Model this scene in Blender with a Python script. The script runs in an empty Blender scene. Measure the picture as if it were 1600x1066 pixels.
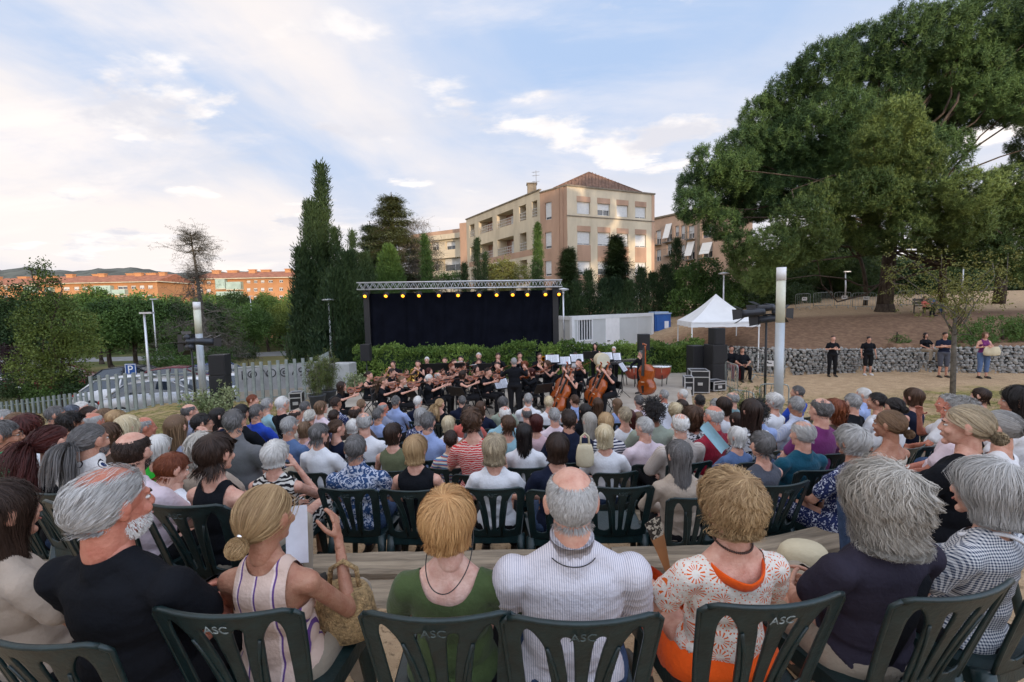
import bpy, bmesh, math, random
import numpy as np
from mathutils import Vector, Matrix, Euler
random.seed(7); np.random.seed(7)
R = math.radians
sc = bpy.context.scene
COL = sc.collection

# ------------------------------------------------------------------ camera
PITCH, ROLL, EYE, FOC = R(4.42), R(1.25), 1.75, 711.0
F_ = Vector((0, math.cos(PITCH), -math.sin(PITCH)))
r0 = Vector((1, 0, 0)); u0 = Vector((0, math.sin(PITCH), math.cos(PITCH)))
RT = math.cos(ROLL)*r0 - math.sin(ROLL)*u0
UP = math.sin(ROLL)*r0 + math.cos(ROLL)*u0
cam_d = bpy.data.cameras.new('camera'); cam = bpy.data.objects.new('camera', cam_d); COL.objects.link(cam)
m = Matrix.Identity(4)
for i in range(3):
    m[i][0] = RT[i]; m[i][1] = UP[i]; m[i][2] = -F_[i]
m[2][3] = EYE
cam.matrix_world = m
cam_d.sensor_width = 36; cam_d.lens = 36*FOC/1600; cam_d.clip_start = .05; cam_d.clip_end = 6000
sc.camera = cam

# ------------------------------------------------------------------ light and sky
SUN_EL, SUN_AZ = R(3.5), R(155)      # azimuth measured clockwise from +Y: the sun stands low behind the camera
w = bpy.data.worlds.new('World'); sc.world = w; w.use_nodes = True
def world_nodes():
    nt = w.node_tree; nt.nodes.clear(); N = nt.nodes.new; L = nt.links.new
    out = N('ShaderNodeOutputWorld'); bg = N('ShaderNodeBackground'); bg.inputs[1].default_value = .1
    sky = N('ShaderNodeTexSky'); sky.sky_type = 'NISHITA'; sky.sun_disc = False
    sky.sun_elevation = SUN_EL; sky.sun_rotation = SUN_AZ; sky.air_density = 1.0; sky.dust_density = 1.5; sky.ozone_density = 1.2
    tc = N('ShaderNodeTexCoord'); sep = N('ShaderNodeSeparateXYZ'); L(tc.outputs['Generated'], sep.inputs[0])
    def math_(op, a, b=None, c=None, clamp=False):
        n = N('ShaderNodeMath'); n.operation = op; n.use_clamp = clamp
        for i, v in enumerate((a, b, c)):
            if v is None: continue
            if isinstance(v, (int, float)): n.inputs[i].default_value = v
            else: L(v, n.inputs[i])
        return n.outputs[0]
    def mix(f, a, b):
        n = N('ShaderNodeMix'); n.data_type = 'RGBA'
        if isinstance(f, (int, float)): n.inputs['Factor'].default_value = f
        else: L(f, n.inputs['Factor'])
        for k, v in (('A', a), ('B', b)):
            s = [q for q in n.inputs if q.name == k and q.type == 'RGBA'][0]
            if isinstance(v, tuple): s.default_value = (*v, 1)
            else: L(v, s)
        return [q for q in n.outputs if q.type == 'RGBA'][0]
    # cloud plane coordinates: direction divided by height, so clouds flatten towards the horizon
    z = math_('MAXIMUM', sep.outputs[2], 0.0); zz = math_('ADD', z, .16)
    cx = math_('DIVIDE', sep.outputs[0], zz); cy = math_('DIVIDE', sep.outputs[1], zz)
    cmb = N('ShaderNodeCombineXYZ'); L(cx, cmb.inputs[0]); L(cy, cmb.inputs[1])
    def noise(vec, scale, detail, rough, dist=0, rot=0, sx=1, sy=1, loc=(0, 0, 0)):
        mp = N('ShaderNodeMapping'); L(vec, mp.inputs[0]); mp.inputs['Rotation'].default_value = (0, 0, rot)
        mp.inputs['Scale'].default_value = (sx, sy, 1); mp.inputs['Location'].default_value = loc
        n = N('ShaderNodeTexNoise'); n.inputs['Scale'].default_value = scale; n.inputs['Detail'].default_value = detail
        n.inputs['Roughness'].default_value = rough; n.inputs['Distortion'].default_value = dist
        L(mp.outputs[0], n.inputs['Vector']); return n.outputs['Fac']
    def ramp(v, lo, hi):
        n = N('ShaderNodeMapRange'); n.interpolation_type = 'SMOOTHSTEP'; L(v, n.inputs[0])
        n.inputs[1].default_value = lo; n.inputs[2].default_value = hi; return n.outputs[0]
    base = mix(.90, sky.outputs[0], (3.1, 4.1, 5.9))          # the clear evening blue between the clouds
    hz = ramp(sep.outputs[2], .40, .0)
    base = mix(math_('MULTIPLY', hz, .9), base, (5.7, 5.35, 5.3))
    west = ramp(sep.outputs[0], .55, -.65)                       # more cloud, and warmer, towards the left
    veil = ramp(noise(cmb.outputs[0], .75, 7, .55, .3, R(-30), 1.0, .6, (3.1, 1.7, 0)), .36, .62)
    veil = math_('MULTIPLY', veil, math_('ADD', .35, math_('MULTIPLY', west, .65)), clamp=True)
    c1 = mix(veil, base, (6.2, 5.75, 5.55))
    wisps = ramp(noise(cmb.outputs[0], 1.25, 9, .62, .35, R(22), .55, 1.25, (7.3, .4, 0)), .47, .72)
    c1 = mix(math_('MULTIPLY', wisps, math_('ADD', .25, math_('MULTIPLY', west, .6))), c1, (6.9, 6.3, 5.95))
    # puffs: small cumulus with grey bellies
    puff = ramp(noise(cmb.outputs[0], 1.7, 12, .56, .15, R(10), .85, 1.15, (1.9, 5.2, 0)), .555, .63)
    belly = ramp(noise(cmb.outputs[0], 2.6, 6, .6, .1, 0, 1, 1, (2.2, 8, 0)), .38, .6)
    pc = mix(belly, (4.9, 4.85, 5.2), (7.1, 6.65, 6.3))
    low = ramp(sep.outputs[2], .66, .25)
    c1 = mix(math_('MULTIPLY', puff, math_('ADD', .45, math_('MULTIPLY', low, .5))), c1, pc)
    grey = ramp(noise(cmb.outputs[0], 1.1, 7, .55, .2, R(4), .6, 1.5, (9.4, 2.2, 0)), .54, .70)
    c1 = mix(math_('MULTIPLY', grey, math_('MULTIPLY', low, .55)), c1, (4.5, 4.6, 5.1))
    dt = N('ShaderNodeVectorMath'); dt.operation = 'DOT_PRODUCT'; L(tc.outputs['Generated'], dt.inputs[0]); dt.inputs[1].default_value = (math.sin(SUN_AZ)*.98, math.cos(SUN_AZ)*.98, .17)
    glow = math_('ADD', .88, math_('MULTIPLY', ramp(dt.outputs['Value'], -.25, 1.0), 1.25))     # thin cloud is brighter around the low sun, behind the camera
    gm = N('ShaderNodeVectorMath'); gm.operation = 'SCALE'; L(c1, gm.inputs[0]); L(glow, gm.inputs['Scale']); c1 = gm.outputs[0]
    gnd = ramp(sep.outputs[2], .0, -.05)
    c1 = mix(gnd, c1, (1.6, 1.5, 1.3))
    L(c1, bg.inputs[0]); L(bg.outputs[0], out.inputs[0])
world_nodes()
sun_d = bpy.data.lights.new('sun', 'SUN'); sun = bpy.data.objects.new('sun', sun_d); COL.objects.link(sun)
sun_d.energy = 2.0; sun_d.angle = R(1.5); sun_d.color = (1, .78, .56)
sd = Vector((math.sin(SUN_AZ)*math.cos(SUN_EL), math.cos(SUN_AZ)*math.cos(SUN_EL), math.sin(SUN_EL)))
sun.rotation_euler = sd.to_track_quat('Z', 'Y').to_euler()
sc.view_settings.view_transform = 'Standard'; sc.view_settings.look = 'None'; sc.view_settings.gamma = 1
sc.view_settings.exposure = 0.92
sc.cycles.use_adaptive_sampling = True; sc.cycles.adaptive_threshold = .02
sc.cycles.max_bounces = 6; sc.cycles.diffuse_bounces = 3; sc.cycles.transparent_max_bounces = 6
sc.cycles.use_denoising = True

# ------------------------------------------------------------------ pixel -> place (photo pixels 1600x1066, Y = distance in metres along the view axis on the ground plan)
def P(x, y, Y):
    d = RT*(x-800) + UP*(533-y) + F_*FOC
    t = Y/d.y
    return Vector((0, 0, EYE)) + d*t
def Zat(x, y, Y): return P(x, y, Y).z
def Xat(x, y, Y): return P(x, y, Y).x
def smooth(t): t = min(max(t, 0), 1); return t*t*(3-2*t)
def lerp(a, b, t): return a+(b-a)*t
# ------------------------------------------------------------------ helpers
def link(o, parent=None):
    COL.objects.link(o)
    if parent is not None: o.parent = parent
    return o
def tag(o, label=None, cat=None, group=None, kind=None):
    for k, v in (('label', label), ('category', cat), ('group', group), ('kind', kind)):
        if v: o[k] = v
    return o
def empty(name, loc=(0, 0, 0), rz=0, label=None, cat=None, group=None, scale=1):
    o = bpy.data.objects.new(name, None); o.empty_display_size = .1; COL.objects.link(o)
    o.location = loc; o.rotation_euler = (0, 0, rz); o.scale = (scale,)*3
    return tag(o, label, cat, group)
def obj(name, mesh, parent=None, mats=None):
    o = bpy.data.objects.new(name, mesh); link(o, parent)
    if mats:
        for i, mt in enumerate(mats):
            if i >= len(mesh.materials): mesh.materials.append(None)
            o.material_slots[i].link = 'OBJECT'; o.material_slots[i].material = mt
    return o
KIDS = {}
def children(o): return [c for c in o.children]
def copy_tree(o, parent=None, names=None):
    c = o.copy(); COL.objects.link(c)
    if parent is not None: c.parent = parent
    for ch in children(o): copy_tree(ch, c)
    return c

class MB:
    """collects simple solids, then links them as one mesh"""
    def __init__(s): s.v = []; s.f = []; s.mi = []; s.cur = 0
    def add(s, vs, fs):
        n = len(s.v); s.v.extend([tuple(v) for v in vs]); s.f.extend([tuple(i+n for i in f) for f in fs]); s.mi.extend([s.cur]*len(fs)); return s
    def box(s, c, size, rot=None, taper=1.0):
        hx, hy, hz = size[0]/2, size[1]/2, size[2]/2
        vs = [Vector((x*hx*(taper if z > 0 else 1), y*hy*(taper if z > 0 else 1), z*hz)) for z in (-1, 1) for y in (-1, 1) for x in (-1, 1)]
        if rot is not None:
            M = rot if isinstance(rot, Matrix) else Euler(rot).to_matrix()
            vs = [M @ v for v in vs]
        vs = [v+Vector(c) for v in vs]
        return s.add(vs, [(0, 2, 3, 1), (4, 5, 7, 6), (0, 1, 5, 4), (2, 6, 7, 3), (0, 4, 6, 2), (1, 3, 7, 5)])
    def tube(s, pts, rad, n=8, caps=True, flat=None):
        pts = [Vector(p) for p in pts]; k = len(pts)
        if not isinstance(rad, (list, tuple)): rad = [rad]*k
        rings = []; prev = None
        for i, p in enumerate(pts):
            d = (pts[min(i+1, k-1)]-pts[max(i-1, 0)])
            d = d.normalized() if d.length > 1e-9 else Vector((0, 0, 1))
            if prev is None:
                a = Vector((0, 0, 1)) if abs(d.z) < .9 else Vector((1, 0, 0))
                if flat is not None: a = Vector(flat)
                x = (a - d*a.dot(d)).normalized()
            else:
                x = prev - d*prev.dot(d); x = x.normalized() if x.length > 1e-6 else prev
            prev = x; y = d.cross(x)
            rr = rad[i] if isinstance(rad[i], (tuple, list)) else (rad[i], rad[i])
            rings.append([p + x*math.cos(2*math.pi*j/n)*rr[0] + y*math.sin(2*math.pi*j/n)*rr[1] for j in range(n)])
        vs = [v for r in rings for v in r]; fs = []
        for i in range(k-1):
            for j in range(n):
                a, b = i*n+j, i*n+(j+1) % n
                fs.append((a, b, b+n, a+n))
        if caps: fs += [tuple(range(n-1, -1, -1)), tuple((k-1)*n+j for j in range(n))]
        return s.add(vs, fs)
    def cap(s, p0, p1, r0, r1=None, n=12, f=(1, 1)):
        """capsule with round ends"""
        r1 = r0 if r1 is None else r1
        p0 = Vector(p0); p1 = Vector(p1); d = (p1-p0); L = d.length; d = d/L if L > 1e-9 else Vector((0, 0, 1))
        pts, rad = [], []
        for a in (80, 55, 28): pts.append(p0-d*r0*math.sin(R(a))); rad.append(r0*math.cos(R(a)))
        for t in (0, .5, 1): pts.append(p0.lerp(p1, t)); rad.append(lerp(r0, r1, t))
        for a in (28, 55, 80): pts.append(p1+d*r1*math.sin(R(a))); rad.append(r1*math.cos(R(a)))
        return s.tube(pts, [(q*f[0], q*f[1]) for q in rad], n)
    def ell(s, c, r, rot=None, nu=16, nv=10):
        c = Vector(c); M = Euler(rot).to_matrix() if rot is not None and not isinstance(rot, Matrix) else (rot or Matrix.Identity(3))
        vs = [c + M @ Vector((0, 0, r[2]))]
        for i in range(1, nv):
            a = math.pi*i/nv
            for j in range(nu):
                b = 2*math.pi*j/nu
                vs.append(c + M @ Vector((r[0]*math.sin(a)*math.cos(b), r[1]*math.sin(a)*math.sin(b), r[2]*math.cos(a))))
        vs.append(c - M @ Vector((0, 0, r[2])))
        fs = [(0, 1+j, 1+(j+1) % nu) for j in range(nu)]
        for i in range(nv-2):
            for j in range(nu):
                a = 1+i*nu+j; b = 1+i*nu+(j+1) % nu; fs.append((a, a+nu, b+nu, b))
        l = len(vs)-1; q = 1+(nv-2)*nu
        fs += [(q+(j+1) % nu, q+j, l) for j in range(nu)]
        return s.add(vs, fs)
    def prism(s, poly, z0, z1):
        n = len(poly); vs = [(x, y, z0) for x, y in poly]+[(x, y, z1) for x, y in poly]
        fs = [tuple(range(n-1, -1, -1)), tuple(range(n, 2*n))]+[(i, (i+1) % n, (i+1) % n+n, i+n) for i in range(n)]
        return s.add(vs, fs)
    def quad(s, *q): return s.add(q, [tuple(range(len(q)))])
    def lathe(s, prof, n=16, c=(0, 0, 0)):
        c = Vector(c); vs = []; fs = []
        for r, z in prof:
            for j in range(n):
                a = 2*math.pi*j/n; vs.append(c+Vector((r*math.cos(a), r*math.sin(a), z)))
        for i in range(len(prof)-1):
            for j in range(n):
                a, b = i*n+j, i*n+(j+1) % n; fs.append((a, b, b+n, a+n))
        fs += [tuple(range(n-1, -1, -1)), tuple((len(prof)-1)*n+j for j in range(n))]
        return s.add(vs, fs)
    def mesh(s, name, smooth_=False, bevel=0):
        me = bpy.data.meshes.new(name); me.from_pydata(s.v, [], s.f)
        if any(s.mi):
            me.polygons.foreach_set('material_index', s.mi)
        if bevel:
            bm = bmesh.new(); bm.from_mesh(me)
            eds = [e for e in bm.edges if len(e.link_faces) == 2 and e.calc_face_angle(0) > .6]
            bmesh.ops.bevel(bm, geom=eds, offset=bevel, segments=2, affect='EDGES', profile=.6); bm.to_mesh(me); bm.free()
        if smooth_: me.polygons.foreach_set('use_smooth', [True]*len(me.polygons))
        me.update(); return me
    def build(s, name, mat, parent=None, smooth_=False, bevel=0, loc=None):
        me = s.mesh(name, smooth_, bevel)
        for mt in (mat if isinstance(mat, (list, tuple)) else [mat]): me.materials.append(mt)
        o = bpy.data.objects.new(name, me); link(o, parent)
        if loc is not None: o.location = loc
        return o

# ------------------------------------------------------------------ materials
MATS = {}
def nodes_of(mt):
    mt.use_nodes = True; nt = mt.node_tree; return nt, nt.nodes.new, nt.links.new, nt.nodes['Principled BSDF']
def mat(name, col, rough=.6, var=.12, vscale=4.0, bump=0.0, bscale=30.0, metal=0.0, spec=.5, detail=4, stretch=(1, 1, 1), coord='Object', alpha=None, emit=None, sheen=0, dark=None, trans=0):
    if name in MATS: return MATS[name]
    mt = bpy.data.materials.new(name); MATS[name] = mt
    nt, N, L, b = nodes_of(mt)
    b.inputs['Roughness'].default_value = rough; b.inputs['Metallic'].default_value = metal
    b.inputs['Specular IOR Level'].default_value = spec
    tc = N('ShaderNodeTexCoord'); mp = N('ShaderNodeMapping'); L(tc.outputs[coord], mp.inputs[0]); mp.inputs['Scale'].default_value = stretch
    if var:
        n = N('ShaderNodeTexNoise'); n.inputs['Scale'].default_value = vscale; n.inputs['Detail'].default_value = detail; n.inputs['Roughness'].default_value = .6
        L(mp.outputs[0], n.inputs['Vector'])
        rp = N('ShaderNodeValToRGB'); L(n.outputs['Fac'], rp.inputs[0])
        d = dark or tuple(c*(1-var*1.6) for c in col)
        rp.color_ramp.elements[0].position = .3; rp.color_ramp.elements[0].color = (*d, 1)
        rp.color_ramp.elements[1].position = .7; rp.color_ramp.elements[1].color = (*[min(1, c*(1+var)) for c in col], 1)
        L(rp.outputs[0], b.inputs['Base Color'])
    else: b.inputs['Base Color'].default_value = (*col, 1)
    if bump:
        n2 = N('ShaderNodeTexNoise'); n2.inputs['Scale'].default_value = bscale; n2.inputs['Detail'].default_value = 6
        L(mp.outputs[0], n2.inputs['Vector']); bp = N('ShaderNodeBump'); bp.inputs['Strength'].default_value = bump; bp.inputs['Distance'].default_value = .02
        L(n2.outputs['Fac'], bp.inputs['Height']); L(bp.outputs[0], b.inputs['Normal'])
    if sheen: b.inputs['Sheen Weight'].default_value = sheen
    if trans: b.inputs['Transmission Weight'].default_value = trans
    if emit: b.inputs['Emission Color'].default_value = (*emit[0], 1); b.inputs['Emission Strength'].default_value = emit[1]
    return mt
def cloth(name, col, **k):
    return mat('cloth_'+name, col, rough=.85, var=.07, vscale=9, bump=.25, bscale=55, spec=.12, sheen=.0 if max(col) < .05 else .12, **k)
def pattern(name, fn):
    """cloth with a printed pattern: fn(N, L, uvw) returns a colour socket"""
    key = 'cloth_'+name
    if key in MATS: return MATS[key]
    mt = bpy.data.materials.new(key); MATS[key] = mt; nt, N, L, b = nodes_of(mt)
    b.inputs['Roughness'].default_value = .85; b.inputs['Specular IOR Level'].default_value = .15
    tc = N('ShaderNodeTexCoord')
    L(fn(N, L, tc.outputs['Object']), b.inputs['Base Color'])
    n2 = N('ShaderNodeTexNoise'); n2.inputs['Scale'].default_value = 55; L(tc.outputs['Object'], n2.inputs['Vector'])
    bp = N('ShaderNodeBump'); bp.inputs['Strength'].default_value = .25; bp.inputs['Distance'].default_value = .02
    L(n2.outputs['Fac'], bp.inputs['Height']); L(bp.outputs[0], b.inputs['Normal'])
    return mt
def _m(N, L, op, a, b=None, c=None):
    n = N('ShaderNodeMath'); n.operation = op
    for i, v in enumerate((a, b, c)):
        if v is None: continue
        if isinstance(v, (int, float)): n.inputs[i].default_value = v
        else: L(v, n.inputs[i])
    return n.outputs[0]
def _mix(N, L, f, a, b):
    n = N('ShaderNodeMix'); n.data_type = 'RGBA'
    if isinstance(f, (int, float)): n.inputs['Factor'].default_value = f
    else: L(f, n.inputs['Factor'])
    for k, v in (('A', a), ('B', b)):
        s = [q for q in n.inputs if q.name == k and q.type == 'RGBA'][0]
        if isinstance(v, tuple): s.default_value = (*v, 1)
        else: L(v, s)
    return [q for q in n.outputs if q.type == 'RGBA'][0]
def _sep(N, L, v):
    n = N('ShaderNodeSeparateXYZ'); L(v, n.inputs[0]); return n.outputs
def stripes(axis, period, duty, ca, cb, edge=None):
    def fn(N, L, v):
        s = _sep(N, L, v)[axis]; t = _m(N, L, 'FRACT', _m(N, L, 'DIVIDE', s, period))
        c = _mix(N, L, _m(N, L, 'GREATER_THAN', t, 1-duty), ca, cb)
        if edge: c = _mix(N, L, _m(N, L, 'COMPARE', t, 1-duty-edge[1], edge[1]), c, edge[0])
        return c
    return fn
def gingham(period, ca, cb):
    def fn(N, L, v):
        s = _sep(N, L, v)
        a = _m(N, L, 'GREATER_THAN', _m(N, L, 'FRACT', _m(N, L, 'DIVIDE', s[0], period)), .5)
        b = _m(N, L, 'GREATER_THAN', _m(N, L, 'FRACT', _m(N, L, 'DIVIDE', s[2], period)), .5)
        return _mix(N, L, _m(N, L, 'MULTIPLY', _m(N, L, 'ADD', a, b), .5), ca, cb)
    return fn
def leafy(scale, lo, hi, ca, cb, dist=2.0, stretch=(1, 1, 1)):
    def fn(N, L, v):
        mp = N('ShaderNodeMapping'); L(v, mp.inputs[0]); mp.inputs['Scale'].default_value = stretch
        n = N('ShaderNodeTexNoise'); n.inputs['Scale'].default_value = scale; n.inputs['Detail'].default_value = 2; n.inputs['Distortion'].default_value = dist
        L(mp.outputs[0], n.inputs['Vector'])
        r = N('ShaderNodeMapRange'); L(n.outputs['Fac'], r.inputs[0]); r.inputs[1].default_value = lo; r.inputs[2].default_value = hi
        return _mix(N, L, r.outputs[0], ca, cb)
    return fn
def zebra(scale, ca, cb, dist=3.0, rot=(0, 0, 0)):
    def fn(N, L, v):
        mp = N('ShaderNodeMapping'); L(v, mp.inputs[0]); mp.inputs['Rotation'].default_value = rot
        n = N('ShaderNodeTexWave'); n.inputs['Scale'].default_value = scale; n.inputs['Distortion'].default_value = dist; n.inputs['Detail'].default_value = 1.5; n.inputs['Detail Scale'].default_value = 2
        n.bands_direction = 'Z'; L(mp.outputs[0], n.inputs['Vector'])
        return _mix(N, L, _m(N, L, 'GREATER_THAN', n.outputs['Fac'], .5), ca, cb)
    return fn
def rings(scale, cols):
    def fn(N, L, v):
        n = N('ShaderNodeTexVoronoi'); n.inputs['Scale'].default_value = scale; n.inputs['Randomness'].default_value = .35; L(v, n.inputs['Vector'])
        d = n.outputs['Distance']
        c = _mix(N, L, _m(N, L, 'LESS_THAN', d, .48), cols[0], cols[1])
        c = _mix(N, L, _m(N, L, 'LESS_THAN', d, .44), c, cols[0])
        return _mix(N, L, _m(N, L, 'LESS_THAN', d, .38), c, cols[2])
    return fn
def crochet():
    def fn(N, L, v):
        n = N('ShaderNodeTexVoronoi'); n.inputs['Scale'].default_value = 12.0; n.inputs['Randomness'].default_value = .2; L(v, n.inputs['Vector'])
        d = n.outputs['Distance']
        # petals round each centre: angle from the cell centre
        vs = N('ShaderNodeVectorMath'); vs.operation = 'SUBTRACT'
        sc_ = N('ShaderNodeVectorMath'); sc_.operation = 'SCALE'; L(v, sc_.inputs[0]); sc_.inputs['Scale'].default_value = 1
        L(sc_.outputs[0], vs.inputs[0]); L(n.outputs['Position'], vs.inputs[1]); s = _sep(N, L, vs.outputs[0])
        ang = _m(N, L, 'ARCTAN2', s[2], s[0]); pet = _m(N, L, 'GREATER_THAN', _m(N, L, 'SINE', _m(N, L, 'MULTIPLY', ang, 14)), .35)
        ring = _m(N, L, 'COMPARE', d, .31, .11)
        hole = _m(N, L, 'MULTIPLY', pet, ring)
        sm = N('ShaderNodeTexVoronoi'); sm.inputs['Scale'].default_value = 95; L(v, sm.inputs['Vector'])
        dots = _m(N, L, 'MULTIPLY', _m(N, L, 'LESS_THAN', sm.outputs['Distance'], .3), _m(N, L, 'GREATER_THAN', d, .45))
        return _mix(N, L, _m(N, L, 'MAXIMUM', hole, dots), (.74, .69, .62), (.70, .13, .02))
    return fn
def skin(name, col):
    key = 'skin_'+name
    if key in MATS: return MATS[key]
    mt = mat(key, col, rough=.5, var=.13, vscale=22, bump=.22, bscale=90, spec=.35, detail=8, dark=(col[0]*.86, col[1]*.66, col[2]*.62))
    b = mt.node_tree.nodes['Principled BSDF']; b.inputs['Subsurface Weight'].default_value = .0
    return mt
def hairmat(name, c1, c2, rough=.58):
    """strand colour runs from c1 to c2 with the per-strand attribute 'tint'"""
    key = 'hair_'+name
    if key in MATS: return MATS[key]
    mt = bpy.data.materials.new(key); MATS[key] = mt; nt, N, L, b = nodes_of(mt)
    at = N('ShaderNodeAttribute'); at.attribute_name = 'tint'
    L(_mix(N, L, at.outputs['Fac'], c1, c2), b.inputs['Base Color'])
    b.inputs['Roughness'].default_value = rough; b.inputs['Specular IOR Level'].default_value = .35; b.inputs['Anisotropic'].default_value = .5
    return mt
# ------------------------------------------------------------------ people
def remesh(mb, voxel, it=6, fac=.5):
    me = mb.mesh('tmp'); ob = bpy.data.objects.new('tmp', me); COL.objects.link(ob)
    md = ob.modifiers.new('r', 'REMESH'); md.mode = 'VOXEL'; md.voxel_size = voxel; md.adaptivity = 0
    s = ob.modifiers.new('s', 'SMOOTH'); s.factor = fac; s.iterations = it
    dg = bpy.context.evaluated_depsgraph_get(); ev = ob.evaluated_get(dg).to_mesh()
    n = len(ev.vertices); V = np.empty(n*3, np.float32); ev.vertices.foreach_get('co', V); V = V.reshape(-1, 3).copy()
    nf = len(ev.polygons); lt = np.empty(nf, np.int32); ev.polygons.foreach_get('loop_total', lt)
    F = np.empty(len(ev.loops), np.int32); ev.loops.foreach_get('vertex_index', F)
    F = F.reshape(-1, 4).copy() if (lt == 4).all() else np.array([list(p.vertices)+([p.vertices[-1]] if len(p.vertices) == 3 else []) for p in ev.polygons])[:, :4]
    ob.evaluated_get(dg).to_mesh_clear(); bpy.data.objects.remove(ob); bpy.data.meshes.remove(me)
    return V, F
def mk(name, V, F, mi=None, smooth_=True):
    me = bpy.data.meshes.new(name); me.vertices.add(len(V)); me.vertices.foreach_set('co', np.asarray(V, np.float32).ravel())
    me.loops.add(F.size); me.loops.foreach_set('vertex_index', np.asarray(F, np.int32).ravel())
    me.polygons.add(len(F)); me.polygons.foreach_set('loop_start', np.arange(0, F.size, 4, dtype=np.int32))
    if mi is not None: me.polygons.foreach_set('material_index', mi.astype(np.int32))
    me.polygons.foreach_set('use_smooth', np.full(len(F), smooth_))
    me.update(calc_edges=True); return me
def xf(V, M):
    A = np.array(M.to_3x3()); t = np.array(M.to_translation()); return V @ A.T + t
def vnoise(V, sc_, seed=0, n=7):
    """smooth pseudo noise: a sum of sines with random directions, about -1..1"""
    rs = np.random.RandomState(seed); out = np.zeros(len(V))
    for k in range(n):
        d = rs.normal(size=3); d /= np.linalg.norm(d); out += np.sin(V @ d * sc_*rs.uniform(.6, 1.6)+rs.uniform(0, 6.28))
    return out/n*1.8
def normals(V, F):
    a, b, c, d = V[F[:, 0]], V[F[:, 1]], V[F[:, 2]], V[F[:, 3]]
    fn = np.cross(c-a, d-b); N = np.zeros_like(V)
    for k in range(4): np.add.at(N, F[:, k], fn)
    return N/np.maximum(np.linalg.norm(N, axis=1, keepdims=True), 1e-9)

def relax_edge(V, F, it=14):
    e = np.concatenate([F[:, [i, (i+1) % 4]] for i in range(4)]); k = np.sort(e, 1); key = k[:, 0].astype(np.int64)*len(V)+k[:, 1]
    u, c = np.unique(key, return_counts=True); b = u[c == 1]; a_, b_ = b//len(V), b % len(V)
    for _ in range(it):
        S = np.zeros_like(V); n = np.zeros(len(V)); np.add.at(S, a_, V[b_]); np.add.at(S, b_, V[a_]); np.add.at(n, a_, 1); np.add.at(n, b_, 1)
        m_ = n == 2; V = V.copy(); V[m_] = V[m_]*.5+S[m_]/2*.5
    return V
HC = np.array((0, -.012, .03)); HR = np.array((.077, .098, .09))
def head_parts(sex):
    b = MB(); f = 0 if sex == 'm' else 1
    b.ell(HC, HR, nu=28, nv=18)
    b.ell((0, .028, -.028), (.060-.004*f, .066, .080), nu=24, nv=16)
    b.ell((0, .030, -.072), (.053-.007*f, .055, .036-.003*f))
    b.ell((0, .078, -.098), (.021-.004*f, .019, .017))
    b.ell((0, .080, .020), (.050, .017, .011))
    b.cap((0, .090, .010), (0, .107-.004*f, -.024), .0085, .0130-.001*f)
    for s in (-1, 1):
        b.ell((s*.011, .100, -.030), (.009, .011, .008))
        b.ell((s*.038, .070, -.030), (.021, .018, .018))
        b.ell((s*.081, -.010, .002), (.010, .021, .033), rot=(R(-12), 0, s*R(-22)))
        b.ell((s*.080, -.004, -.024), (.008, .012, .012))
    b.ell((0, .090, -.053), (.022, .010, .0055)); b.ell((0, .089, -.064), (.019, .010, .0065))
    r = .060 if sex == 'm' else .049
    b.cap((0, -.014, -.05), (0, -.022, -.125), r, r*.97, n=20, f=(1, 1.02))
    return b
def hand_parts(curl=.6):
    """right hand, wrist at origin, fingers along -Z, palm facing -Y(in), thumb towards +Y"""
    b = MB()
    b.ell((0, .002, -.048), (.013, .040, .050)); b.cap((0, 0, .02), (0, 0, -.02), .024, .026, f=(.75, 1.1))
    for k, (y, l) in enumerate(((.030, .070), (.010, .080), (-.010, .074), (-.029, .058))):
        p = Vector((0, y, -.088)); a = 0
        for j, q in enumerate((.45, .32, .23)):
            a += curl*(.35, .75, .55)[j]; d = Vector((-math.sin(a), y*.6 if j == 0 else 0, -math.cos(a))).normalized()
            e = p+d*l*q; b.cap(p, e, .0088-.0007*j, .0084-.0007*j, n=8); p = e
    p = Vector((-.005, .034, -.030)); 
    for j, (dx, dy, dz, l) in enumerate(((-.5, .75, -.6, .040), (-.45, .35, -.85, .034), (-.5, .1, -.9, .026))):
        d = Vector((dx, dy, dz)).normalized(); e = p+d*l; b.cap(p, e, .0115-.001*j, .0105-.001*j, n=8); p = e
    return b
HEADS = {}
for sx in 'mf':
    for det, vx in (('hi', .0054), ('lo', .0115)): HEADS[sx, det] = remesh(head_parts(sx), vx, 5 if det == 'hi' else 2, .45)
HANDS = {('hi', c): remesh(hand_parts(c), .0046, 1, .4) for c in (.5, 1.15)}
HANDS.update({('lo', c): remesh(hand_parts(c), .0085, 1, .3) for c in (.5, 1.15)})

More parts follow.
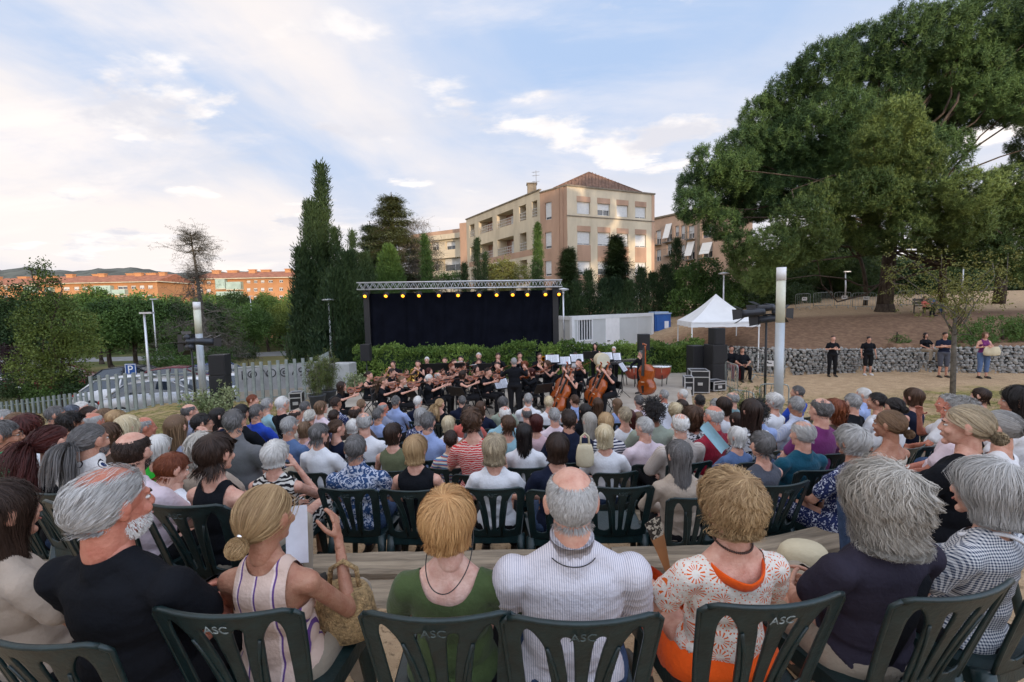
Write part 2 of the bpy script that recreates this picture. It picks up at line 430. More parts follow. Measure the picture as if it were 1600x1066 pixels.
def S_(x, y, z): return Vector((x, y, z))
def pose(kind='lap', sex='m', w=1.0, lean=-6, yaw=0, pitch=0, tilt=0, stand=False, legs=None, arms=None, slump=0, hs=1.07):
    """joint positions of a figure facing +Y, ground at z=0"""
    J = dict(sex=sex, w=w, stand=stand); pz = .93 if stand else .505
    J['pel'] = S_(0, 0 if stand else -.03, pz); M = Matrix.Rotation(R(-lean), 4, 'X')
    def T(x, y, z): return J['pel'] + M @ S_(x, y, z)
    J['T'] = T; J['M'] = M
    sh = (.178 if sex == 'm' else .158)*w
    J['waist'] = T(0, .01, .15); J['chest'] = T(0, .0, .33); J['neck'] = T(0, -.012-slump*.3, .485); J['sh'] = [T(s*sh, -.015+slump, .402) for s in (-1, 1)]
    H = Matrix.Translation(T(0, .03+slump*1.2, .648-slump*.3)) @ Matrix.Rotation(R(yaw), 4, 'Z') @ Matrix.Rotation(R(pitch), 4, 'X') @ Matrix.Rotation(R(tilt), 4, 'Y')
    H = H @ Matrix.Scale(hs, 4); J['H'] = H
    hw = .095*w
    if stand:
        J['hip'] = [S_(s*hw, 0, .90) for s in (-1, 1)]; J['knee'] = [S_(s*.10, .015, .50) for s in (-1, 1)]; J['ank'] = [S_(s*.11, -.02, .09) for s in (-1, 1)]
    else:
        J['hip'] = [S_(s*hw, -.02, .50) for s in (-1, 1)]; J['knee'] = [S_(s*.13, .42, .515) for s in (-1, 1)]; J['ank'] = [S_(s*.13, .40, .09) for s in (-1, 1)]
    if legs: J.update(legs)
    A = {  # elbows and wrists, left then right
        'lap':   (((-.25, .02, .70), (.25, .02, .70)), ((-.09, .22, .60), (.09, .24, .60))),
        'fold':  (((-.26, .06, .72), (.26, .06, .72)), ((.10, .22, .74), (-.10, .20, .78))),
        'phone': (((-.25, .05, .72), (.25, .06, .74)), ((-.08, .26, .66), (.13, .28, .93))),
        'chin':  (((-.25, .02, .70), (.22, .16, .72)), ((-.06, .24, .60), (.05, .15, .98))),
        'clap':  (((-.25, .05, .74), (.25, .05, .74)), ((-.04, .30, .86), (.04, .30, .88))),
        'violin': (((-.26, .20, .86), (.30, .12, .86)), ((-.17, .44, 1.10), (.20, .36, .93))),
        'cello': (((-.30, .16, .84), (.32, .16, .78)), ((-.17, .28, 1.08), (.22, .38, .64))),
        'wind':  (((-.22, .12, .78), (.24, .12, .78)), ((-.07, .30, .98), (.09, .32, .92))),
        'bass':  (((-.32, .16, 1.20), (.30, .22, 1.12)), ((-.26, .32, 1.42), (.16, .42, .98))),
        'hang':  (((-.25, -.02, 1.12), (.25, -.02, 1.12)), ((-.27, .05, .88), (.27, .05, .88))),
        'sfold': (((-.25, .04, 1.13), (.25, .04, 1.13)), ((.09, .20, 1.17), (-.09, .19, 1.20))),
        'sphone': (((-.24, .02, 1.12), (.24, .02, 1.12)), ((-.05, .26, 1.16), (.06, .26, 1.18))),
        'conduct': (((-.34, .12, 1.20), (.34, .12, 1.20)), ((-.36, .36, 1.28), (.36, .36, 1.30))),
        'perc':  (((-.25, .06, 1.13), (.25, .06, 1.13)), ((-.14, .33, 1.05), (.14, .33, 1.05))),
    }[kind]
    if arms: A = arms
    J['elb'] = [Vector(a) for a in A[0]]; J['wri'] = [Vector(a) for a in A[1]]; J['kind'] = kind
    return J
def torso(b, J, o=0.0, neck=True, low=True):
    f = J['sex'] == 'f'; w = J['w']; T = J['T']; M = J['M']; rot = M.to_3x3()
    b.ell(T(0, .0, .31), ((.150-.012*f)*w+o, .098*(w*.5+.5)+o, .175+o), rot, 20, 14)
    b.ell(T(0, -.012, .375), ((.160-.016*f)*w+o, .088+o, .095+o), rot, 20, 12)
    b.ell(T(0, .01, .14), ((.142-.016*f)*w+o, .108*w+o, .15+o), rot, 20, 12)
    if f:
        for s in (-1, 1): b.ell(T(s*.07, .085, .30), (.058+o, .05+o, .055+o), rot)
    else: b.ell(T(0, .035, .16), (.13*w+o, .10*w+o, .12), rot)
    for k, s in enumerate((-1, 1)):
        sh = J['sh'][k]; b.cap(J['neck']-J['M'].to_3x3() @ S_(0, 0, .055), sh, .058+o*.5, .046+o*.7)
        b.cap(J['neck']+S_(s*.022, .0, .022), sh+S_(-s*.035, 0, .006), .040+o*.4, .034+o*.8)
    b.cap(J['neck']-S_(0, 0, .06), J['neck']+S_(0, .012, .055), .072 if not f else .060, .056 if not f else .046, 16)
    if low: b.ell(J['pel']+S_(0, 0, .015), (.158*w+.008*f+o, .118*w+o, .12+o), None, 20, 12)
def arm(b, J, k, o=0.0, part=(0, 2), n=12):
    """part 0..1 upper arm, 1..2 forearm"""
    m_ = .95 if J['sex'] == 'm' else .84; sh, el, wr = J['sh'][k], J['elb'][k], J['wri'][k]
    m_ *= .5+.5*J['w']
    rad = lambda t: lerp(.046, .040, t)*m_ if t <= 1 else lerp(.041, .026, t-1)*m_
    pos = lambda t: sh.lerp(el, t) if t <= 1 else el.lerp(wr, t-1)
    t0, t1 = part
    if t1 <= 1: b.cap(pos(t0), pos(t1), rad(t0)+o, rad(t1)+o*1.15, n)
    else:
        if t0 < 1: b.cap(pos(t0), el, rad(t0)+o, rad(1)+o, n)
        b.cap(pos(max(t0, 1)), pos(t1), rad(1.02)+o, rad(t1)+o, n)
def legs_(b, J, o=0.0, to=2.0):
    w = .5+.5*J['w']
    for k in (0, 1):
        h, kn, an = J['hip'][k], J['knee'][k], J['ank'][k]
        b.cap(h, kn if to >= 1 else h.lerp(kn, to), .085*w+o, lerp(.085, .058, min(to, 1))*w+o, 14)
        if to > 1: b.cap(kn, kn.lerp(an, to-1), .055*w+o, lerp(.055, .038, to-1)+o*1.2, 12)
BODY = {}
def body_mesh(key, J, det='lo', curl=.5):
    if key in BODY: return BODY[key]
    b = MB(); torso(b, J)
    b.cap(J['neck'], J['H'] @ S_(0, -.018, -.10), .062 if J['sex'] == 'm' else .051, .058 if J['sex'] == 'm' else .047, n=16)
    for k in (0, 1): arm(b, J, k)
    legs_(b, J)
    for k in (0, 1): b.cap(J['ank'][k], J['ank'][k]+S_(0, .02, -.03), .038, .036)
    V, F = remesh(b, .0135 if det == 'hi' else .022, 3, .45)
    Vs, Fs = [V], [F]; n = len(V)
    HV, HF = HEADS[J['sex'], det]; Vs.append(xf(HV, J['H'])); Fs.append(HF+n); n += len(HV)
    for k, s in ((0, -1), (1, 1)):
        hV, hF = HANDS[det, curl]
        d = (J['wri'][k]-J['elb'][k]).normalized(); zc = -d
        inn = Vector((-s, 0, 0)); inn = (inn-zc*inn.dot(zc)).normalized()   # palm faces inward
        xax = -inn if s == 1 else inn
        # local -X is the palm side for the right hand; mirror for the left
        X = -inn; Y = zc.cross(X)
        if s == -1: Y = -Y
        M = Matrix((X, Y, zc)).transposed().to_4x4(); M.translation = J['wri'][k]
        hv = hV.copy(); Vs.append(xf(hv, M)); Fs.append((hF if s == 1 else hF[:, ::-1])+n); n += len(hV)
        bf = MB(); an = J['ank'][k]; z0 = an.z-.09
        tw = s*.02
        bf.cap(S_(an.x, an.y-.01, z0+.045), S_(an.x+tw, an.y+.13, z0+.03), .036, .03, f=(1.1, .8)); bf.cap(S_(an.x+tw, an.y+.10, z0+.03), S_(an.x+tw*1.3, an.y+.17, z0+.022), .034, .026, f=(1.2, .7))
        fV, fF = remesh(bf, .018, 1)
        Vs.append(fV); Fs.append(fF+n); n += len(fV)
    me = mk('body', np.vstack(Vs), np.vstack(Fs)); BODY[key] = me; return me
def garment(key, J, kind='tee', neckline='crew', det='lo', ease=.012, seed=1, wr=1.0, longer=0):
    key = ('g', key, kind, neckline, det)
    if key in BODY: return BODY[key]
    b = MB(); torso(b, J, ease)
    b.cap(J['neck']-S_(0, 0, .03), J['neck']+S_(0, .008, .045), (.070 if J['sex'] == 'm' else .058)+ease*.5)
    for k in (0, 1):
        if kind in ('tee', 'poncho'): arm(b, J, k, ease+.006, (0, .62))
        elif kind == 'elbow': arm(b, J, k, ease+.012, (0, 1.12))
        elif kind == 'long': arm(b, J, k, ease+.002, (0, 1.88))
    if longer and J['stand']: legs_(b, J, ease+.02, longer)
    V, F = remesh(b, .0115 if det == 'hi' else .020, 2, .45)
    N = normals(V, F); L = np.array(J['neck'])
    Mi = np.array(J['M'].to_3x3()); q = (V-np.array(J['pel'])) @ Mi     # torso frame
    # folds: long soft ridges, stronger at the waist and under the arms
    rg = 1-np.abs(vnoise(q*np.array((.8, .6, 2.0))+.02*vnoise(q, 14, seed+3)[:, None], 24, seed)); rg2 = 1-np.abs(vnoise(q*np.array((1.5, 1, 1.1)), 17, seed+5))
    amt = .0085*np.clip(1.25-q[:, 2]/.42, .35, 1.1)*wr*(1 if det == 'hi' else .6)
    V = V + N*((rg**3*amt+rg2**3*amt*.7+.003*vnoise(V, 12, seed+9))[:, None])
    c = V[F].mean(axis=1); qc = (c-np.array(J['pel'])) @ Mi; nq = (np.array(J['neck'])-np.array(J['pel'])) @ Mi
    d = qc-nq
    keep = np.ones(len(F), bool)
    if neckline == 'crew': keep &= ~((np.hypot(d[:, 0]/.074, (d[:, 1]-.015)/.080) < 1) & (d[:, 2] > -.03))
    elif neckline == 'scoop': keep &= ~((np.hypot(d[:, 0]/.118, (d[:, 1]-.02)/.13) < 1) & (d[:, 2] > -.085))
    elif neckline == 'collar': keep &= ~((np.hypot(d[:, 0]/.064, (d[:, 1]-.012)/.068) < 1) & (d[:, 2] > -.02))
    if kind == 'tank':
        keep &= ~((d[:, 2] > -.095-.0*d[:, 0]) & (np.abs(d[:, 0]) < .072) ) if neckline == 'straps' else keep
        sx = abs(J['sh'][1].x)
        keep &= ~((np.abs(d[:, 0]) > sx-.055) & (d[:, 2] > -.17)) 
    if kind == 'sleeveless':
        sx = abs(J['sh'][1].x); keep &= ~((np.abs(d[:, 0]) > sx-.012) & (d[:, 2] > -.15))
    F = F[keep]
    V = relax_edge(V, F)
    me = mk('top', V, F); BODY[key] = me; return me
def trousers_mesh(key, J, to=1.95, det='lo', o=.014):
    key = ('t', key, to)
    if key in BODY: return BODY[key]
    b = MB(); w = J['w']; b.ell(J['pel']+S_(0, 0, .0), (.162*w+o, .122*w+o, .11), None, 18, 12); legs_(b, J, o, to)
    V, F = remesh(b, .022, 2); V = V+normals(V, F)*(.004*(1-np.abs(vnoise(V, 22, 3))))[:, None]
    c = V[F].mean(axis=1); F = F[c[:, 2] < J['pel'].z+.085]
    me = mk('trousers', V, F); BODY[key] = me; return me
def shoe_mesh(key, J, k):
    key = ('s', k, key)
    if key in BODY: return BODY[key]
    b = MB(); s = (-1, 1)[k]; an = J['ank'][k]; z0 = an.z-.09; tw = s*.02
    b.cap(S_(an.x, an.y-.015, z0+.048), S_(an.x+tw, an.y+.13, z0+.038), .044, .036, f=(1.1, .85)); b.cap(S_(an.x+tw, an.y+.10, z0+.035), S_(an.x+tw*1.3, an.y+.18, z0+.03), .042, .032, f=(1.2, .75))
    b.box((an.x+tw*.6, an.y+.075, z0+.012), (.085, .27, .022))
    V, F = remesh(b, .018, 1); me = mk('shoe', V, F); BODY[key] = me; return me

# ---- hair -----------------------------------------------------------------
def zmin(y, nape=-.062):
    return np.interp(y, [-.11, -.035, -.012, .012, .045, .07, .1], [nape, nape+.004, -.012, .028, .044, .068, .070])
def hair(style, n=400, K=7, width=.006, seed=0, cap=True, length=1.0, vol=1.0):
    rs = np.random.RandomState(seed)
    st = dict(short=dict(L=.055, lay=.012, grav=.25, lift=.1, clump=.4, curl=(0.002, 30), hull=1),
              crop=dict(L=.018, lay=.004, grav=.1, lift=.7, clump=.1, curl=(0, 0)),
              bald=dict(L=.020, lay=.005, grav=.35, lift=.12, hull=1, clump=.15, curl=(.001, 20), bald=.62),
              thin=dict(L=.05, lay=.016, cut=-.058, grav=.3, lift=.02, clump=.5, hull=1, comb=(.0, -1, -.1), curl=(.003, 22), thin=.93),
              pixie=dict(L=.10, lay=.018, grav=.5, lift=.08, hull=1, clump=.5, curl=(.004, 22)),
              fluffy=dict(L=.12, lay=.028, cut=-.075, grav=.45, lift=.08, hull=1, clump=.38, curl=(.005, 18)),
              bob=dict(L=.26, lay=.024, grav=1.0, lift=.12, clump=.45, curl=(.003, 18), hull=1, cut=-.105),
              wavybob=dict(L=.23, lay=.036, grav=.9, lift=.12, clump=.65, hull=1, curl=(.008, 26), cut=-.115),
              curly=dict(L=.25, lay=.062, grav=.8, lift=.25, clump=.82, hull=1, curl=(.019, 42), cut=-.155),
              shortcurl=dict(L=.12, cut=-.078, lay=.034, grav=.3, lift=.25, hull=1, clump=.65, curl=(.011, 48)),
              afro=dict(L=.075, lay=.040, grav=.0, lift=1.1, clump=.6, curl=(.010, 90)),
              long=dict(L=.46, lay=.022, grav=1.0, lift=.1, clump=.5, curl=(.006, 16), hull=1, cut=-.29),
              longcurly=dict(L=.42, lay=.036, grav=.9, lift=.3, clump=.7, curl=(.013, 40), hull=1, cut=-.26),
              bun=dict(L=.25, lay=.008, grav=.0, lift=.0, clump=.45, curl=(.002, 14), target=(0, -.118, .005), bunr=.036),
              lowbun=dict(L=.25, lay=.010, grav=.0, lift=.0, clump=.5, curl=(.003, 14), target=(0, -.112, -.045), bunr=.034),
              pony=dict(L=.40, lay=.007, grav=.0, lift=.0, clump=.75, curl=(.004, 16), target=(0, -.122, .012), tail=.24),
              curlpony=dict(L=.46, lay=.010, grav=.0, lift=.0, clump=.6, curl=(.016, 45), target=(0, -.125, .02), tail=.26),
              )[style]
    L = st['L']*length
    d = rs.normal(size=(n*4, 3)); d /= np.linalg.norm(d, axis=1, keepdims=True)
    p = HC + HR*d*1.0
    ok = p[:, 2] > zmin(p[:, 1], -.066 if st['L'] > .03 else -.06)
    if 'bald' in st: ok &= (d @ (np.array((0, -.02, 1.))/1.0)) < st['bald']; ok &= p[:, 1] < .045
    if 'thin' in st: ok &= (rs.rand(len(p)) > st['thin']*np.clip(((d @ np.array((0, .05, .998)))-.62)*5, 0, 1))
    d = d[ok][:n]; p = p[ok][:n]; n = len(p)
    Wc = np.array((.012, -.055, .118)); tgt = np.array(st['target']) if 'target' in st else None
    lay = st['lay']*vol*(rs.rand(n)**.7)*.95+.0015
    ln = L*rs.uniform(.75, 1.05, n)
    if tgt is None: v = (p-Wc); 
    else: v = (tgt-p)
    v -= d*(v*d).sum(1, keepdims=True); v /= np.maximum(np.linalg.norm(v, axis=1, keepdims=True), 1e-6)
    if tgt is None:
        vn = v/np.maximum(np.linalg.norm(v, axis=1, keepdims=True), 1e-6)
        swirl = np.cross(vn, d)*.45
        v = vn+swirl*(1 if style in ('short', 'pixie', 'fluffy', 'shortcurl') else 0)
        if 'comb' in st: v = v*.35+np.array(st['comb'])*.9; v -= d*(v*d).sum(1, keepdims=True)
        if style in ('bob', 'long', 'wavybob', 'longcurly'):    # parted: fall to the sides in front
            fr = np.clip((p[:, 1]-.0)*14, 0, 1)[:, None]; v = v*(1-fr)+fr*np.stack((np.sign(p[:, 0]-.01)*1.0, -.55+0*p[:, 0], -.3+0*p[:, 0]), 1)
    v = v+d*st['lift']*rs.uniform(.5, 1.5, (n, 1))+rs.normal(size=(n, 3))*.10
    v /= np.linalg.norm(v, axis=1, keepdims=True)
    k0 = .5 if st['lay'] > .02 else .15
    r0_ = p.copy(); p = HC+(p-HC)/HR*(HR+(lay*k0)[:, None])
    pts = [p.copy()]; cur = p.copy(); frozen = np.zeros(n, bool); ds = ln/(K-1); passed = np.zeros(n, bool)
    sub = 3
    for k in range(1, K):
        for _ in range(sub):
            h = ds/sub
            if tgt is None: v = v+np.array((0, 0, -1.))*(st['grav']*h/.03*.6)[:, None]
            else:
                to = tgt-cur; dist = np.linalg.norm(to, axis=1); near = dist < .018; passed |= near
                q = (cur-HC)/(HR); nn = q/np.linalg.norm(q, axis=1, keepdims=True)
                tt = to-nn*(to*nn).sum(1, keepdims=True)*.9; tt /= np.maximum(np.linalg.norm(tt, axis=1, keepdims=True), 1e-6)
                v = np.where(passed[:, None], v*.8+np.array((0, -.10, -1.))*.25, tt*.7+v*.3)
                if 'tail' not in st: frozen |= passed
            v /= np.maximum(np.linalg.norm(v, axis=1, keepdims=True), 1e-6)
            nxt = cur+v*h[:, None]
            t = k/(K-1)
            off = lay*min(1, k0+t*1.4)+.001
            q = (nxt-HC)/(HR+off[:, None]); r = np.linalg.norm(q, axis=1); inside = (r < 1) & (~passed if tgt is not None else True)
            nx2 = HC+q/np.maximum(r, 1e-6)[:, None]*(HR+off[:, None]); nxt = np.where(inside[:, None], nx2, nxt)
            if 'hull' in st:
                q = (nxt-HC)/(HR+off[:, None]); r = np.linalg.norm(q, axis=1); o_ = (r > 1.0) & (nxt[:, 2] > -.045)
                lim_ = 1.0+.08*(r-1.0); nx3 = HC+q/np.maximum(r, 1e-6)[:, None]*lim_[:, None]*(HR+off[:, None]); nxt = np.where(o_[:, None], nx3, nxt)
            # keep clear of the neck
            nr = np.hypot(nxt[:, 0], nxt[:, 1]+.02); lim = .056+off; bad = (nr < lim) & (nxt[:, 2] < -.04)
            nxt[bad, :2] = (nxt[bad, :2]-np.array((0, -.02)))/np.maximum(nr[bad], 1e-6)[:, None]*lim[bad][:, None]+np.array((0, -.02))
            if 'cut' in st:
                cz = st['cut']*1.0; frozen |= nxt[:, 2] < cz+rs.uniform(-.008, .008)
            # front opening: hair stays off the face
            face = (nxt[:, 1] > .045) & (np.abs(nxt[:, 0]) < .062) & (nxt[:, 2] < .055); nxt[face, 0] = np.sign(nxt[face, 0]+1e-4)*.066
            step = nxt-cur; vv = step/np.maximum(np.linalg.norm(step, axis=1, keepdims=True), 1e-6); v = np.where((inside | (('hull' in st) & (nxt[:, 2] > -.06)))[:, None], v*.35+vv*.65, v)
            cur = np.where(frozen[:, None], cur, nxt)
        pts.append(cur.copy())
    Pt = np.stack(pts, 1)                                          # n,K,3
    M = max(12, n//14); gi = rs.choice(n, M, replace=False); D = ((p[:, None]-p[gi][None])**2).sum(2); g = D.argmin(1)
    t = np.linspace(0, 1, K)[None, :, None]
    ca, cf = st['curl']; 
    ph = vnoise(p, 45, seed+2, 5)*5+rs.uniform(0, .5, n); G = rs.uniform(.7, 1.2, M)[g]
    a = (np.arange(K)/(K-1))[None, :]*ln[:, None]*cf*G[:, None]*2+ph[:, None]+rs.uniform(0, 6.28, M)[g][:, None]
    cv = np.stack((np.cos(a), np.sin(a)*.8, np.sin(a+1.)*.4), 2)*ca*np.minimum(1, t*2.0)
    Pt = Pt*(1-st['clump']*t*.75)+(Pt[gi][g]+(p-p[gi][g])[:, None]*.35)*(st['clump']*t*.75)+cv
    tint = np.clip(.5+rs.normal(size=n)*.14+rs.normal(size=M)[g]*.12+.18*vnoise(p, 22, seed+4, 4), 0, 1)
    # extras: bun as wound strands
    if 'bunr' in st:
        m2 = n//4; c0 = tgt+np.array((0, -st['bunr']*.55, 0)); aa = rs.uniform(0, 6.28, m2); ax = rs.normal(size=(m2, 3))*np.array((.5, 1.2, .5)); ax /= np.linalg.norm(ax, axis=1, keepdims=True)
        ex = np.cross(ax, rs.normal(size=(m2, 3))); ex /= np.linalg.norm(ex, axis=1, keepdims=True); ey = np.cross(ax, ex)
        th = aa[:, None]+np.linspace(0, 3.2, K)[None]; rr = st['bunr']*rs.uniform(.8, 1.12, (m2, 1))
        lp = c0+(np.cos(th)*rr)[..., None]*ex[:, None]+(np.sin(th)*rr)[..., None]*ey[:, None]
        Pt = np.concatenate((Pt, lp)); tint = np.concatenate((tint, np.clip(.5+rs.normal(size=m2)*.3, 0, 1))); n = len(Pt)
    # ribbons
    tan = np.gradient(Pt, axis=1); tl = np.linalg.norm(tan, axis=2, keepdims=True); tan = tan/np.maximum(tl, 1e-7)
    out = Pt-HC; out /= np.maximum(np.linalg.norm(out, axis=2, keepdims=True), 1e-6)
    side = np.cross(tan, out); side /= np.maximum(np.linalg.norm(side, axis=2, keepdims=True), 1e-6); up = np.cross(side, tan)
    tw = rs.uniform(-.7, .7, (n, 1, 1)); sd_ = side*np.cos(tw)+up*np.sin(tw)
    wd = (width*rs.uniform(.6, 1.2, (n, 1, 1)))*(1-.65*np.linspace(0, 1, K)[None, :, None]**2)*.5
    V = np.stack((Pt-sd_*wd, Pt+sd_*wd), 2).reshape(-1, 3)
    i = np.arange(n)[:, None]*K*2+np.arange(K-1)[None]*2; F = np.stack((i, i+1, i+3, i+2), -1).reshape(-1, 4)
    T = np.repeat(tint, K*2)
    if cap:
        nu, nv = 36, 20; u, v_ = np.meshgrid(np.linspace(0, 2*np.pi, nu, endpoint=False), np.linspace(.02, np.pi*.78, nv), indexing='ij')
        dd = np.stack((np.sin(v_)*np.cos(u), np.sin(v_)*np.sin(u), np.cos(v_)), -1).reshape(-1, 3)
        th = st['lay']*vol*(.34 if st['lay'] > .02 else .3)+.001
        CV = HC+dd*(HR+th); base = HC+dd*HR
        good = base[:, 2] > zmin(base[:, 1])-.0
        if 'bald' in st: good &= (dd @ np.array((0, -.02, 1.)) < st['bald']) & (base[:, 1] < .05)
        if 'thin' in st: good &= (dd[:, 2] < .66)
        idx = np.arange(nu*nv).reshape(nu, nv); a_, b_ = idx[:, :-1], idx[:, 1:]; CF = np.stack((a_, b_, np.roll(b_, -1, 0), np.roll(a_, -1, 0)), -1).reshape(-1, 4)
        CF = CF[good[CF].all(1)]
        F = np.vstack((F, CF+len(V))); V = np.vstack((V, CV)); T = np.concatenate((T, np.full(len(CV), .25)))
        if 'bunr' in st:
            b = MB(); b.ell(tuple(tgt+np.array((0, -st['bunr']*.55, 0))), (st['bunr']*.9,)*3, nu=12, nv=8); bv = np.array([tuple(x) for x in b.v]); bf = np.array([tuple(f)+((f[-1],) if len(f) == 3 else ()) for f in b.f if len(f) == 4])
            F = np.vstack((F, bf+len(V))); V = np.vstack((V, bv)); T = np.concatenate((T, np.full(len(bv), .3)))
    me = mk('hair', V, F); at = me.attributes.new('tint', 'FLOAT', 'POINT'); at.data.foreach_set('value', T.astype(np.float32)); return me
def beard_mesh(n=1400, L=.010, width=.003, seed=3):
    rs = np.random.RandomState(seed); d = rs.normal(size=(n*6, 3)); d /= np.linalg.norm(d, axis=1, keepdims=True)
    c = np.array((0, .030, -.062)); r = np.array((.058, .066, .056)); p = c+r*d; ok = (p[:, 2] < -.045+.5*np.abs(p[:, 0])*.6) & (p[:, 1] > .0) & ((p[:, 2] < -.068) | (np.abs(p[:, 0]) > .03) | (p[:, 2] > -.05)) & (p[:, 2] < -.03)
    p = p[ok][:n]; d = d[ok][:n]; v = d*.6+np.array((0, .1, -.8)); v /= np.linalg.norm(v, axis=1, keepdims=True)
    K = 3; Pt = np.stack([p+v*(L*k/(K-1)) for k in range(K)], 1); side = np.cross(v, d); side /= np.linalg.norm(side, axis=1, keepdims=True)
    wd = np.array((1, .8, .3))[None, :, None]*width*.5; V = np.stack((Pt-side[:, None]*wd, Pt+side[:, None]*wd), 2).reshape(-1, 3); m_ = len(p)
    i = np.arange(m_)[:, None]*K*2+np.arange(K-1)[None]*2; F = np.stack((i, i+1, i+3, i+2), -1).reshape(-1, 4)
    me = mk('beard', V, F); at = me.attributes.new('tint', 'FLOAT', 'POINT'); at.data.foreach_set('value', np.repeat(rs.rand(m_), K*2).astype(np.float32)); return me
HAIRS = {}
def hair_shared(style, det):
    k = (style, det)
    if k not in HAIRS:
        HAIRS[k] = hair(style, 420, 6, .008, seed=len(HAIRS)+1, vol=.72) if det == 'lo' else hair(style, 1900, 8, .0038, seed=len(HAIRS)+1, vol=.85)
    return HAIRS[k]
def face_parts(e, H, full=True):
    if 'eye' not in BODY:
        for s in (-1, 1):
            b = MB(); b.ell((s*.030, .0775, .002), (.0110, .0115, .0060), nu=12, nv=8); b.cur = 1; b.ell((s*.030, .0875, .002), (.0050, .003, .0048), nu=10, nv=6); BODY['eye', s] = b.mesh('eye', True)
            b = MB(); b.cap((s*.018, .0945, .021), (s*.045, .085, .022), .0035, n=6); BODY['brow', s] = b.mesh('eyebrow', True)
        b = MB(); b.cap((-.018, .0975, -.0585), (.018, .0975, -.0585), .0042, n=6, f=(1, .9)); BODY['mouth'] = b.mesh('mouth', True); BODY['eye'] = 1
    for s in (-1, 1):
        obj('eye', BODY['eye', s], e, [M_EYE, M_IRIS]).matrix_local = H
        if full: obj('eyebrow', BODY['brow', s], e, [hm('dbrown')]).matrix_local = H
    obj('mouth', BODY['mouth'], e, [M_LIP]).matrix_local = H
def glasses_mesh():
    if 'glasses' in BODY: return BODY['glasses']
    b = MB()
    for s in (-1, 1):
        pts = [(s*.032+.022*math.cos(a), .104, .0+.017*math.sin(a)) for a in [2*math.pi*i/14 for i in range(15)]]; b.tube(pts, .0016, 6)
        b.tube([(s*.054, .104, .006), (s*.074, .07, .008), (s*.084, .0, .008), (s*.084, -.02, -.004)], .0016, 6)
    b.tube([(-.010, .104, .003), (0, .107, .006), (.010, .104, .003)], .0016, 6)
    BODY['glasses'] = b.mesh('glasses', True); return BODY['glasses']
SK = dict(fair=(.60, .36, .27), mid=(.50, .285, .20), tan=(.40, .21, .135), red=(.52, .22, .15), dark=(.26, .14, .09), pale=(.64, .43, .35))
HCOL = dict(white=((.52, .50, .47), (.78, .76, .72)), grey=((.17, .165, .16), (.50, .49, .47)), lgrey=((.30, .29, .275), (.62, .61, .59)), dgrey=((.045, .042, .04), (.22, .21, .205)),
            black=((.006, .005, .005), (.028, .022, .020)), dbrown=((.014, .008, .006), (.055, .030, .020)), brown=((.035, .018, .010), (.12, .062, .034)), lbrown=((.09, .05, .028), (.26, .16, .09)),
            blond=((.25, .15, .07), (.60, .42, .22)), pblond=((.42, .32, .18), (.75, .66, .46)), sblond=((.36, .17, .06), (.72, .45, .20)), red=((.10, .022, .008), (.26, .075, .028)), dred=((.03, .006, .005), (.10, .018, .014)),
            gblond=((.16, .13, .09), (.62, .50, .33)), wgrey=((.24, .22, .19), (.64, .60, .53)), bluegrey=((.05, .06, .08), (.2, .22, .27)))
def hm(c): return hairmat(c, *HCOL[c])
# ------------------------------------------------------------------ ground
STAGE_Z = -1.20
def seat_z(Y):
    return float(np.interp(Y, [2.72, 2.98, 4.15, 4.5, 10.2, 12], [.065, -.34, -.40, -.68, -1.46, -1.5]))
def gz(X, Y):
    z = seat_z(Y) if Y < 12 else -1.5
    if Y < -3: z = 2.0*smooth((-3-Y)/12)+9*smooth((-30-Y)/28)      # added rise, unseen behind the camera, keeps the low sun off the audience
    if Y > 12:
        # the hill on the right behind the stone wall, and the car park falling away on the left
        wl = wall_y(X)
        if X > 6.2 and Y > wl+.25:
            t = Y-wl-.25
            z = lerp(-.42, .75, smooth(t/7)) + max(0, t-7)*.06 - .5*smooth((12-X)/5)*1.2
            z = min(z, 2.2)
        if X < -5.2 or Y > 22:
            a = smooth((-5.2-X)/8) if X < -5.2 else 0
            b = smooth((Y-15.5)/12)
            zl = -1.5 - 1.0*smooth((Y-16.2)/3)*smooth((-4-X)/4) - 1.6*smooth((Y-20)/45)
            z = zl if X < 6.2 else z
    if X < -12 and Y <= 18: z = min(z, lerp(-1.5, -2.6, smooth((-12-X)/6))) if Y > 10 else z
    if X > 5 and Y <= 19 and Y > 6: z += .25*smooth((X-9)/8)
    return z
def wall_y(X): return float(np.interp(X, [7, 9.5, 12.5, 19.5, 40], [22.5, 21.5, 19.2, 17.2, 14]))
def axis(vals):
    out = []
    for a, b, st in vals: out += list(np.arange(a, b, st))
    return out+[vals[-1][1]]
gx = axis([(-420, -60, 30), (-60, -20, 4), (-20, 26, .3), (26, 60, 4), (60, 420, 30)]); gy = axis([(-90, -2, 6), (-2, 2.4, .4), (2.4, 4.8, .06), (4.8, 12, .3), (12, 32, .3), (32, 70, 2), (70, 420, 25), (420, 2400, 200)])
XX, YY = np.meshgrid(gx, gy, indexing='ij'); ZZ = np.array([[gz(x, y) for y in gy] for x in gx])
nearm = (np.abs(XX-3) < 22) & (YY < 32) & (YY > -2)
ZZ += nearm*(.010*np.sin(XX*7.1+YY*3.3)*np.sin(YY*5.7-XX*2.1)+.014*np.sin(XX*2.3+1)*np.sin(YY*1.9))
V = np.stack((XX, YY, ZZ), -1).reshape(-1, 3); nx, ny = len(gx), len(gy); idx = np.arange(nx*ny).reshape(nx, ny)
F = np.stack((idx[:-1, :-1], idx[1:, :-1], idx[1:, 1:], idx[:-1, 1:]), -1).reshape(-1, 4)
gme = mk('ground', V, F)
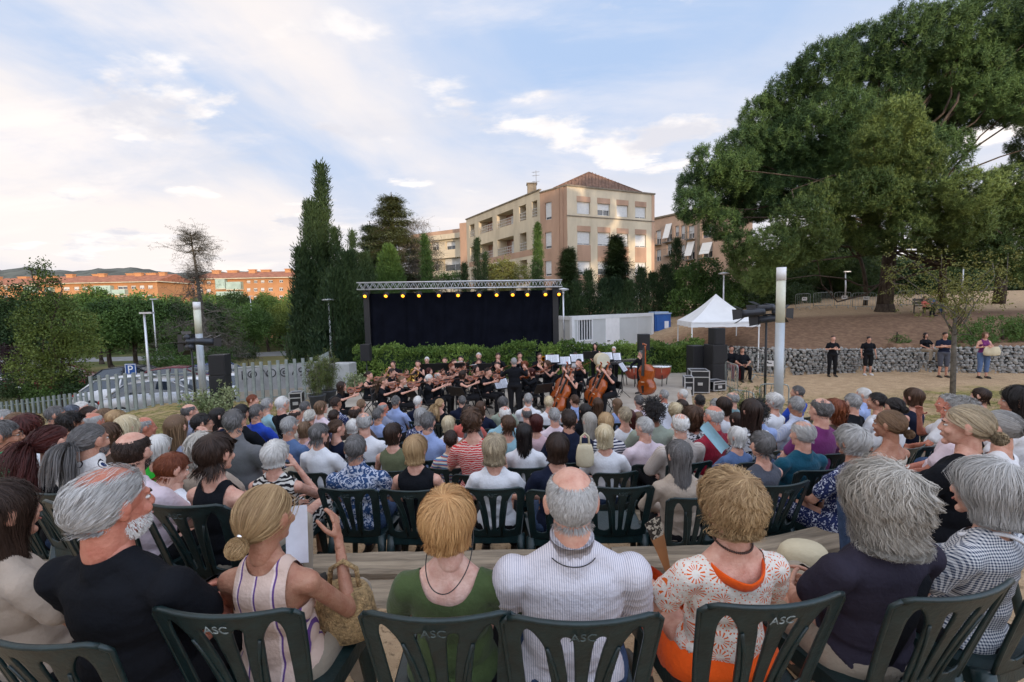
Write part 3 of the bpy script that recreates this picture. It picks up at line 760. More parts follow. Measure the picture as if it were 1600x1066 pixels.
def ground_mat():
    mt = bpy.data.materials.new('sandy_ground'); nt, N, L, b = nodes_of(mt); b.inputs['Roughness'].default_value = .95; b.inputs['Specular IOR Level'].default_value = .1
    tc = N('ShaderNodeTexCoord'); s = _sep(N, L, tc.outputs['Object'])
    def nz(scale, det=6, dist=0):
        n = N('ShaderNodeTexNoise'); n.inputs['Scale'].default_value = scale; n.inputs['Detail'].default_value = det; n.inputs['Distortion'].default_value = dist; n.inputs['Roughness'].default_value = .65
        L(tc.outputs['Object'], n.inputs['Vector']); return n.outputs['Fac']
    def rg(v, lo, hi):
        n = N('ShaderNodeMapRange'); n.interpolation_type = 'SMOOTHSTEP'; L(v, n.inputs[0]); n.inputs[1].default_value = lo; n.inputs[2].default_value = hi; return n.outputs[0]
    c = _mix(N, L, rg(nz(3.5), .3, .7), (.38, .26, .155), (.52, .37, .23))
    c = _mix(N, L, rg(nz(26, 3), .52, .68), c, (.22, .15, .09))
    # dry grass bands on the right and left
    g1 = rg(nz(.9, 8, .5), .47, .62)
    def band(ax, a, b_, f=1.0):
        return _m(N, L, 'MULTIPLY', rg(ax, a, a+f), rg(ax, b_, b_-f))
    right = _m(N, L, 'MULTIPLY', band(s[0], 3.5, 60), band(s[1], 6, 15.5))
    left = _m(N, L, 'MULTIPLY', rg(s[0], -4.2, -5.2), band(s[1], 4.5, 40, 1.5))
    gm = _m(N, L, 'MULTIPLY', _m(N, L, 'MAXIMUM', right, _m(N, L, 'MULTIPLY', left, 1.6)), _m(N, L, 'ADD', g1, .25)); gm = _m(N, L, 'MINIMUM', gm, 1)
    gc = _mix(N, L, rg(nz(7, 5), .35, .65), (.11, .115, .035), (.34, .27, .11))
    c = _mix(N, L, gm, c, gc)
    # brown needle litter on the hill above the wall
    hill = _m(N, L, 'MULTIPLY', rg(s[2], -.75, -.35), _m(N, L, 'MULTIPLY', rg(s[0], 6, 8), band(s[1], 15, 27, 2.5)))
    hc = _mix(N, L, rg(nz(5, 8), .35, .7), (.17, .10, .065), (.29, .18, .11))
    c = _mix(N, L, hill, c, hc)
    far = rg(s[1], 45, 70); fc = _mix(N, L, rg(nz(.06, 5), .4, .6), (.07, .085, .03), (.16, .14, .06)); c = _mix(N, L, far, c, fc)
    lg = _m(N, L, 'MULTIPLY', rg(s[1], 16.5, 20), rg(s[0], -3, -6)); c = _mix(N, L, lg, c, fc)
    L(c, b.inputs['Base Color'])
    bp = N('ShaderNodeBump'); bp.inputs['Strength'].default_value = .6; bp.inputs['Distance'].default_value = .03; L(nz(38, 8), bp.inputs['Height']); L(bp.outputs[0], b.inputs['Normal'])
    return mt
gme.materials.append(ground_mat()); ground = obj('ground', gme); tag(ground, kind='structure')
# ------------------------------------------------------------------ plastic chairs
M_CHAIR = mat('green_plastic', (.006, .020, .021), rough=.38, var=.3, vscale=22, spec=.5, bump=.12, bscale=60, dark=(.004, .013, .014))
def chair_parts():
    def surf(u, v):   # u across, v height above ground -> point on the back surface
        t = (v-.43)/.41; back = -.20-.10*t-.02*t*t
        return Vector((u, back + (u*u)*1.05*(.35+.5*t) - .02*t, v))
    H = .84
    def fld(u, v):
        """negative on the plastic, positive in the openings and outside"""
        t = (v-.43)/.41; au = np.abs(u); wo = .183+.040*np.clip(t, 0, 1)**.8
        ct = np.clip((v-(H-.05))/.05, 0, 1); wo = wo-.05*(1-np.sqrt(np.clip(1-ct**2, 0, 1)))
        out = np.maximum(au-wo, v-(H-.006*np.cos(u*7)+.006)); out = np.maximum(out, .428-v)
        def opening(lo, hi, v0, v1, r):
            c = (lo+hi)/2; h = (hi-lo)/2; a = np.clip((v-(v1-r))/r, 0, 1.5); b2 = np.clip(((v0+.02)-v)/.02, 0, 1.5)
            k = np.sqrt(np.clip(1-a**2, 0, 1))*np.sqrt(np.clip(1-b2**2, 0, 1)); f = h*k-np.abs(au-c)
            return np.minimum(f, np.minimum(v1-v, v-v0)+.002)
        big = opening(np.interp(t, [0, .45, .75, .92], [.068, .088, .106, .132]), np.interp(t, [0, 1], [.148, .178]), .485, H-.034, .062)
        sm = opening(np.interp(t, [0, .5, .75, .92], [.013, .019, .025, .034]), np.interp(t, [0, .5, .75, .92], [.026, .042, .056, .072]), .485, H-.052, .022)
        return np.maximum(out, np.maximum(big, sm))
    nu, nv = 75, 60
    U, Vv = np.meshgrid(np.linspace(-.229, .229, nu), np.linspace(.424, .85, nv), indexing='ij')
    Fv = fld(U, Vv); idx = np.arange(nu*nv).reshape(nu, nv)
    cu = (U[:-1, :-1]+U[1:, 1:])/2; cv = (Vv[:-1, :-1]+Vv[1:, 1:])/2; keep = fld(cu, cv) < 0
    q = np.stack((idx[:-1, :-1], idx[1:, :-1], idx[1:, 1:], idx[:-1, 1:]), -1)[keep]
    from collections import Counter
    ec = Counter()
    for f in q.tolist():
        for i in range(4): ec[(f[i], f[(i+1) % 4])] += 1
    bnd = [e for e in ec if (e[1], e[0]) not in ec]; bv = sorted({i for e in bnd for i in e}); u_, v_ = U.ravel(), Vv.ravel()
    bu, bw = u_[bv].copy(), v_[bv].copy()
    for _ in range(6):
        e_ = 1e-4; f0 = fld(bu, bw); gu = (fld(bu+e_, bw)-fld(bu-e_, bw))/(2*e_); gv = (fld(bu, bw+e_)-fld(bu, bw-e_))/(2*e_); g2 = np.maximum(gu**2+gv**2, .2)
        bu -= np.clip(f0*gu/g2, -.003, .003); bw -= np.clip(f0*gv/g2, -.003, .003)
    u_, v_ = u_.copy(), v_.copy(); u_[bv] = bu; v_[bv] = bw
    used = sorted(set(q.ravel().tolist())); mp = {o: i for i, o in enumerate(used)}; n0 = len(used)
    vs = [surf(float(u_[i]), float(v_[i])) for i in used]; vs2 = [p+Vector((0, -.009, .001)) for p in vs]
    b = MB(); b.add(vs+vs2, [tuple(mp[i] for i in f)[::-1] for f in q.tolist()]+[tuple(mp[i]+n0 for i in f) for f in q.tolist()]+[(mp[a_], mp[b__], mp[b__]+n0, mp[a_]+n0) for a_, b__ in bnd])
    us = np.linspace(-.205, .205, 17)
    b.tube([surf(u, H+.004-.006*math.cos(u*7)-max(0, abs(u)-.175)**2*14)+Vector((0, -.006, 0)) for u in us], .0085, 8)          # rolled edge
    for s in (-1, 1): b.tube([surf(s*(.183+.040*t**.8), .44+.37*t)+Vector((0, -.004, 0)) for t in np.linspace(0, 1, 9)]+[surf(s*.205, H-.006)+Vector((0, -.006, 0))], .0075, 6)
    for s in (-1, 1): b.tube([surf(s*u, v)+Vector((0, -.010, 0)) for u, v in ((.052, .45), (.062, .57), (.078, .66), (.100, .74))], [(.006, .004)]*4, 6)
    back = b.mesh('backrest', True)
    b = MB(); n = 9
    grid = []
    for i in range(n):
        row = []
        for j in range(n):
            u = -1+2*i/(n-1); v = -1+2*j/(n-1); wd = lerp(.195, .222, (v+1)/2); y = -.20+.21*(v+1)
            row.append(Vector((u*wd, y, .435-.018*math.cos(u*1.5)*math.cos(v*1.3)-(.02*max(0, v-.6)**1.0)-.012*max(0, abs(u)-.8)/.2)))
        grid.append(row)
    vs = [p for r in grid for p in r]; fs = [(i*n+j, (i+1)*n+j, (i+1)*n+j+1, i*n+j+1) for i in range(n-1) for j in range(n-1)]
    lo = [p-Vector((0, 0, .012)) for p in vs]; b.add(vs, fs); b.add(lo, [f[::-1] for f in fs])
    ring = [i*n for i in range(n)]+[(n-1)*n+j for j in range(1, n)]+[i*n+n-1 for i in range(n-2, -1, -1)]+[j for j in range(n-2, 0, -1)]
    ap = [vs[i]+Vector((0, 0, .004)) for i in ring]; ap2 = [vs[i]*1.0+Vector((vs[i].x*.03, vs[i].y*.02, -.05)) for i in ring]
    k = len(ring); b.add(ap+ap2, [(i, (i+1) % k, (i+1) % k+k, i+k) for i in range(k)]); b.add([p*.985 for p in ap]+[p*.985 for p in ap2], [(i+k, (i+1) % k+k, (i+1) % k, i) for i in range(k)])
    seat = b.mesh('seat', True)
    legs = []
    for sx in (-1, 1):
        for sy in (-1, 1):
            b = MB(); tx, ty = sx*.185, (-.17 if sy < 0 else .19); bx, by = sx*.225, (-.27 if sy < 0 else .225)
            b.tube([(tx, ty, .432), (lerp(tx, bx, .3), lerp(ty, by, .3), .30), (lerp(tx, bx, .65), lerp(ty, by, .65), .15), (bx, by, 0)], [(.038, .034), (.030, .028), (.025, .023), (.021, .019)], 8)
            legs.append(b.mesh('leg', True))
    return back, seat, legs
CH_B, CH_S, CH_L = chair_parts()
def chair(loc, rz, label, group='green plastic chairs of the audience', detail=True, letters=False):
    e = empty('plastic_chair', loc, rz, label, 'chair', group)
    obj('backrest', CH_B, e, [M_CHAIR]); obj('seat', CH_S, e, [M_CHAIR])
    for l in (CH_L if detail else CH_L): obj('leg', l, e, [M_CHAIR])
    if letters:
        o = bpy.data.objects.new('lettering', letter_mesh('ASC', .040, M_CHALK if letters == 'bright' else M_CHALKD)); link(o, e); o.rotation_euler = (R(108), 0, 0); o.location = (-.040, -.3345, .782)
    return e
M_CHALK = mat('worn_white_paint', (.24, .28, .28), rough=.8, var=.7, vscale=45, dark=(.02, .035, .035))
M_CHALKD = mat('faded_paint', (.07, .095, .095), rough=.8, var=.7, vscale=45, dark=(.008, .02, .02))
LET = {}
def letter_mesh(txt, size, mt=None, ext=.0006):
    k = (txt, size, mt.name if mt else '')
    if k in LET: return LET[k]
    cu = bpy.data.curves.new('lettering', 'FONT'); cu.body = txt; cu.size = size; cu.extrude = ext; cu.align_x = 'LEFT'
    o = bpy.data.objects.new('tmp', cu); COL.objects.link(o); dg = bpy.context.evaluated_depsgraph_get()
    me = bpy.data.meshes.new_from_object(o.evaluated_get(dg)); me.name = 'lettering'; bpy.data.objects.remove(o)
    me.materials.clear(); me.materials.append(mt or M_CHALK); LET[k] = me; return me
# ------------------------------------------------------------------ audience: builder of one seated person
M_JEAN = mat('denim', (.05, .08, .15), rough=.9, var=.2, vscale=20, bump=.3, bscale=90, spec=.1)
M_BLACKT = cloth('black_trousers', (.012, .012, .014)); M_SHOE = mat('shoe_leather', (.03, .025, .02), rough=.6); M_BEIGET = cloth('beige_trousers', (.30, .25, .19))
M_EYE = mat('eye_white', (.7, .68, .64), rough=.2, var=0); M_IRIS = mat('iris_brown', (.02, .012, .008), rough=.15, var=0); M_LIP = mat('lips', (.42, .15, .12), rough=.45, var=.05)
M_GLASS = mat('spectacle_frame', (.02, .016, .014), rough=.3, var=0)
PLACED = []
TR = dict(jean=M_JEAN, black=M_BLACKT, beige=M_BEIGET)
def person(px, py, Y, style, hc, sk_, kind, neckline, topmat, label, sex='m', w=1.0, yaw=0, pitch=0, tilt=0, pose_='lap', face=None, det='lo', lean=-8, tr='black', group=None, slump=0, hair_own=None, root=None, glasses=False, beard=None, curl=.5, cat='person', smin=.9, smax=1.09, chair_label=None, z=None, letters=False, skirt=False, arms=None, stand=False, legs=None, shoe=None, tlen=1.95):
    key = (pose_, sex, round(w, 2), yaw, pitch, tilt, lean, slump, det, curl, Y < 2, repr(arms), stand, repr(legs))
    if ('J',)+key not in BODY: BODY[('J',)+key] = pose(pose_, sex, w, lean, yaw, pitch, tilt, slump=slump, arms=arms, stand=stand, legs=legs, hs=1.07 if det == 'hi' and Y < 2 else (1.0 if det == 'hi' else (1.05 if z is not None else .96)))
    J = BODY[('J',)+key]
    h = J['H'].to_translation()
    def solve(Y, lo, hi):
        for _ in range(8):
            H = P(px, py, Y); d = Vector((-H.x, 14.5-H.y)); rz = math.atan2(-d.x, d.y) if face is None else R(face); off = Matrix.Rotation(rz, 3, 'Z') @ h
            X0, Y0 = H.x-off.x, H.y-off.y; g = gz(X0, Y0) if z is None else z; s = (H.z-g)/h.z
            if s > hi: Y *= 1.03
            elif s < lo: Y *= .97
            else: break
        return X0, Y0, g, rz, min(max(s, lo), hi)
    best = None
    for fac in (1, .94, 1.06, .9, 1.1, .86, 1.14, .82, 1.19, 1.25) if Y > 2 else (1,):
        lo, hi = (.84, smax) if Y < 2 else (smin, smax) if fac == 1 else (smin-.04, smax+.04)
        X0, Y0, g, rz, s = solve(Y*fac, lo, hi); d = min([math.hypot(X0-a, Y0-b_) for a, b_ in PLACED] or [9])
        if best is None or d > best[0]: best = (d, X0, Y0, g, rz, s)
        if d > .42: break
    d, X0, Y0, g, rz, s = best if d <= .42 else (d, X0, Y0, g, rz, s); PLACED.append((X0, Y0))
    e = empty('person', (X0, Y0, g), rz, label, cat, group, scale=s)
    bm_ = body_mesh(key, J, det, curl); obj('body', bm_, e, [skin(sk_, SK[sk_])])
    obj('top', garment(key, J, kind, neckline, det, seed=int(px) % 7 if det == 'hi' else 1), e, [topmat])
    if skirt: obj('skirt', trousers_mesh(key, J, 1.2, det, .05), e, [TR.get(tr, tr)])
    else: obj('trousers', trousers_mesh(key, J, tlen, det), e, [TR.get(tr, tr)])
    for k_ in (0, 1) if det == 'hi' or stand or shoe else (): obj('shoe', shoe_mesh(key, J, k_), e, [shoe or M_SHOE])
    hob = None
    if style:
        hob = obj('hair', hair_own or hair_shared(style, det), e, [hm(hc)]); hob.matrix_local = J['H']
    if beard: o = obj('beard', BODY.setdefault('beard', beard_mesh()), e, [hm(beard)]); o.matrix_local = J['H']
    if det == 'hi' or abs(yaw) > 25 or abs(math.degrees(rz)) > 25:
        face_parts(e, J['H'], det == 'hi')
    if glasses: o = obj('spectacles', glasses_mesh(), e, [M_GLASS]); o.matrix_local = J['H']
    c = None
    if chair_label:
        c = chair((X0, Y0-0.0, g), rz, chair_label, letters=letters)
    return e, J, s, c
# ---- the front row ---------------------------------------------------------
def own(style, seed, **k): return hair(style, 4600, 8, .0019, seed=seed, **k)
C1 = 'green plastic chairs of the audience'
C_STRIPE = pattern('fine_grey_stripes', stripes(0, .0075, .25, (.66, .63, .66), (.30, .30, .38)))
C_KNIT = pattern('purple_striped_knit', stripes(0, .068, .10, (.62, .46, .38), (.13, .06, .22), edge=((.75, .60, .55), .05)))
C_GING = pattern('gingham_check', gingham(.011, (.68, .68, .68), (.03, .05, .10)))
C_CROC = pattern('crochet_lace', crochet())
C_GREEN = cloth('olive_green', (.065, .095, .035)); C_BLACK = cloth('black', (.008, .009, .012)); C_NAVY = cloth('navy', (.012, .016, .035)); C_BEIGE = cloth('beige', (.42, .34, .27)); C_DKNAVY = cloth('faded_navy', (.030, .026, .040)); C_WHITE = cloth('white', (.72, .72, .74)); C_ORANGE = cloth('orange', (.80, .10, .01))
a1 = person(-6, 805, 1.50, 'long', 'dbrown', 'mid', 'tee', 'crew', C_BEIGE, 'woman with long dark brown hair in a beige tee ending the front row', 'f', 1.0, yaw=4, det='hi', hair_own=own('long', 11), tr='black', face=-24, chair_label='green slatted chair behind the woman in the beige tee')
a2 = person(172, 792, 1.36, 'thin', 'lgrey', 'red', 'tee', 'crew', C_BLACK, 'grey haired bearded man in a black tee with sunburnt neck', 'm', 1.22, yaw=-12, det='hi', hair_own=own('thin', 12), beard='white', face=-10, chair_label='green slatted chair behind the man in the black tee')
a3 = person(413, 812, 1.46, 'lowbun', 'blond', 'tan', 'tank', 'crew', C_KNIT, 'woman with blond bun in a cream top with purple stripes holding a white sheet', 'f', 1.0, yaw=-12, det='hi', hair_own=own('lowbun', 13), face=-3, letters='bright', arms=(((-.24, .02, .70), (.235, .07, .67)), ((-.09, .22, .60), (.145, .20, .90))), chair_label='chair with white letters behind the woman in the striped top', tr='beige')
a4 = person(700, 820, 1.47, 'fluffy', 'sblond', 'pale', 'tee', 'scoop', C_GREEN, 'woman with short strawberry blond hair in an olive green tee', 'f', 1.08, yaw=-6, tilt=-4, det='hi', hair_own=own('fluffy', 14, vol=.85), face=-2, letters=True, chair_label='green slatted chair behind the woman in the olive green tee', tr='black')
a5 = person(893, 788, 1.40, 'bald', 'lgrey', 'fair', 'elbow', 'collar', C_STRIPE, 'bald man with white fringe in a white shirt with thin stripes', 'm', 1.17, det='hi', hair_own=own('bald', 15), face=0, letters=True, chair_label='green slatted chair behind the bald man in the striped shirt', tr='jean')
a6 = person(1145, 792, 1.45, 'curly', 'blond', 'fair', 'tee', 'scoop', C_CROC, 'woman with short curly blond hair in white crochet over orange', 'f', 1.08, yaw=6, det='hi', hair_own=hair('shortcurl', 4000, 11, .0018, seed=16, vol=.85), face=6, letters='bright', chair_label='green slatted chair with white letters behind the woman in white crochet', tr=C_ORANGE, skirt=True)
a7 = person(1385, 783, 1.47, 'curly', 'wgrey', 'mid', 'tee', 'crew', C_DKNAVY, 'person with big curly grey hair in a dark navy polo shirt', 'm', 1.16, yaw=6, det='hi', hair_own=hair('curly', 4800, 12, .0019, seed=17, vol=.84), face=12, chair_label='green slatted chair behind the person in the dark navy polo', tr='beige')
a8 = person(1552, 770, 1.62, 'wavybob', 'lgrey', 'fair', 'tee', 'crew', C_GING, 'woman with a grey bob in a navy and white gingham shirt', 'f', 1.04, yaw=10, det='hi', hair_own=own('wavybob', 18), face=20, chair_label='green slatted chair behind the woman in gingham', tr='black')
# ------------------------------------------------------------------ buildings
class Wall:
    """a vertical wall plane from A to B (ground plan), outward normal towards the camera"""
    def __init__(s, A, B):
        s.A = Vector((A[0], A[1], 0)); d = Vector((B[0]-A[0], B[1]-A[1], 0)); s.L = d.length; s.d = d/s.L; s.n = Vector((s.d.y, -s.d.x, 0))
        if s.n.dot(-s.A) < 0: s.n = -s.n
    def uz(s, px, py):
        o = Vector((0, 0, EYE)); r = P(px, py, 10)-o; t = (s.A-o).dot(s.n)/r.dot(s.n); q = o+r*t; return (q-s.A).dot(s.d), q.z
    def at(s, u, z, out=0.0): return s.A+s.d*u+s.n*out+Vector((0, 0, z))
    def facade(s, b, u0, u1, z0, z1, holes, depth=.28, org=Vector((0, 0, 0))):
        us = sorted({u0, u1, *[h[0] for h in holes], *[h[1] for h in holes]}); zs = sorted({z0, z1, *[h[2] for h in holes], *[h[3] for h in holes]})
        us = [u for u in us if u0 <= u <= u1]; zs = [z for z in zs if z0 <= z <= z1]; g = lambda u, z, o=0: s.at(u, z, o)-org
        for i in range(len(us)-1):
            for j in range(len(zs)-1):
                cu, cz = (us[i]+us[i+1])/2, (zs[j]+zs[j+1])/2
                if any(h[0] < cu < h[1] and h[2] < cz < h[3] for h in holes): continue
                b.quad(g(us[i], zs[j]), g(us[i+1], zs[j]), g(us[i+1], zs[j+1]), g(us[i], zs[j+1]))
        for h in holes:
            a, c, e, f = h[:4]; dp = h[4] if len(h) > 4 else depth
            for q in (((a, e), (c, e)), ((c, e), (c, f)), ((c, f), (a, f)), ((a, f), (a, e))): b.quad(g(*q[0]), g(*q[1]), g(*q[1], -dp), g(*q[0], -dp))
    def box(s, b, u0, u1, z0, z1, o0, o1, org=Vector((0, 0, 0))):
        v = [s.at(u, z, o)-org for o in (o0, o1) for z in (z0, z1) for u in (u0, u1)]
        b.add(v, [(0, 1, 3, 2), (4, 6, 7, 5), (0, 4, 5, 1), (2, 3, 7, 6), (0, 2, 6, 4), (1, 5, 7, 3)])
M_CREAM = mat('cream_render', (.56, .48, .35), rough=.9, var=.12, vscale=.6, bump=.2, bscale=8, spec=.1, stretch=(1, 1, .35)); M_TERRA = mat('terracotta_render', (.43, .28, .195), rough=.9, var=.16, vscale=.5, bump=.2, bscale=8, spec=.1, stretch=(1, 1, .3))
M_STRING = mat('stone_band', (.20, .165, .12), rough=.9, var=.25, vscale=1.5); M_WFRAME = mat('white_window_frame', (.62, .62, .60), rough=.4, var=.03); M_SHUT = mat('roller_shutter', (.60, .60, .58), rough=.6, var=.05)
M_GLASSW = mat('window_glass', (.05, .06, .07), rough=.06, var=.2, vscale=.8, spec=.9); M_TILE = mat('roof_tiles', (.16, .09, .06), rough=.9, var=.3, vscale=2.5, bump=.8, bscale=6); M_RAIL = mat('grey_railing', (.16, .15, .14), rough=.5, var=.1); M_WRAIL = mat('pale_railing', (.5, .48, .45), rough=.5, var=.1)
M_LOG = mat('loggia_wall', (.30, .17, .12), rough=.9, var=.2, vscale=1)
def window(W, parent, org, u0, u1, z0, z1, dp=.22, shut=.0, bars=1, louv=True):
    b = MB(); f = .07
    for a in ((u0, u1, z0, z0+f), (u0, u1, z1-f, z1), (u0, u0+f, z0, z1), (u1-f, u1, z0, z1)): W.box(b, *a, -dp-.04, -dp+.03, org)
    for k in range(bars): c = u0+(u1-u0)*(k+1)/(bars+1); W.box(b, c-.035, c+.035, z0, z1, -dp-.04, -dp+.035, org)
    o = b.build('window', M_WFRAME, parent)
    b = MB(); W.box(b, u0+.02, u1-.02, z0+.02, z1-.02, -dp-.06, -dp-.02, org); b.build('pane', M_GLASSW, o)
    if shut > 0:
        b = MB(); n = max(3, int((z1-z0)*shut/.10)); zb = z1-(z1-z0)*shut
        for k in range(n): a = lerp(zb, z1, k/n); W.box(b, u0+.03, u1-.03, a+.006, lerp(zb, z1, (k+1)/n), -dp+.04, -dp+.06, org)
        b.build('shutter', M_SHUT, o)
    return o
def main_block():
    A = P(887, 400, 50); B = P(1022, 400, 54.9); C = P(845, 400, 53); D = P(730, 400, 69.8); org = Vector((A.x, A.y, -4)); e = empty('apartment_block', org, 0, 'cream and terracotta apartment block with hipped brown roof above the stage', 'building')
    zt = P(887, 289, 50).z; rs = np.random.RandomState(2)
    # front face
    W = Wall((A.x, A.y), (B.x, B.y)); X = lambda v: 700+v/3.231; Y = lambda v: 250+v/3.231
    b = MB(); holes = []; terr = []; wins = []
    cols = [(652, 718), (755, 818), (852, 910), (945, 1000)]
    rows = [(210, 272, 182), (360, 428, 332), (510, 578, 482)]
    zz = [(W.uz(X(660), Y(q[0]))[1], W.uz(X(660), Y(q[1]))[1], W.uz(X(660), Y(q[2]))[1]) for q in rows]; zb = -4
    pitch = zz[1][0]-zz[2][0]; zz += [(zz[2][0]-pitch, zz[2][1]-pitch, zz[2][2]-pitch)]
    for c0, c1 in cols:
        u0, u1 = W.uz(X(c0), Y(300))[0], W.uz(X(c1), Y(300))[0]
        for k, (t_, b_, tt) in enumerate(zz):
            holes.append((u0, u1, b_, t_, .22)); wins.append((u0, u1, b_, t_))
            terr.append((u0-.0, u1+.0, t_+.003, tt)); 
            if k in (1, 2): nx = zz[k+1][2]; terr.append((u0, u1, nx+.003, b_-.003))
    W.facade(b, 0, W.L, zb, zt, holes, org=org)
    b.build('wall', M_CREAM, e)
    b = MB()
    for u0, u1, z0, z1 in terr: W.box(b, u0-.04, u1+.04, z0, z1, -.05, .012, org)
    b.build('panel', M_TERRA, e)['kind'] = 'stuff'
    b = MB(); z = zz[0][1]-.22; W.box(b, -.05, W.L+.02, z-.10, z, -.05, .07, org); W.box(b, -.1, W.L+.1, zt-.12, zt+.05, -.1, .12, org); b.build('cornice', M_STRING, e)
    for (u0, u1, z0, z1) in wins: window(W, e, org, u0, u1, z0, z1, shut=float(rs.choice([.95, .8, .55, .9])), bars=1)
    b = MB(); W.box(b, W.L-.38, W.L+.03, zb, zt-.2, -.2, .03, org); b.build('corner_pier', M_TERRA, e)
    # chamfer face
    Wc = Wall((C.x, C.y), (A.x, A.y)); b = MB(); holes = []
    for t_, b_ in ((218, 298), (368, 445), (512, 585)):
        u0, z1 = Wc.uz(X(489), Y(t_)); u1, z0 = Wc.uz(X(523), Y(b_)); holes.append((u0, u1, z0, z1, .2))
    Wc.facade(b, 0, Wc.L, zb, zt-.1, holes, org=org); b.build('wall', M_TERRA, e)
    for h in holes: window(Wc, e, org, h[0], h[1], h[2], h[3], .2, shut=.85, bars=0)
    b = MB(); Wc.box(b, Wc.L-1.5, Wc.L-1.1, zb, zt-.12, -.1, .05, org); Wc.box(b, Wc.L-.9, Wc.L-.55, zb, zt-.12, -.1, .09, org); b.build('pilaster', M_TERRA, e)
    b = MB(); Wc.box(b, 0, Wc.L, zt-.1, zt+.05, -.1, .1, org); b.build('cornice', M_STRING, e)
    # balcony wing
    Ww = Wall((D.x, D.y), (C.x, C.y)); b = MB(); holes = []; floors = []
    cx = [(108, 133), (155, 225), (247, 330), (360, 395), (425, 452)]
    zr = [(Ww.uz(X(290), Y(262))[1], Ww.uz(X(290), Y(335))[1])]; zr.append((Ww.uz(X(290), Y(393))[1], Ww.uz(X(290), Y(478))[1])); dz = zr[0][0]-zr[1][0]; zr += [(zr[1][0]-dz, zr[1][1]-dz), (zr[1][0]-2*dz, zr[1][1]-2*dz)]
    for c0, c1 in cx:
        u0, u1 = Ww.uz(X(c0), 350)[0], Ww.uz(X(c1), 350)[0]
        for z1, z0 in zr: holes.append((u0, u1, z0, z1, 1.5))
    ztw = Ww.uz(X(300), Y(218))[1]
    Ww.facade(b, 0, Ww.L, zb, ztw, holes, org=org); b.build('wall', M_CREAM, e)
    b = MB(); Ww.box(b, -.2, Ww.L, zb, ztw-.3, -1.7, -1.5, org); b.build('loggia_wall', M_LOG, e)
    b = MB(); Ww.box(b, -.1, Ww.L+.05, ztw-.02, ztw+.12, -.2, .12, org); b.build('cornice', M_STRING, e)
    for k, h in enumerate(holes):
        w_ = h[1]-h[0]
        if w_ > 1.2: window(Ww, e, org, h[0]+w_*.35, h[0]+w_*.8, h[2]+.05, h[3]-.35, 1.42, shut=float(rs.choice([.3, .6, .9])), bars=1)
        b = MB(); zt_ = h[2]+.95
        for t in (0, .5, 1): Ww.box(b, h[0], h[1], h[2]+.18+t*.72, h[2]+.23+t*.72, -.08, -.03, org)
        for j in range(int(w_/.5)+1): u = h[0]+.05+j*.5; Ww.box(b, u, u+.03, h[2], zt_, -.07, -.04, org) if u+.03 < h[1] else None
        b.build('railing', M_WRAIL, e)
    for z1, z0 in zr[1:3]:
        b = MB(); Ww.box(b, .6, Ww.L-1.2, z0-.75, z0-.02, -.05, .015, org); b.build('panel', M_TERRA, e)
    b = MB(); We = Wall((D.x-1.1, D.y+.6), (D.x, D.y)); We.facade(b, 0, We.L, zb, ztw-.4, [], org=org); b.build('wall', M_TERRA, e)
    # body behind, flat roof, hipped roof
    bk = Vector((A.x+1, A.y+11, 0)); b = MB(); p = [A, B, B+Vector((-5, 9, 0)), A+Vector((-5, 12, 0)), D+Vector((4, 5, 0)), D, C]; p = [Vector((q.x, q.y, 0))-Vector((org.x, org.y, 0)) for q in p]
    b.add([(q.x, q.y, zt-.08+4) for q in p], [tuple(range(7))]); b.add([(q.x, q.y, 0) for q in p]+[(q.x, q.y, zt-.09+4) for q in p], [(i, i+1, i+8, i+7) for i in (1, 2, 3, 4)]); b.build('flat_roof', M_STRING, e)
    q0 = Wc.at(Wc.L*.55, zt, .1)-org; q1 = W.at(W.L*.84, zt, .1)-org; back = Vector((-3.2, 8, 0)); ap = P(920, 269.5, 55.5)-org
    b = MB(); b.add([q0, q1, q1+back, q0+back, ap], [(0, 1, 4), (1, 2, 4), (2, 3, 4), (3, 0, 4), (0, 3, 2, 1)]); 
    for a, c in ((q0, ap), (q1, ap)): b.tube([a, c], .09, 6)
    n = 26
    for i in range(1, n): t = i/n; s0 = q0.lerp(q1, t); tt = min(t/.42, (1-t)/.58) if 1 else 0; b.tube([s0+Vector((0, 0, .02)), s0.lerp(ap+(q0-q1)*0, 0)+(ap-q0.lerp(q1, .38))*min(1, tt)+Vector((0, 0, .03))], .055, 4)
    b.build('hipped_roof', M_TILE, e)
    b = MB(); c = P(831, 297, 57)-org; b.box(c, (1.1, .9, 1.3)); b.box(c+Vector((0, 0, .7)), (1.3, 1.1, .12)); b.build('chimney', M_STRING, e)
    b = MB(); c = P(838, 300, 56)-org; b.tube([c, c+Vector((0, 0, 2.5))], .03, 5)
    for z in (1.2, 1.9, 2.3): b.tube([c+Vector((-.5, 0, z)), c+Vector((.4, 0, z+.05))], .02, 4); b.tube([c+Vector((-.25, -.3, z)), c+Vector((-.25, .3, z))], .018, 4)
    b.build('aerial', M_RAIL, e)
main_block()
M_PINKW = mat('pink_beige_render', (.43, .30, .22), rough=.9, var=.12, vscale=.5, bump=.15, bscale=8); M_AWN = mat('white_awning', (.68, .68, .66), rough=.8, var=.04)
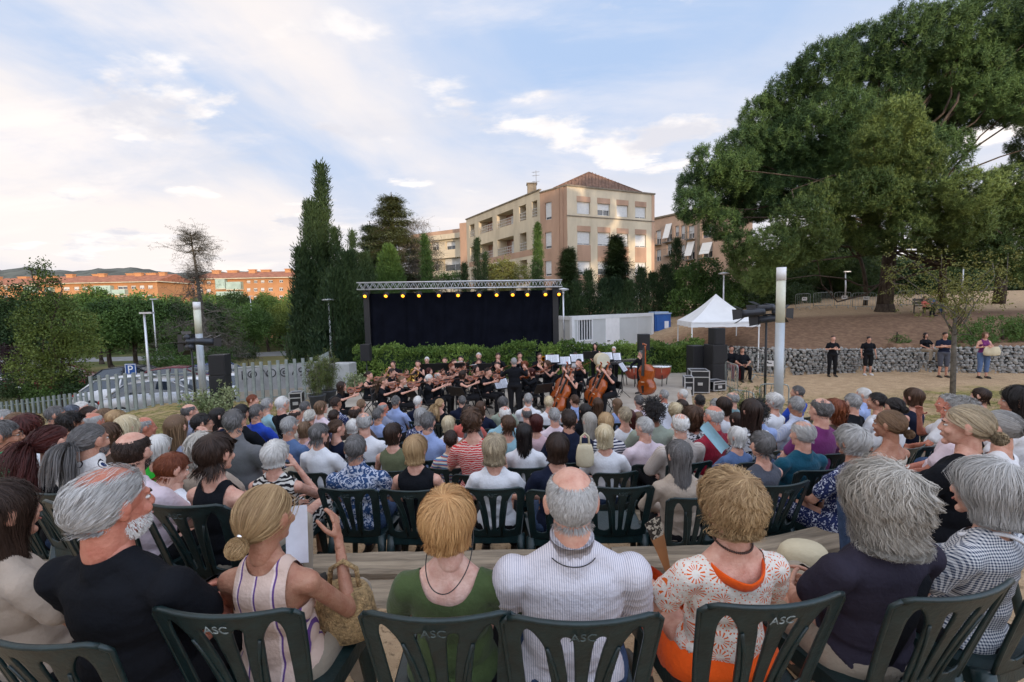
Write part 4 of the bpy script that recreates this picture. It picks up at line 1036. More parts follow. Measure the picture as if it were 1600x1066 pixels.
def side_blocks():
    # rear block to the left of the main one
    A = P(672, 400, 76); B = P(733, 400, 72); W = Wall((A.x, A.y), (B.x, B.y)); org = Vector((A.x, A.y, -4)); e = empty('apartment_block', org, 0, 'low beige apartment block with curved balconies half hidden by the cedar', 'building')
    X = lambda v: 400+v/3.5525; Y = lambda v: 250+v/3.5525; zt = W.uz(X(1100), Y(385))[1]; b = MB(); holes = []
    for x0, x1, y0, y1 in ((1050, 1107, 455, 498), (1040, 1160, 548, 612), (970, 1015, 460, 500), (985, 1013, 560, 615), (1040, 1160, 650, 715)):
        u0, z1 = W.uz(X(x0), Y(y0)); u1, z0 = W.uz(X(x1), Y(y1)); holes.append((u0, u1, z0, z1, .5))
    W.facade(b, -4, W.L, -4, zt, holes, org=org); b.build('wall', M_CREAM, e)
    for h in holes: window(W, e, org, h[0], h[1], h[2], h[3], .45, shut=.5, bars=1)
    b = MB(); W.box(b, -4, W.L, zt-.9, zt, -.1, .05, org); b.build('parapet', M_TERRA, e)
    for t, bt in ((412, 440), (500, 545), (617, 645)):
        z1, z0 = W.uz(X(1080), Y(t))[1], W.uz(X(1080), Y(bt))[1]; b = MB(); W.box(b, -4, W.L-.3, z0, z1, -.1, .55, org); b.build('balcony', M_CREAM, e)
    b = MB(); z0 = W.uz(X(1080), Y(612))[1]
    for k in range(14): W.box(b, .2+k*.32, .22+k*.32, z0, z0+.9, .45, .48, org)
    W.box(b, 0, 4.6, z0+.88, z0+.93, .44, .49, org); b.build('railing', M_RAIL, e)
    b = MB(); q = [W.at(-4, zt), W.at(W.L, zt), W.at(W.L, zt, -10), W.at(-4, zt, -10)]; q = [p-org for p in q]; b.quad(*q); b.build('flat_roof', M_STRING, e)
    # pink block on the right
    A = P(1019, 400, 76); B = P(1175, 400, 62); W = Wall((A.x, A.y), (B.x, B.y)); org = Vector((A.x, A.y, -4)); e = empty('apartment_block', org, 0, 'pink beige apartment block with tilted white awnings beside the pine', 'building')
    X = lambda v: 700+v/3.231; Y = lambda v: 250+v/3.231; zt = W.uz(X(1100), Y(283))[1]; b = MB(); holes = []; big = []
    for x0, x1, y0, y1 in ((1050, 1075, 358, 425), (1100, 1130, 325, 410), (1145, 1165, 335, 385), (1175, 1196, 332, 400), (1213, 1243, 335, 395), (1050, 1075, 455, 510), (1105, 1130, 425, 480), (1175, 1196, 430, 500), (1210, 1245, 415, 500), (1285, 1335, 420, 490), (1213, 1240, 520, 560), (1285, 1330, 330, 390)):
        u0, z1 = W.uz(X(x0), Y(y0)); u1, z0 = W.uz(X(x1), Y(y1)); holes.append((u0, u1, z0, z1, .3))
    # make a clean grid of cuts
    W.facade(b, 0, W.L, -4, zt, holes, org=org); b.build('wall', M_PINKW, e)
    for h in holes: window(W, e, org, h[0], h[1], h[2], h[3], .28, shut=.6, bars=1)
    for i in (1, 8, 9):
        h = holes[i]; b = MB(); v = [W.at(h[0], h[3], .02), W.at(h[1], h[3], .02), W.at(h[1], h[2]+.5, .9), W.at(h[0], h[2]+.5, .9)]; v = [p-org for p in v]; v2 = [p+Vector((0, 0, -.03)) for p in v]
        b.add(v+v2, [(0, 1, 2, 3), (7, 6, 5, 4), (0, 4, 5, 1), (1, 5, 6, 2), (2, 6, 7, 3), (3, 7, 4, 0)]); b.build('awning', M_AWN, e)
    for i in (0, 1, 4, 6, 8, 9, 10):
        h = holes[i]; b = MB(); W.box(b, h[0]-.2, h[1]+.2, h[2]-.15, h[2]-.02, 0, .7, org)
        for k in range(int((h[1]-h[0]+.3)/.16)): W.box(b, h[0]-.15+k*.16, h[0]-.13+k*.16, h[2], h[2]+.95, .62, .64, org)
        W.box(b, h[0]-.18, h[1]+.18, h[2]+.93, h[2]+.98, .60, .66, org); b.build('balcony', M_RAIL, e)
    b = MB(); W.box(b, 0, W.L, zt-.15, zt+.1, -.2, .25, org); W.box(b, W.uz(X(1203), 340)[0], W.uz(X(1209), 340)[0], -4, zt-.16, -.05, .06, org); W.box(b, W.uz(X(1262), 340)[0], W.uz(X(1275), 340)[0], -4, zt-.16, -.05, .12, org); b.build('cornice', M_STRING, e)
side_blocks()
M_ORW = mat('orange_render', (.46, .225, .10), rough=.9, var=.1, vscale=.3); M_ORT = mat('red_roof_tiles', (.34, .13, .07), rough=.9, var=.25, vscale=1.2, bump=.4, bscale=5); M_GREENG = mat('green_balcony_glass', (.35, .45, .38), rough=.25, var=.15, vscale=.5)
def orange_block(xa, xb, Y0, eave_y, rows, cols, balc, label, ridge, chim, zb=-7, dep=12):
    A = P(xa, 450, Y0); B = P(xb, 450, Y0+.5); W = Wall((A.x, A.y), (B.x, B.y)); org = Vector((A.x, A.y, zb)); e = empty('apartment_row', org, 0, label, 'building', 'orange apartment rows on the far side of the park')
    ze = W.uz((xa+xb)/2, eave_y)[1]; b = MB(); holes = []
    for (y0, y1) in rows:
        for x0, x1 in cols:
            u0 = W.uz(x0, y0)[0]; u1 = W.uz(x1, y0)[0]; z1 = W.uz((xa+xb)/2, y0)[1]; z0 = W.uz((xa+xb)/2, y1)[1]; holes.append((u0, u1, z0, z1, .25))
    W.facade(b, 0, W.L, zb, ze, holes, org=org)
    q = [W.at(W.L, zb)-org, W.at(W.L, zb, -dep)-org, W.at(W.L, ze, -dep)-org, W.at(W.L, ze)-org]; b.quad(*q); q = [W.at(0, zb)-org, W.at(0, zb, -dep)-org, W.at(0, ze, -dep)-org, W.at(0, ze)-org]; b.quad(*q)
    b.build('wall', M_ORW, e)
    for h in holes: window(W, e, org, *h[:4], .2, shut=.7 if int(h[0]) % 3 else .3, bars=1)
    b = MB(); zr = ze+ridge; v = [W.at(-.6, ze-.05, .9), W.at(W.L+.6, ze-.05, .9), W.at(W.L+.6, ze-.05, -dep-.9), W.at(-.6, ze-.05, -dep-.9), W.at(-.4, zr, -dep/2), W.at(W.L+.4, zr, -dep/2)]; v = [p-org for p in v]
    b.add(v, [(0, 1, 5, 4), (2, 3, 4, 5), (1, 2, 5), (3, 0, 4), (3, 2, 1, 0)]); r = b.build('roof', M_ORT, e)
    for t, o_, s_ in chim: b = MB(); p = W.at(W.L*t, ze+ridge*.75, -dep*o_)-org; b.box(p, (s_, .9, 1.5)); b.box(p+Vector((0, 0, .8)), (s_+.25, 1.1, .15)); b.build('chimney', M_ORW, r)
    b = MB(); W.box(b, W.L+.55, W.L+.75, ze-.25, ze+.0, -dep-.9, .95, org); W.box(b, -.6, W.L+.7, ze-.28, ze-.10, .88, .98, org); b.build('fascia', M_CREAM, e)
    for x0, x1, y0, y1 in balc:
        u0, z1 = W.uz(x0, y0); u1, z0 = W.uz(x1, y1); b = MB(); W.box(b, u0, u1, z0, z1, .9, .96, org); W.box(b, u0, u0+.06, z0, z1, 0, .96, org); W.box(b, u1-.06, u1, z0, z1, 0, .96, org); k = b.build('balcony', M_GREENG, e)
        b = MB(); W.box(b, u0, u1, z0-.2, z0, 0, 1.0, org); b.build('slab', M_CREAM, k)
X1 = lambda v: v/3.045; Y1 = lambda v: 350+v/3.045
orange_block(-60, 57, 110, 446, [(448, 453), (462, 467)], [(-30, -24), (6, 12), (36, 45)], [(42, 60, 449, 457)], 'long orange apartment row partly behind the light green tree, first from the end', 2.1, [(.2, .4, 1.6), (.5, .5, 2.2), (.75, .4, 1.4), (.9, .5, 2.0)])
orange_block(60, 246, 107, 441, [(447.5, 453), (462, 467)], [(X1(a), X1(b_)) for a, b_ in ((300, 330), (350, 375), (390, 415), (428, 456), (558, 606), (622, 646), (662, 686), (702, 726))], [(X1(460), X1(545), 447, 459), (X1(545), X1(612), 453, 460), (X1(462), X1(520), 463, 472), (X1(230), X1(262), 449, 456)], 'orange apartment row with green glass balconies and a pale gable edge', 2.0, [(.12, .4, 1.6), (.33, .5, 2.6), (.40, .4, 1.4), (.62, .5, 2.2), (.72, .4, 1.6), (.8, .5, 2.4), (.93, .4, 1.4)])
orange_block(252, 306, 128, 452, [(458, 462)], [(262, 268), (282, 288)], [], 'small low orange house between the two long rows', 2.0, [(.5, .4, 1.2)])
orange_block(304, 452, 100, 434, [(438.5, 443), (450.5, 456), (463, 468)], [(310, 317), (322, 329), (385, 391), (396, 402), (407, 413), (419, 426), (436, 442)], [(X1(1035), X1(1085), 437, 451), (X1(1085), X1(1160), 441, 452), (X1(1040), X1(1160), 456, 466)], 'taller orange apartment block with green balconies behind the dead cedar', 1.7, [(.1, .4, 1.6), (.25, .5, 2.2), (.5, .4, 1.4), (.62, .5, 2.0), (.9, .4, 1.4)])
# ------------------------------------------------------------------ distant hills
def hills():
    prof = [(-900, 405), (-400, 412), (-100, 420), (0, 421), (45, 418), (100, 424), (150, 421), (195, 418), (235, 421), (270, 427), (330, 425), (420, 424), (520, 430), (700, 436), (900, 440), (1100, 425), (1300, 420), (1700, 410), (2300, 410)]
    xs = np.linspace(-900, 2300, 320); ys = np.interp(xs, [p[0] for p in prof], [p[1] for p in prof]); V = []; rs = np.random.RandomState(1); nr = 14
    for i, (x, y) in enumerate(zip(xs, ys)):
        y += 1.2*math.sin(x*.11)+.8*math.sin(x*.23+1)+.5*math.sin(x*.51)
        hz = P(x, y, 1500)
        for k in range(nr):
            t = k/(nr-1); Yk = 700+800*t+(0 if k < nr-1 else 0); V.append((hz.x/1500*Yk, Yk, -12+(hz.z+12)*t**1.3+(9*math.sin(x*.031*(1+k*.13)+k*1.7)*t*(1-t)*3)))
        V.append((hz.x*1.25, 1900, -20))
    n = nr+1; m_ = len(xs); F = [(i*n+k, (i+1)*n+k, (i+1)*n+k+1, i*n+k+1) for i in range(m_-1) for k in range(n-1)]
    me = mk('hills', np.array(V), np.array(F)); me.materials.append(mat('hill_woodland', (.085, .095, .080), rough=1, var=.45, vscale=.02, bump=0, detail=10)); tag(obj('hills', me), kind='structure')
hills()
# ------------------------------------------------------------------ foliage: small leaf clumps set on points through a node tree
def leaf_mat(name, c1, c2, rough=.6, trans=.0):
    key = 'leaf_'+name
    if key in MATS: return MATS[key]
    mt = bpy.data.materials.new(key); MATS[key] = mt; nt, N, L, b = nodes_of(mt)
    at = N('ShaderNodeAttribute'); at.attribute_type = 'INSTANCER'; at.attribute_name = 'tint'
    L(_mix(N, L, at.outputs['Fac'], c1, c2), b.inputs['Base Color']); b.inputs['Roughness'].default_value = rough; b.inputs['Specular IOR Level'].default_value = .25
    return mt
def clump_mesh(kind, seed=0):
    rs = np.random.RandomState(seed); b = MB()
    def leaf(p, d, l, w_, nrm=None, tip=.0, fold=.15):
        d = Vector(d).normalized(); s = d.cross(Vector(nrm) if nrm is not None else Vector(rs.normal(size=3))).normalized(); n_ = s.cross(d); p = Vector(p)
        b.add([p, p+d*l*.45+s*w_/2+n_*fold*w_, p+d*l, p+d*l*.45-s*w_/2+n_*fold*w_], [(0, 1, 2, 3)])
    if kind == 'leaf':
        for _ in range(16):
            p = rs.normal(size=3)*.42; leaf(p, rs.normal(size=3)+np.array((0, 0, -.2)), .42, .24)
    elif kind == 'big':
        for _ in range(9):
            p = rs.normal(size=3)*.35; leaf(p, rs.normal(size=3)*.8+np.array((0, 0, .2)), .62, .34)
    elif kind == 'pine':
        for k in range(3):
            ax = Vector(rs.normal(size=3)*.5+np.array((0, 0, .8))).normalized(); o = Vector(rs.normal(size=3)*.28)
            for _ in range(16):
                t = rs.rand(); d = ax*(.35+rs.rand()*.5)+Vector(rs.normal(size=3)*.5); leaf(o+ax*t*.55, d, .50, .062, fold=0)
    elif kind == 'cypress':
        for _ in range(13):
            p = rs.normal(size=3)*np.array((.3, .3, .35)); leaf(p, np.array((p[0]*.8, p[1]*.8, 1.0))+rs.normal(size=3)*.22, .62, .13)
    elif kind == 'cedar':
        for _ in range(22):
            a = rs.uniform(0, 6.28); r = rs.rand()**.5*.6; leaf((r*math.cos(a), r*math.sin(a), rs.normal()*.07), (math.cos(a)+rs.normal()*.4, math.sin(a)+rs.normal()*.4, rs.normal()*.25-.1), .36, .07, nrm=(0, 0, 1))
    elif kind == 'twig':
        for _ in range(12):
            p = rs.normal(size=3)*.3; leaf(p, rs.normal(size=3)*np.array((1, 1, .6))+np.array((0, 0, -.3)), .7, .03, fold=0)
    elif kind == 'blade':
        for _ in range(12):
            a = rs.uniform(0, 6.28); leaf((rs.normal()*.12, rs.normal()*.12, rs.rand()*.3), (math.cos(a)*.8, math.sin(a)*.8, .7-rs.rand()*.9), .55, .075)
    elif kind == 'grass':
        for _ in range(9):
            leaf((rs.normal()*.3, rs.normal()*.3, 0), (rs.normal()*.4, rs.normal()*.4, 1), .7+.5*rs.rand(), .06, fold=0)
    return b.mesh('clump_'+kind)
GROUPS = {}
def gn_group(kind, mt):
    k = (kind, mt.name)
    if k in GROUPS: return GROUPS[k]
    me = clump_mesh(kind, len(GROUPS)); me.materials.append(mt); ob = bpy.data.objects.new('clump_source', me)
    ng = bpy.data.node_groups.new('foliage_'+kind, 'GeometryNodeTree')
    ng.interface.new_socket('Geometry', in_out='INPUT', socket_type='NodeSocketGeometry'); ng.interface.new_socket('Geometry', in_out='OUTPUT', socket_type='NodeSocketGeometry')
    N = ng.nodes.new; L = ng.links.new; gi = N('NodeGroupInput'); go = N('NodeGroupOutput'); oi = N('GeometryNodeObjectInfo'); oi.inputs['Object'].default_value = ob; oi.inputs['As Instance'].default_value = True
    ip = N('GeometryNodeInstanceOnPoints'); a = N('GeometryNodeInputNamedAttribute'); a.data_type = 'FLOAT_VECTOR'; a.inputs['Name'].default_value = 'rot'
    s = N('GeometryNodeInputNamedAttribute'); s.data_type = 'FLOAT'; s.inputs['Name'].default_value = 'size'
    e = N('FunctionNodeEulerToRotation'); L(a.outputs[0], e.inputs[0]); L(gi.outputs[0], ip.inputs['Points']); L(oi.outputs['Geometry'], ip.inputs['Instance']); L(e.outputs[0], ip.inputs['Rotation']); L(s.outputs[0], ip.inputs['Scale'])
    L(ip.outputs[0], go.inputs[0]); GROUPS[k] = ng; return ng
def scatter(name, pts, size, kind, mt, parent=None, rot='full', tintscale=1.2, seed=0, tint=None):
    rs = np.random.RandomState(seed+int(abs(float(pts[0][0])*10))); pts = np.asarray(pts, np.float64); n = len(pts)
    me = bpy.data.meshes.new(name); me.vertices.add(n); me.vertices.foreach_set('co', pts.astype(np.float32).ravel())
    if rot == 'full': ro = rs.uniform(-3.14, 3.14, (n, 3))
    else: ro = np.stack((rs.normal(size=n)*.25, rs.normal(size=n)*.25, rs.uniform(-3.14, 3.14, n)), 1)
    sz = np.broadcast_to(size, n)*rs.uniform(.7, 1.3, n)
    tn = np.clip(.5+.45*vnoise(pts, tintscale, seed+1)+rs.normal(size=n)*(.30 if kind == 'pine' else .18), 0, 1) if tint is None else tint
    for nm, tp, dv in (('rot', 'FLOAT_VECTOR', ro), ('size', 'FLOAT', sz), ('tint', 'FLOAT', tn)):
        at = me.attributes.new(nm, tp, 'POINT'); at.data.foreach_set('vector' if tp == 'FLOAT_VECTOR' else 'value', np.asarray(dv, np.float32).ravel())
    o = bpy.data.objects.new(name, me); link(o, parent); o['kind'] = 'stuff'; md = o.modifiers.new('leaves', 'NODES'); md.node_group = gn_group(kind, mt); return o
def lobe_pts(lobes, dens, rs, shell=.55, lump=.18):
    out = []
    for (c, r) in lobes:
        r = np.array(r if isinstance(r, (tuple, list, np.ndarray)) else (r, r, r), float); n = int(dens*(r[0]*r[2]+r[0]*r[1]+r[1]*r[2])/3*4)
        d = rs.normal(size=(n, 3)); d /= np.linalg.norm(d, axis=1, keepdims=True); q = shell+(1-shell)*rs.rand(n)**.5
        q *= 1+lump*vnoise(d*r+np.array(c), 2.6/np.mean(r)**.5, int(r[0]*100) % 50)
        out.append(np.array(c)+d*r*q[:, None])
    return np.vstack(out)
M_BARK = mat('bark', (.075, .058, .045), rough=.95, var=.35, vscale=9, bump=1.0, bscale=18, stretch=(1, 1, .25), spec=.1); M_BARKG = mat('grey_bark', (.14, .125, .105), rough=.95, var=.3, vscale=9, bump=.8, bscale=18, spec=.1)
def branchy(b, p0, p1, r0, r1, rs, k=5, wob=.12):
    p0 = Vector(p0); p1 = Vector(p1); L_ = (p1-p0).length; pts = []
    w1, w2 = rs.normal(size=3)*wob*L_*.55, rs.normal(size=3)*wob*L_*.35
    for i in range(k+1):
        t = i/k; pts.append(p0.lerp(p1, t)+Vector(w1*math.sin(math.pi*t)+w2*math.sin(2*math.pi*t)+rs.normal(size=3)*wob*L_*.04+np.array((0, 0, L_*.06*math.sin(math.pi*t)))))
    b.tube(pts, [lerp(r0, r1, i/k) for i in range(k+1)], 7); return pts
def tree(name, base, lobes, kind, mt, size, dens, label, cat='tree', group=None, trunk_r=.15, seed=1, rot='full', shell=.55, bark=None, top=None, limbs=True, twk=1.2):
    rs = np.random.RandomState(seed); base = Vector(base)
    e = empty(name, base, 0, label, cat, group)
    L_ = [(np.array(c)-np.array(base), r) for c, r in lobes]
    zt = max(c[2] for c, r in L_); cm = np.mean([c for c, r in L_], axis=0)
    b = MB(); tp = Vector(top)-base if top is not None else Vector((cm[0]*.6, cm[1]*.6, zt*.85))
    tr = branchy(b, (0, 0, -.1), tp, trunk_r, trunk_r*.25, rs, 6, .04)
    b.tube([(0, 0, -.12), (0, 0, .12), (0, 0, .45)], [trunk_r*1.5, trunk_r*1.2, trunk_r], 9)
    b.build('trunk', bark or M_BARK, e, True)
    if limbs:
        b = MB()
        for c, r in L_:
            h = min(max(c[2]*.62/max(tp.z, .1), .42 if trunk_r > .2 else .15), .9); s = tr[int(h*6)]; branchy(b, s, c, min(trunk_r*.38, .09), .015, rs, 6, .16)
        o = b.build('limbs', bark or M_BARK, e, True)
    pts = lobe_pts(L_, dens, rs, shell); scatter('crown', pts, size, kind, mt, e, rot, twk, seed); return e
def lob(lst, dY=.3, seed=0, fl=.85):
    """(px, py, radius in px, Y) -> crown lobes in metres"""
    rs = np.random.RandomState(seed); out = []
    for x, y, r, Y in lst:
        yy = Y+rs.uniform(-1, 1)*dY; m_ = r*yy/FOC; out.append((tuple(P(x, y, yy)), (m_, m_, m_*fl)))
    return out
def base_at(x, Y, z=None):
    X = Xat(x, 470, Y); return (X, Y, gz(X, Y) if z is None else z)
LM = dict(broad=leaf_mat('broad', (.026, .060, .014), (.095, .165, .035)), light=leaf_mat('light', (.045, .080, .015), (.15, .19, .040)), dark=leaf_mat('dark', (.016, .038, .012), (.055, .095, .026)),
          pine=leaf_mat('pine', (.020, .050, .016), (.105, .175, .050)), pineL=leaf_mat('pineL', (.035, .068, .018), (.16, .22, .062)), cyp=leaf_mat('cypress', (.012, .030, .012), (.055, .090, .030)), cedar=leaf_mat('cedar', (.02, .038, .018), (.10, .115, .045)),
          plum=leaf_mat('plum', (.018, .008, .012), (.045, .018, .025)), dead=leaf_mat('dead', (.07, .06, .05), (.15, .13, .10)), hedge=leaf_mat('hedge', (.05, .10, .016), (.20, .29, .055)), vari=leaf_mat('variegated', (.10, .14, .05), (.42, .44, .24)), yellow=leaf_mat('yellow', (.10, .11, .025), (.22, .22, .06)), bamb=leaf_mat('bamboo', (.05, .08, .02), (.19, .21, .06)), gras=leaf_mat('grass', (.05, .07, .015), (.22, .19, .07)))
TB = 'trees beyond the fence'
def build_trees():
    tree('young_tree', base_at(84, 20, -2.9), lob([(62, 418, 12, 20), (74, 440, 15, 20), (60, 462, 20, 20), (88, 476, 22, 20), (55, 500, 26, 20), (110, 505, 30, 20), (75, 535, 34, 20), (128, 540, 28, 20), (95, 575, 34, 20), (50, 570, 30, 20)]), 'leaf', LM['light'], .22, 60, 'light green tree with a thin leaning tip above the fence', group=TB, trunk_r=.10, seed=3)
    tree('broadleaf_tree', base_at(10, 25, -3.2), lob([(0, 470, 36, 25), (28, 505, 38, 25), (-20, 520, 50, 25), (45, 540, 34, 25)]), 'leaf', LM['dark'], .30, 40, 'dark bushy tree at the far edge beside the light green tree', group=TB, seed=4)
    tree('plum_tree', base_at(14, 22.5, -3.0), lob([(8, 560, 24, 22.5), (26, 575, 18, 22.5), (-8, 590, 26, 22.5)]), 'leaf', LM['plum'], .2, 50, 'small purple leaved tree low behind the fence', group=TB, seed=5, trunk_r=.06)
    for i, (x, y, r, Y, k) in enumerate([(165, 500, 34, 40, 'broad'), (205, 492, 30, 41, 'broad'), (238, 500, 32, 42, 'broad'), (268, 492, 26, 44, 'dark'), (292, 510, 26, 44, 'broad'), (150, 475, 26, 50, 'broad'), (318, 500, 28, 48, 'dark'), (352, 498, 28, 50, 'broad'), (392, 500, 26, 55, 'broad'), (436, 496, 20, 74, 'broad'), (372, 478, 22, 62, 'dark'), (415, 482, 24, 66, 'broad'), (445, 494, 22, 62, 'light')]):
        tree('park_tree', base_at(x, Y), lob([(x, y-r*.35, r*.75, Y), (x-r*.55, y, r*.75, Y), (x+r*.5, y+2, r*.75, Y), (x, y+r*.45, r*.9, Y-1), (x-r*.5, y+r*.7, r*.6, Y-1), (x+r*.5, y+r*.7, r*.6, Y-1)], seed=i), 'leaf', LM[k], .42, 22, ['mid green round tree in the car park row', 'dark green tree in the car park row', 'pale green tree in the car park row'][('broad', 'dark', 'light').index(k)]+[', first', ' next to the lamp', ' behind the lamp', ' behind the dead cedar', ' close to the dead cedar', ' at the back', ' under the orange block', ' behind the column light', ' by the road', ' beside the cypresses', ' under the second orange block', ' at the end of the road', ' in front of the poplar'][i], group=TB, trunk_r=.2, seed=20+i)
    for i, (x, y, r, Y) in enumerate([(20, 605, 26, 20.5), (70, 608, 26, 20.5), (118, 600, 24, 20.5), (262, 560, 26, 28), (340, 560, 22, 28), (295, 568, 22, 27), (382, 548, 18, 38)]):
        tree('bush', base_at(x, Y), lob([(x, y, r, Y), (x-r*.6, y+4, r*.7, Y), (x+r*.6, y+4, r*.7, Y)], seed=i, dY=.5), 'leaf', LM['broad' if i % 2 else 'dark'], .2, 45, ['dark', 'mid green', 'dark', 'mid green', 'dark', 'mid green', 'dark'][i]+' bush behind the fence, '+['at the far end', 'below the light green tree', 'beside the parking sign', 'behind the parking sign', 'behind the column light', 'behind the parked cars', 'at the bend of the road'][i], 'bush', 'bushes behind the fence', .04, 40+i, limbs=False)
    rs = np.random.RandomState(8); pts = []
    for _ in range(5200):
        px = rs.uniform(-80, 560); Y = rs.uniform(66, 92); q = P(px, 470, Y); z0 = gz(q.x, Y); z1 = P(px, 467+5*math.sin(px*.05)+4*math.sin(px*.13+1), Y).z; pts.append((q.x, Y, lerp(z0, z1, rs.rand()**.7)))
    o = scatter('far_woodland', pts, .95, 'leaf', LM['broad'], None, 'full', .25); o['kind'] = 'stuff'
    pts = []
    for _ in range(3600):
        px = rs.uniform(1180, 1900); Y = rs.uniform(46, 58); q = P(px, 470, Y); z1 = P(px, 405+12*math.sin(px*.02), Y).z; z0 = gz(q.x, Y); pts.append((q.x, Y, lerp(z0, z1, rs.rand()**.8)))
    o = scatter('far_woodland', pts, .8, 'leaf', LM['dark'], None, 'full', .25, 3); o['kind'] = 'stuff'
    # dead cedar
    def dead_cedar():
        Y = 30; base = Vector(base_at(322, Y)); rs = np.random.RandomState(9); e = empty('dead_cedar', base, 0, 'half dead grey cedar with a bare flat top above the trees', 'tree', TB)
        top = P(297, 364, Y)-base; b = MB(); tr = branchy(b, (0, 0, 0), top, .20, .03, rs, 10, .02); b.build('trunk', M_BARKG, e, True); b = MB(); pts = []; pts2 = []
        for i in range(74):
            t = 1-rs.rand()**1.1*.88; s = tr[min(9, int(t*10))].lerp(tr[min(10, int(t*10)+1)], t*10 % 1); a = rs.uniform(0, 6.28); L_ = (.35+(1-t)*3.6)*rs.uniform(.5, 1.1)+(.7 if .80 < t < .97 else 0)
            if .60 < t < .80: L_ *= .45
            ee = s+Vector((math.cos(a)*L_, math.sin(a)*L_*.8, L_*(.10 if t > .8 else -.22))); q = branchy(b, s, ee, .035*(1.2-t)+.012, .008, rs, 5, .18)
            for p_ in q[2:]:
                for _ in range(3):
                    ee2 = p_+Vector(rs.normal(size=3)*.35); b.tube([p_, p_.lerp(ee2, .5)+Vector((0, 0, .05)), ee2], [.008, .006, .004], 4); (pts if t > .78 else pts2).append(ee2)
                    if t > .78: pts.append(p_.lerp(ee2, .5))
        b.build('limbs', M_BARKG, e, True); scatter('needles', [tuple(p) for p in pts], .26, 'cedar', leaf_mat('dead_top', (.03, .035, .025), (.09, .085, .06)), e, 'up'); scatter('twigs', [tuple(p) for p in pts2], .5, 'twig', LM['dead'], e)
    dead_cedar()
    # cypresses
    def cyp(x, top, wpx, Y, lab, bot=585, seed=0, mt='cyp', kind='cypress', size=.26, dens=60, group='cypresses beside the stage', zb=None, name='cypress', cat='tree'):
        rs = np.random.RandomState(seed); base = Vector(base_at(x, Y, zb)); H = P(x, top, Y).z-base.z; W_ = wpx/2*Y/FOC; e = empty(name, base, 0, lab, cat, group)
        b = MB(); b.tube([(0, 0, -.1), (0, 0, H*.5), (0, 0, H*.94)], [.05+H*.012, .04+H*.006, .01], 7); b.build('trunk', M_BARK, e, True)
        n = int(dens*H*W_*3.2); t = rs.rand(n)**.85; prof = np.minimum(1, (1-t)**.62*1.25)*np.minimum(1, .35+t*3.2); a = rs.uniform(0, 6.28, n)
        q = (.55+.45*rs.rand(n)**.5)*(1+.22*vnoise(np.stack((np.cos(a), np.sin(a), t*H*1.2), 1), 2.2, seed))
        pts = np.stack((np.cos(a)*W_*prof*q, np.sin(a)*W_*prof*q, t*H+.1), 1); pts[:, 0] += .10*W_*np.sin(t*7+seed)
        scatter('crown', pts, size, kind, LM[mt], e, 'up', 1.6, seed); return e
    B1 = 'beside the black backdrop'
    cyp(511, 264, 30, 22.5, 'tallest thin cypress towering over the others', seed=1, size=.30, dens=75)
    cyp(492, 322, 60, 22, 'broad tall cypress left of the tallest one', seed=2, size=.30, dens=65); cyp(476, 395, 56, 21.5, 'dark bushy cypress at the road end of the group', seed=3, size=.30); cyp(530, 362, 32, 22, 'slim cypress just right of the tallest one', seed=4)
    cyp(556, 366, 20, 27, 'narrow cypress tip standing alone behind the group', seed=5); cyp(545, 400, 60, 21.5, 'wide cypress touching the end of the truss', seed=6, size=.30); cyp(520, 430, 80, 21, 'low broad cypress behind the street lamp', seed=7, size=.30)
    # cedar
    def cedar(x, top, half, Y, lab, seed, mt='cedar', bottom=None, zb=None, tiers=15, nm='cedar'):
        rs = np.random.RandomState(seed); base = Vector(base_at(x, Y, zb)); H = P(x, top, Y).z-base.z; W_ = half*Y/FOC; e = empty(nm, base, 0, lab, 'tree', 'conifers behind the stage'); b = MB(); b.tube([(0, 0, 0), (.1, 0, H*.5), (0, 0, H)], [.25, .15, .03], 8); b.build('trunk', M_BARK, e, True); b = MB(); pts = []
        for i in range(tiers):
            t = .25+.75*i/tiers; z = H*t; Lr = W_*min(1, (1-t)*1.75+.10)
            for j in range(8):
                a = 6.28*j/8+i*1.3+rs.normal()*.3; L_ = Lr*rs.uniform(.6, 1.1); s = Vector((0, 0, z)); ee = Vector((math.cos(a)*L_, math.sin(a)*L_, z-.08*L_+rs.normal()*.15)); q = branchy(b, s, ee, .04, .01, rs, 4, .1)
                for k in range(int(9+L_*15)):
                    u = .25+.75*rs.rand(); c = s.lerp(ee, u); pts.append((c.x+rs.normal()*.16*L_, c.y+rs.normal()*.16*L_, c.z+rs.normal()*.06))
        b.build('limbs', M_BARK, e, True); scatter('crown', pts, .58, 'cedar', LM[mt], e, 'up', 1.0, seed)
    cedar(618, 300, 84, 34, 'tall layered cedar with flat tiers behind the truss', 11, tiers=18); cedar(583, 345, 44, 40, 'smaller cedar left of the tall layered cedar', 12, 'dark', tiers=13)
    tree('weeping_tree', base_at(660, 33), lob([(655, 362, 18, 33), (668, 385, 20, 33), (648, 395, 22, 33), (665, 415, 24, 33), (650, 430, 24, 33)]), 'twig', LM['dead'], .6, 26, 'grey weeping tree with hanging twigs beside the cedar', group='conifers behind the stage', seed=31, bark=M_BARKG)
    cyp(608, 392, 74, 30, 'bushy bright green conifer in front of the cedar', seed=8, mt='broad', group='conifers behind the stage', size=.35); cyp(667, 372, 26, 29, 'slim green cypress in front of the weeping tree', seed=9, mt='broad', group='conifers behind the stage')
    cyp(575, 400, 46, 27, 'dark conifer between the cypresses and the cedar', seed=10, group='conifers behind the stage')
    cyp(748, 376, 17, 34, 'narrow dark cypress before the balconies', seed=12, group='conifers behind the stage'); cyp(759, 398, 13, 34, 'short cypress next to the narrow dark one', seed=13, group='conifers behind the stage'); cyp(728, 415, 16, 34, 'small cypress tip just above the truss', seed=17, group='conifers behind the stage')
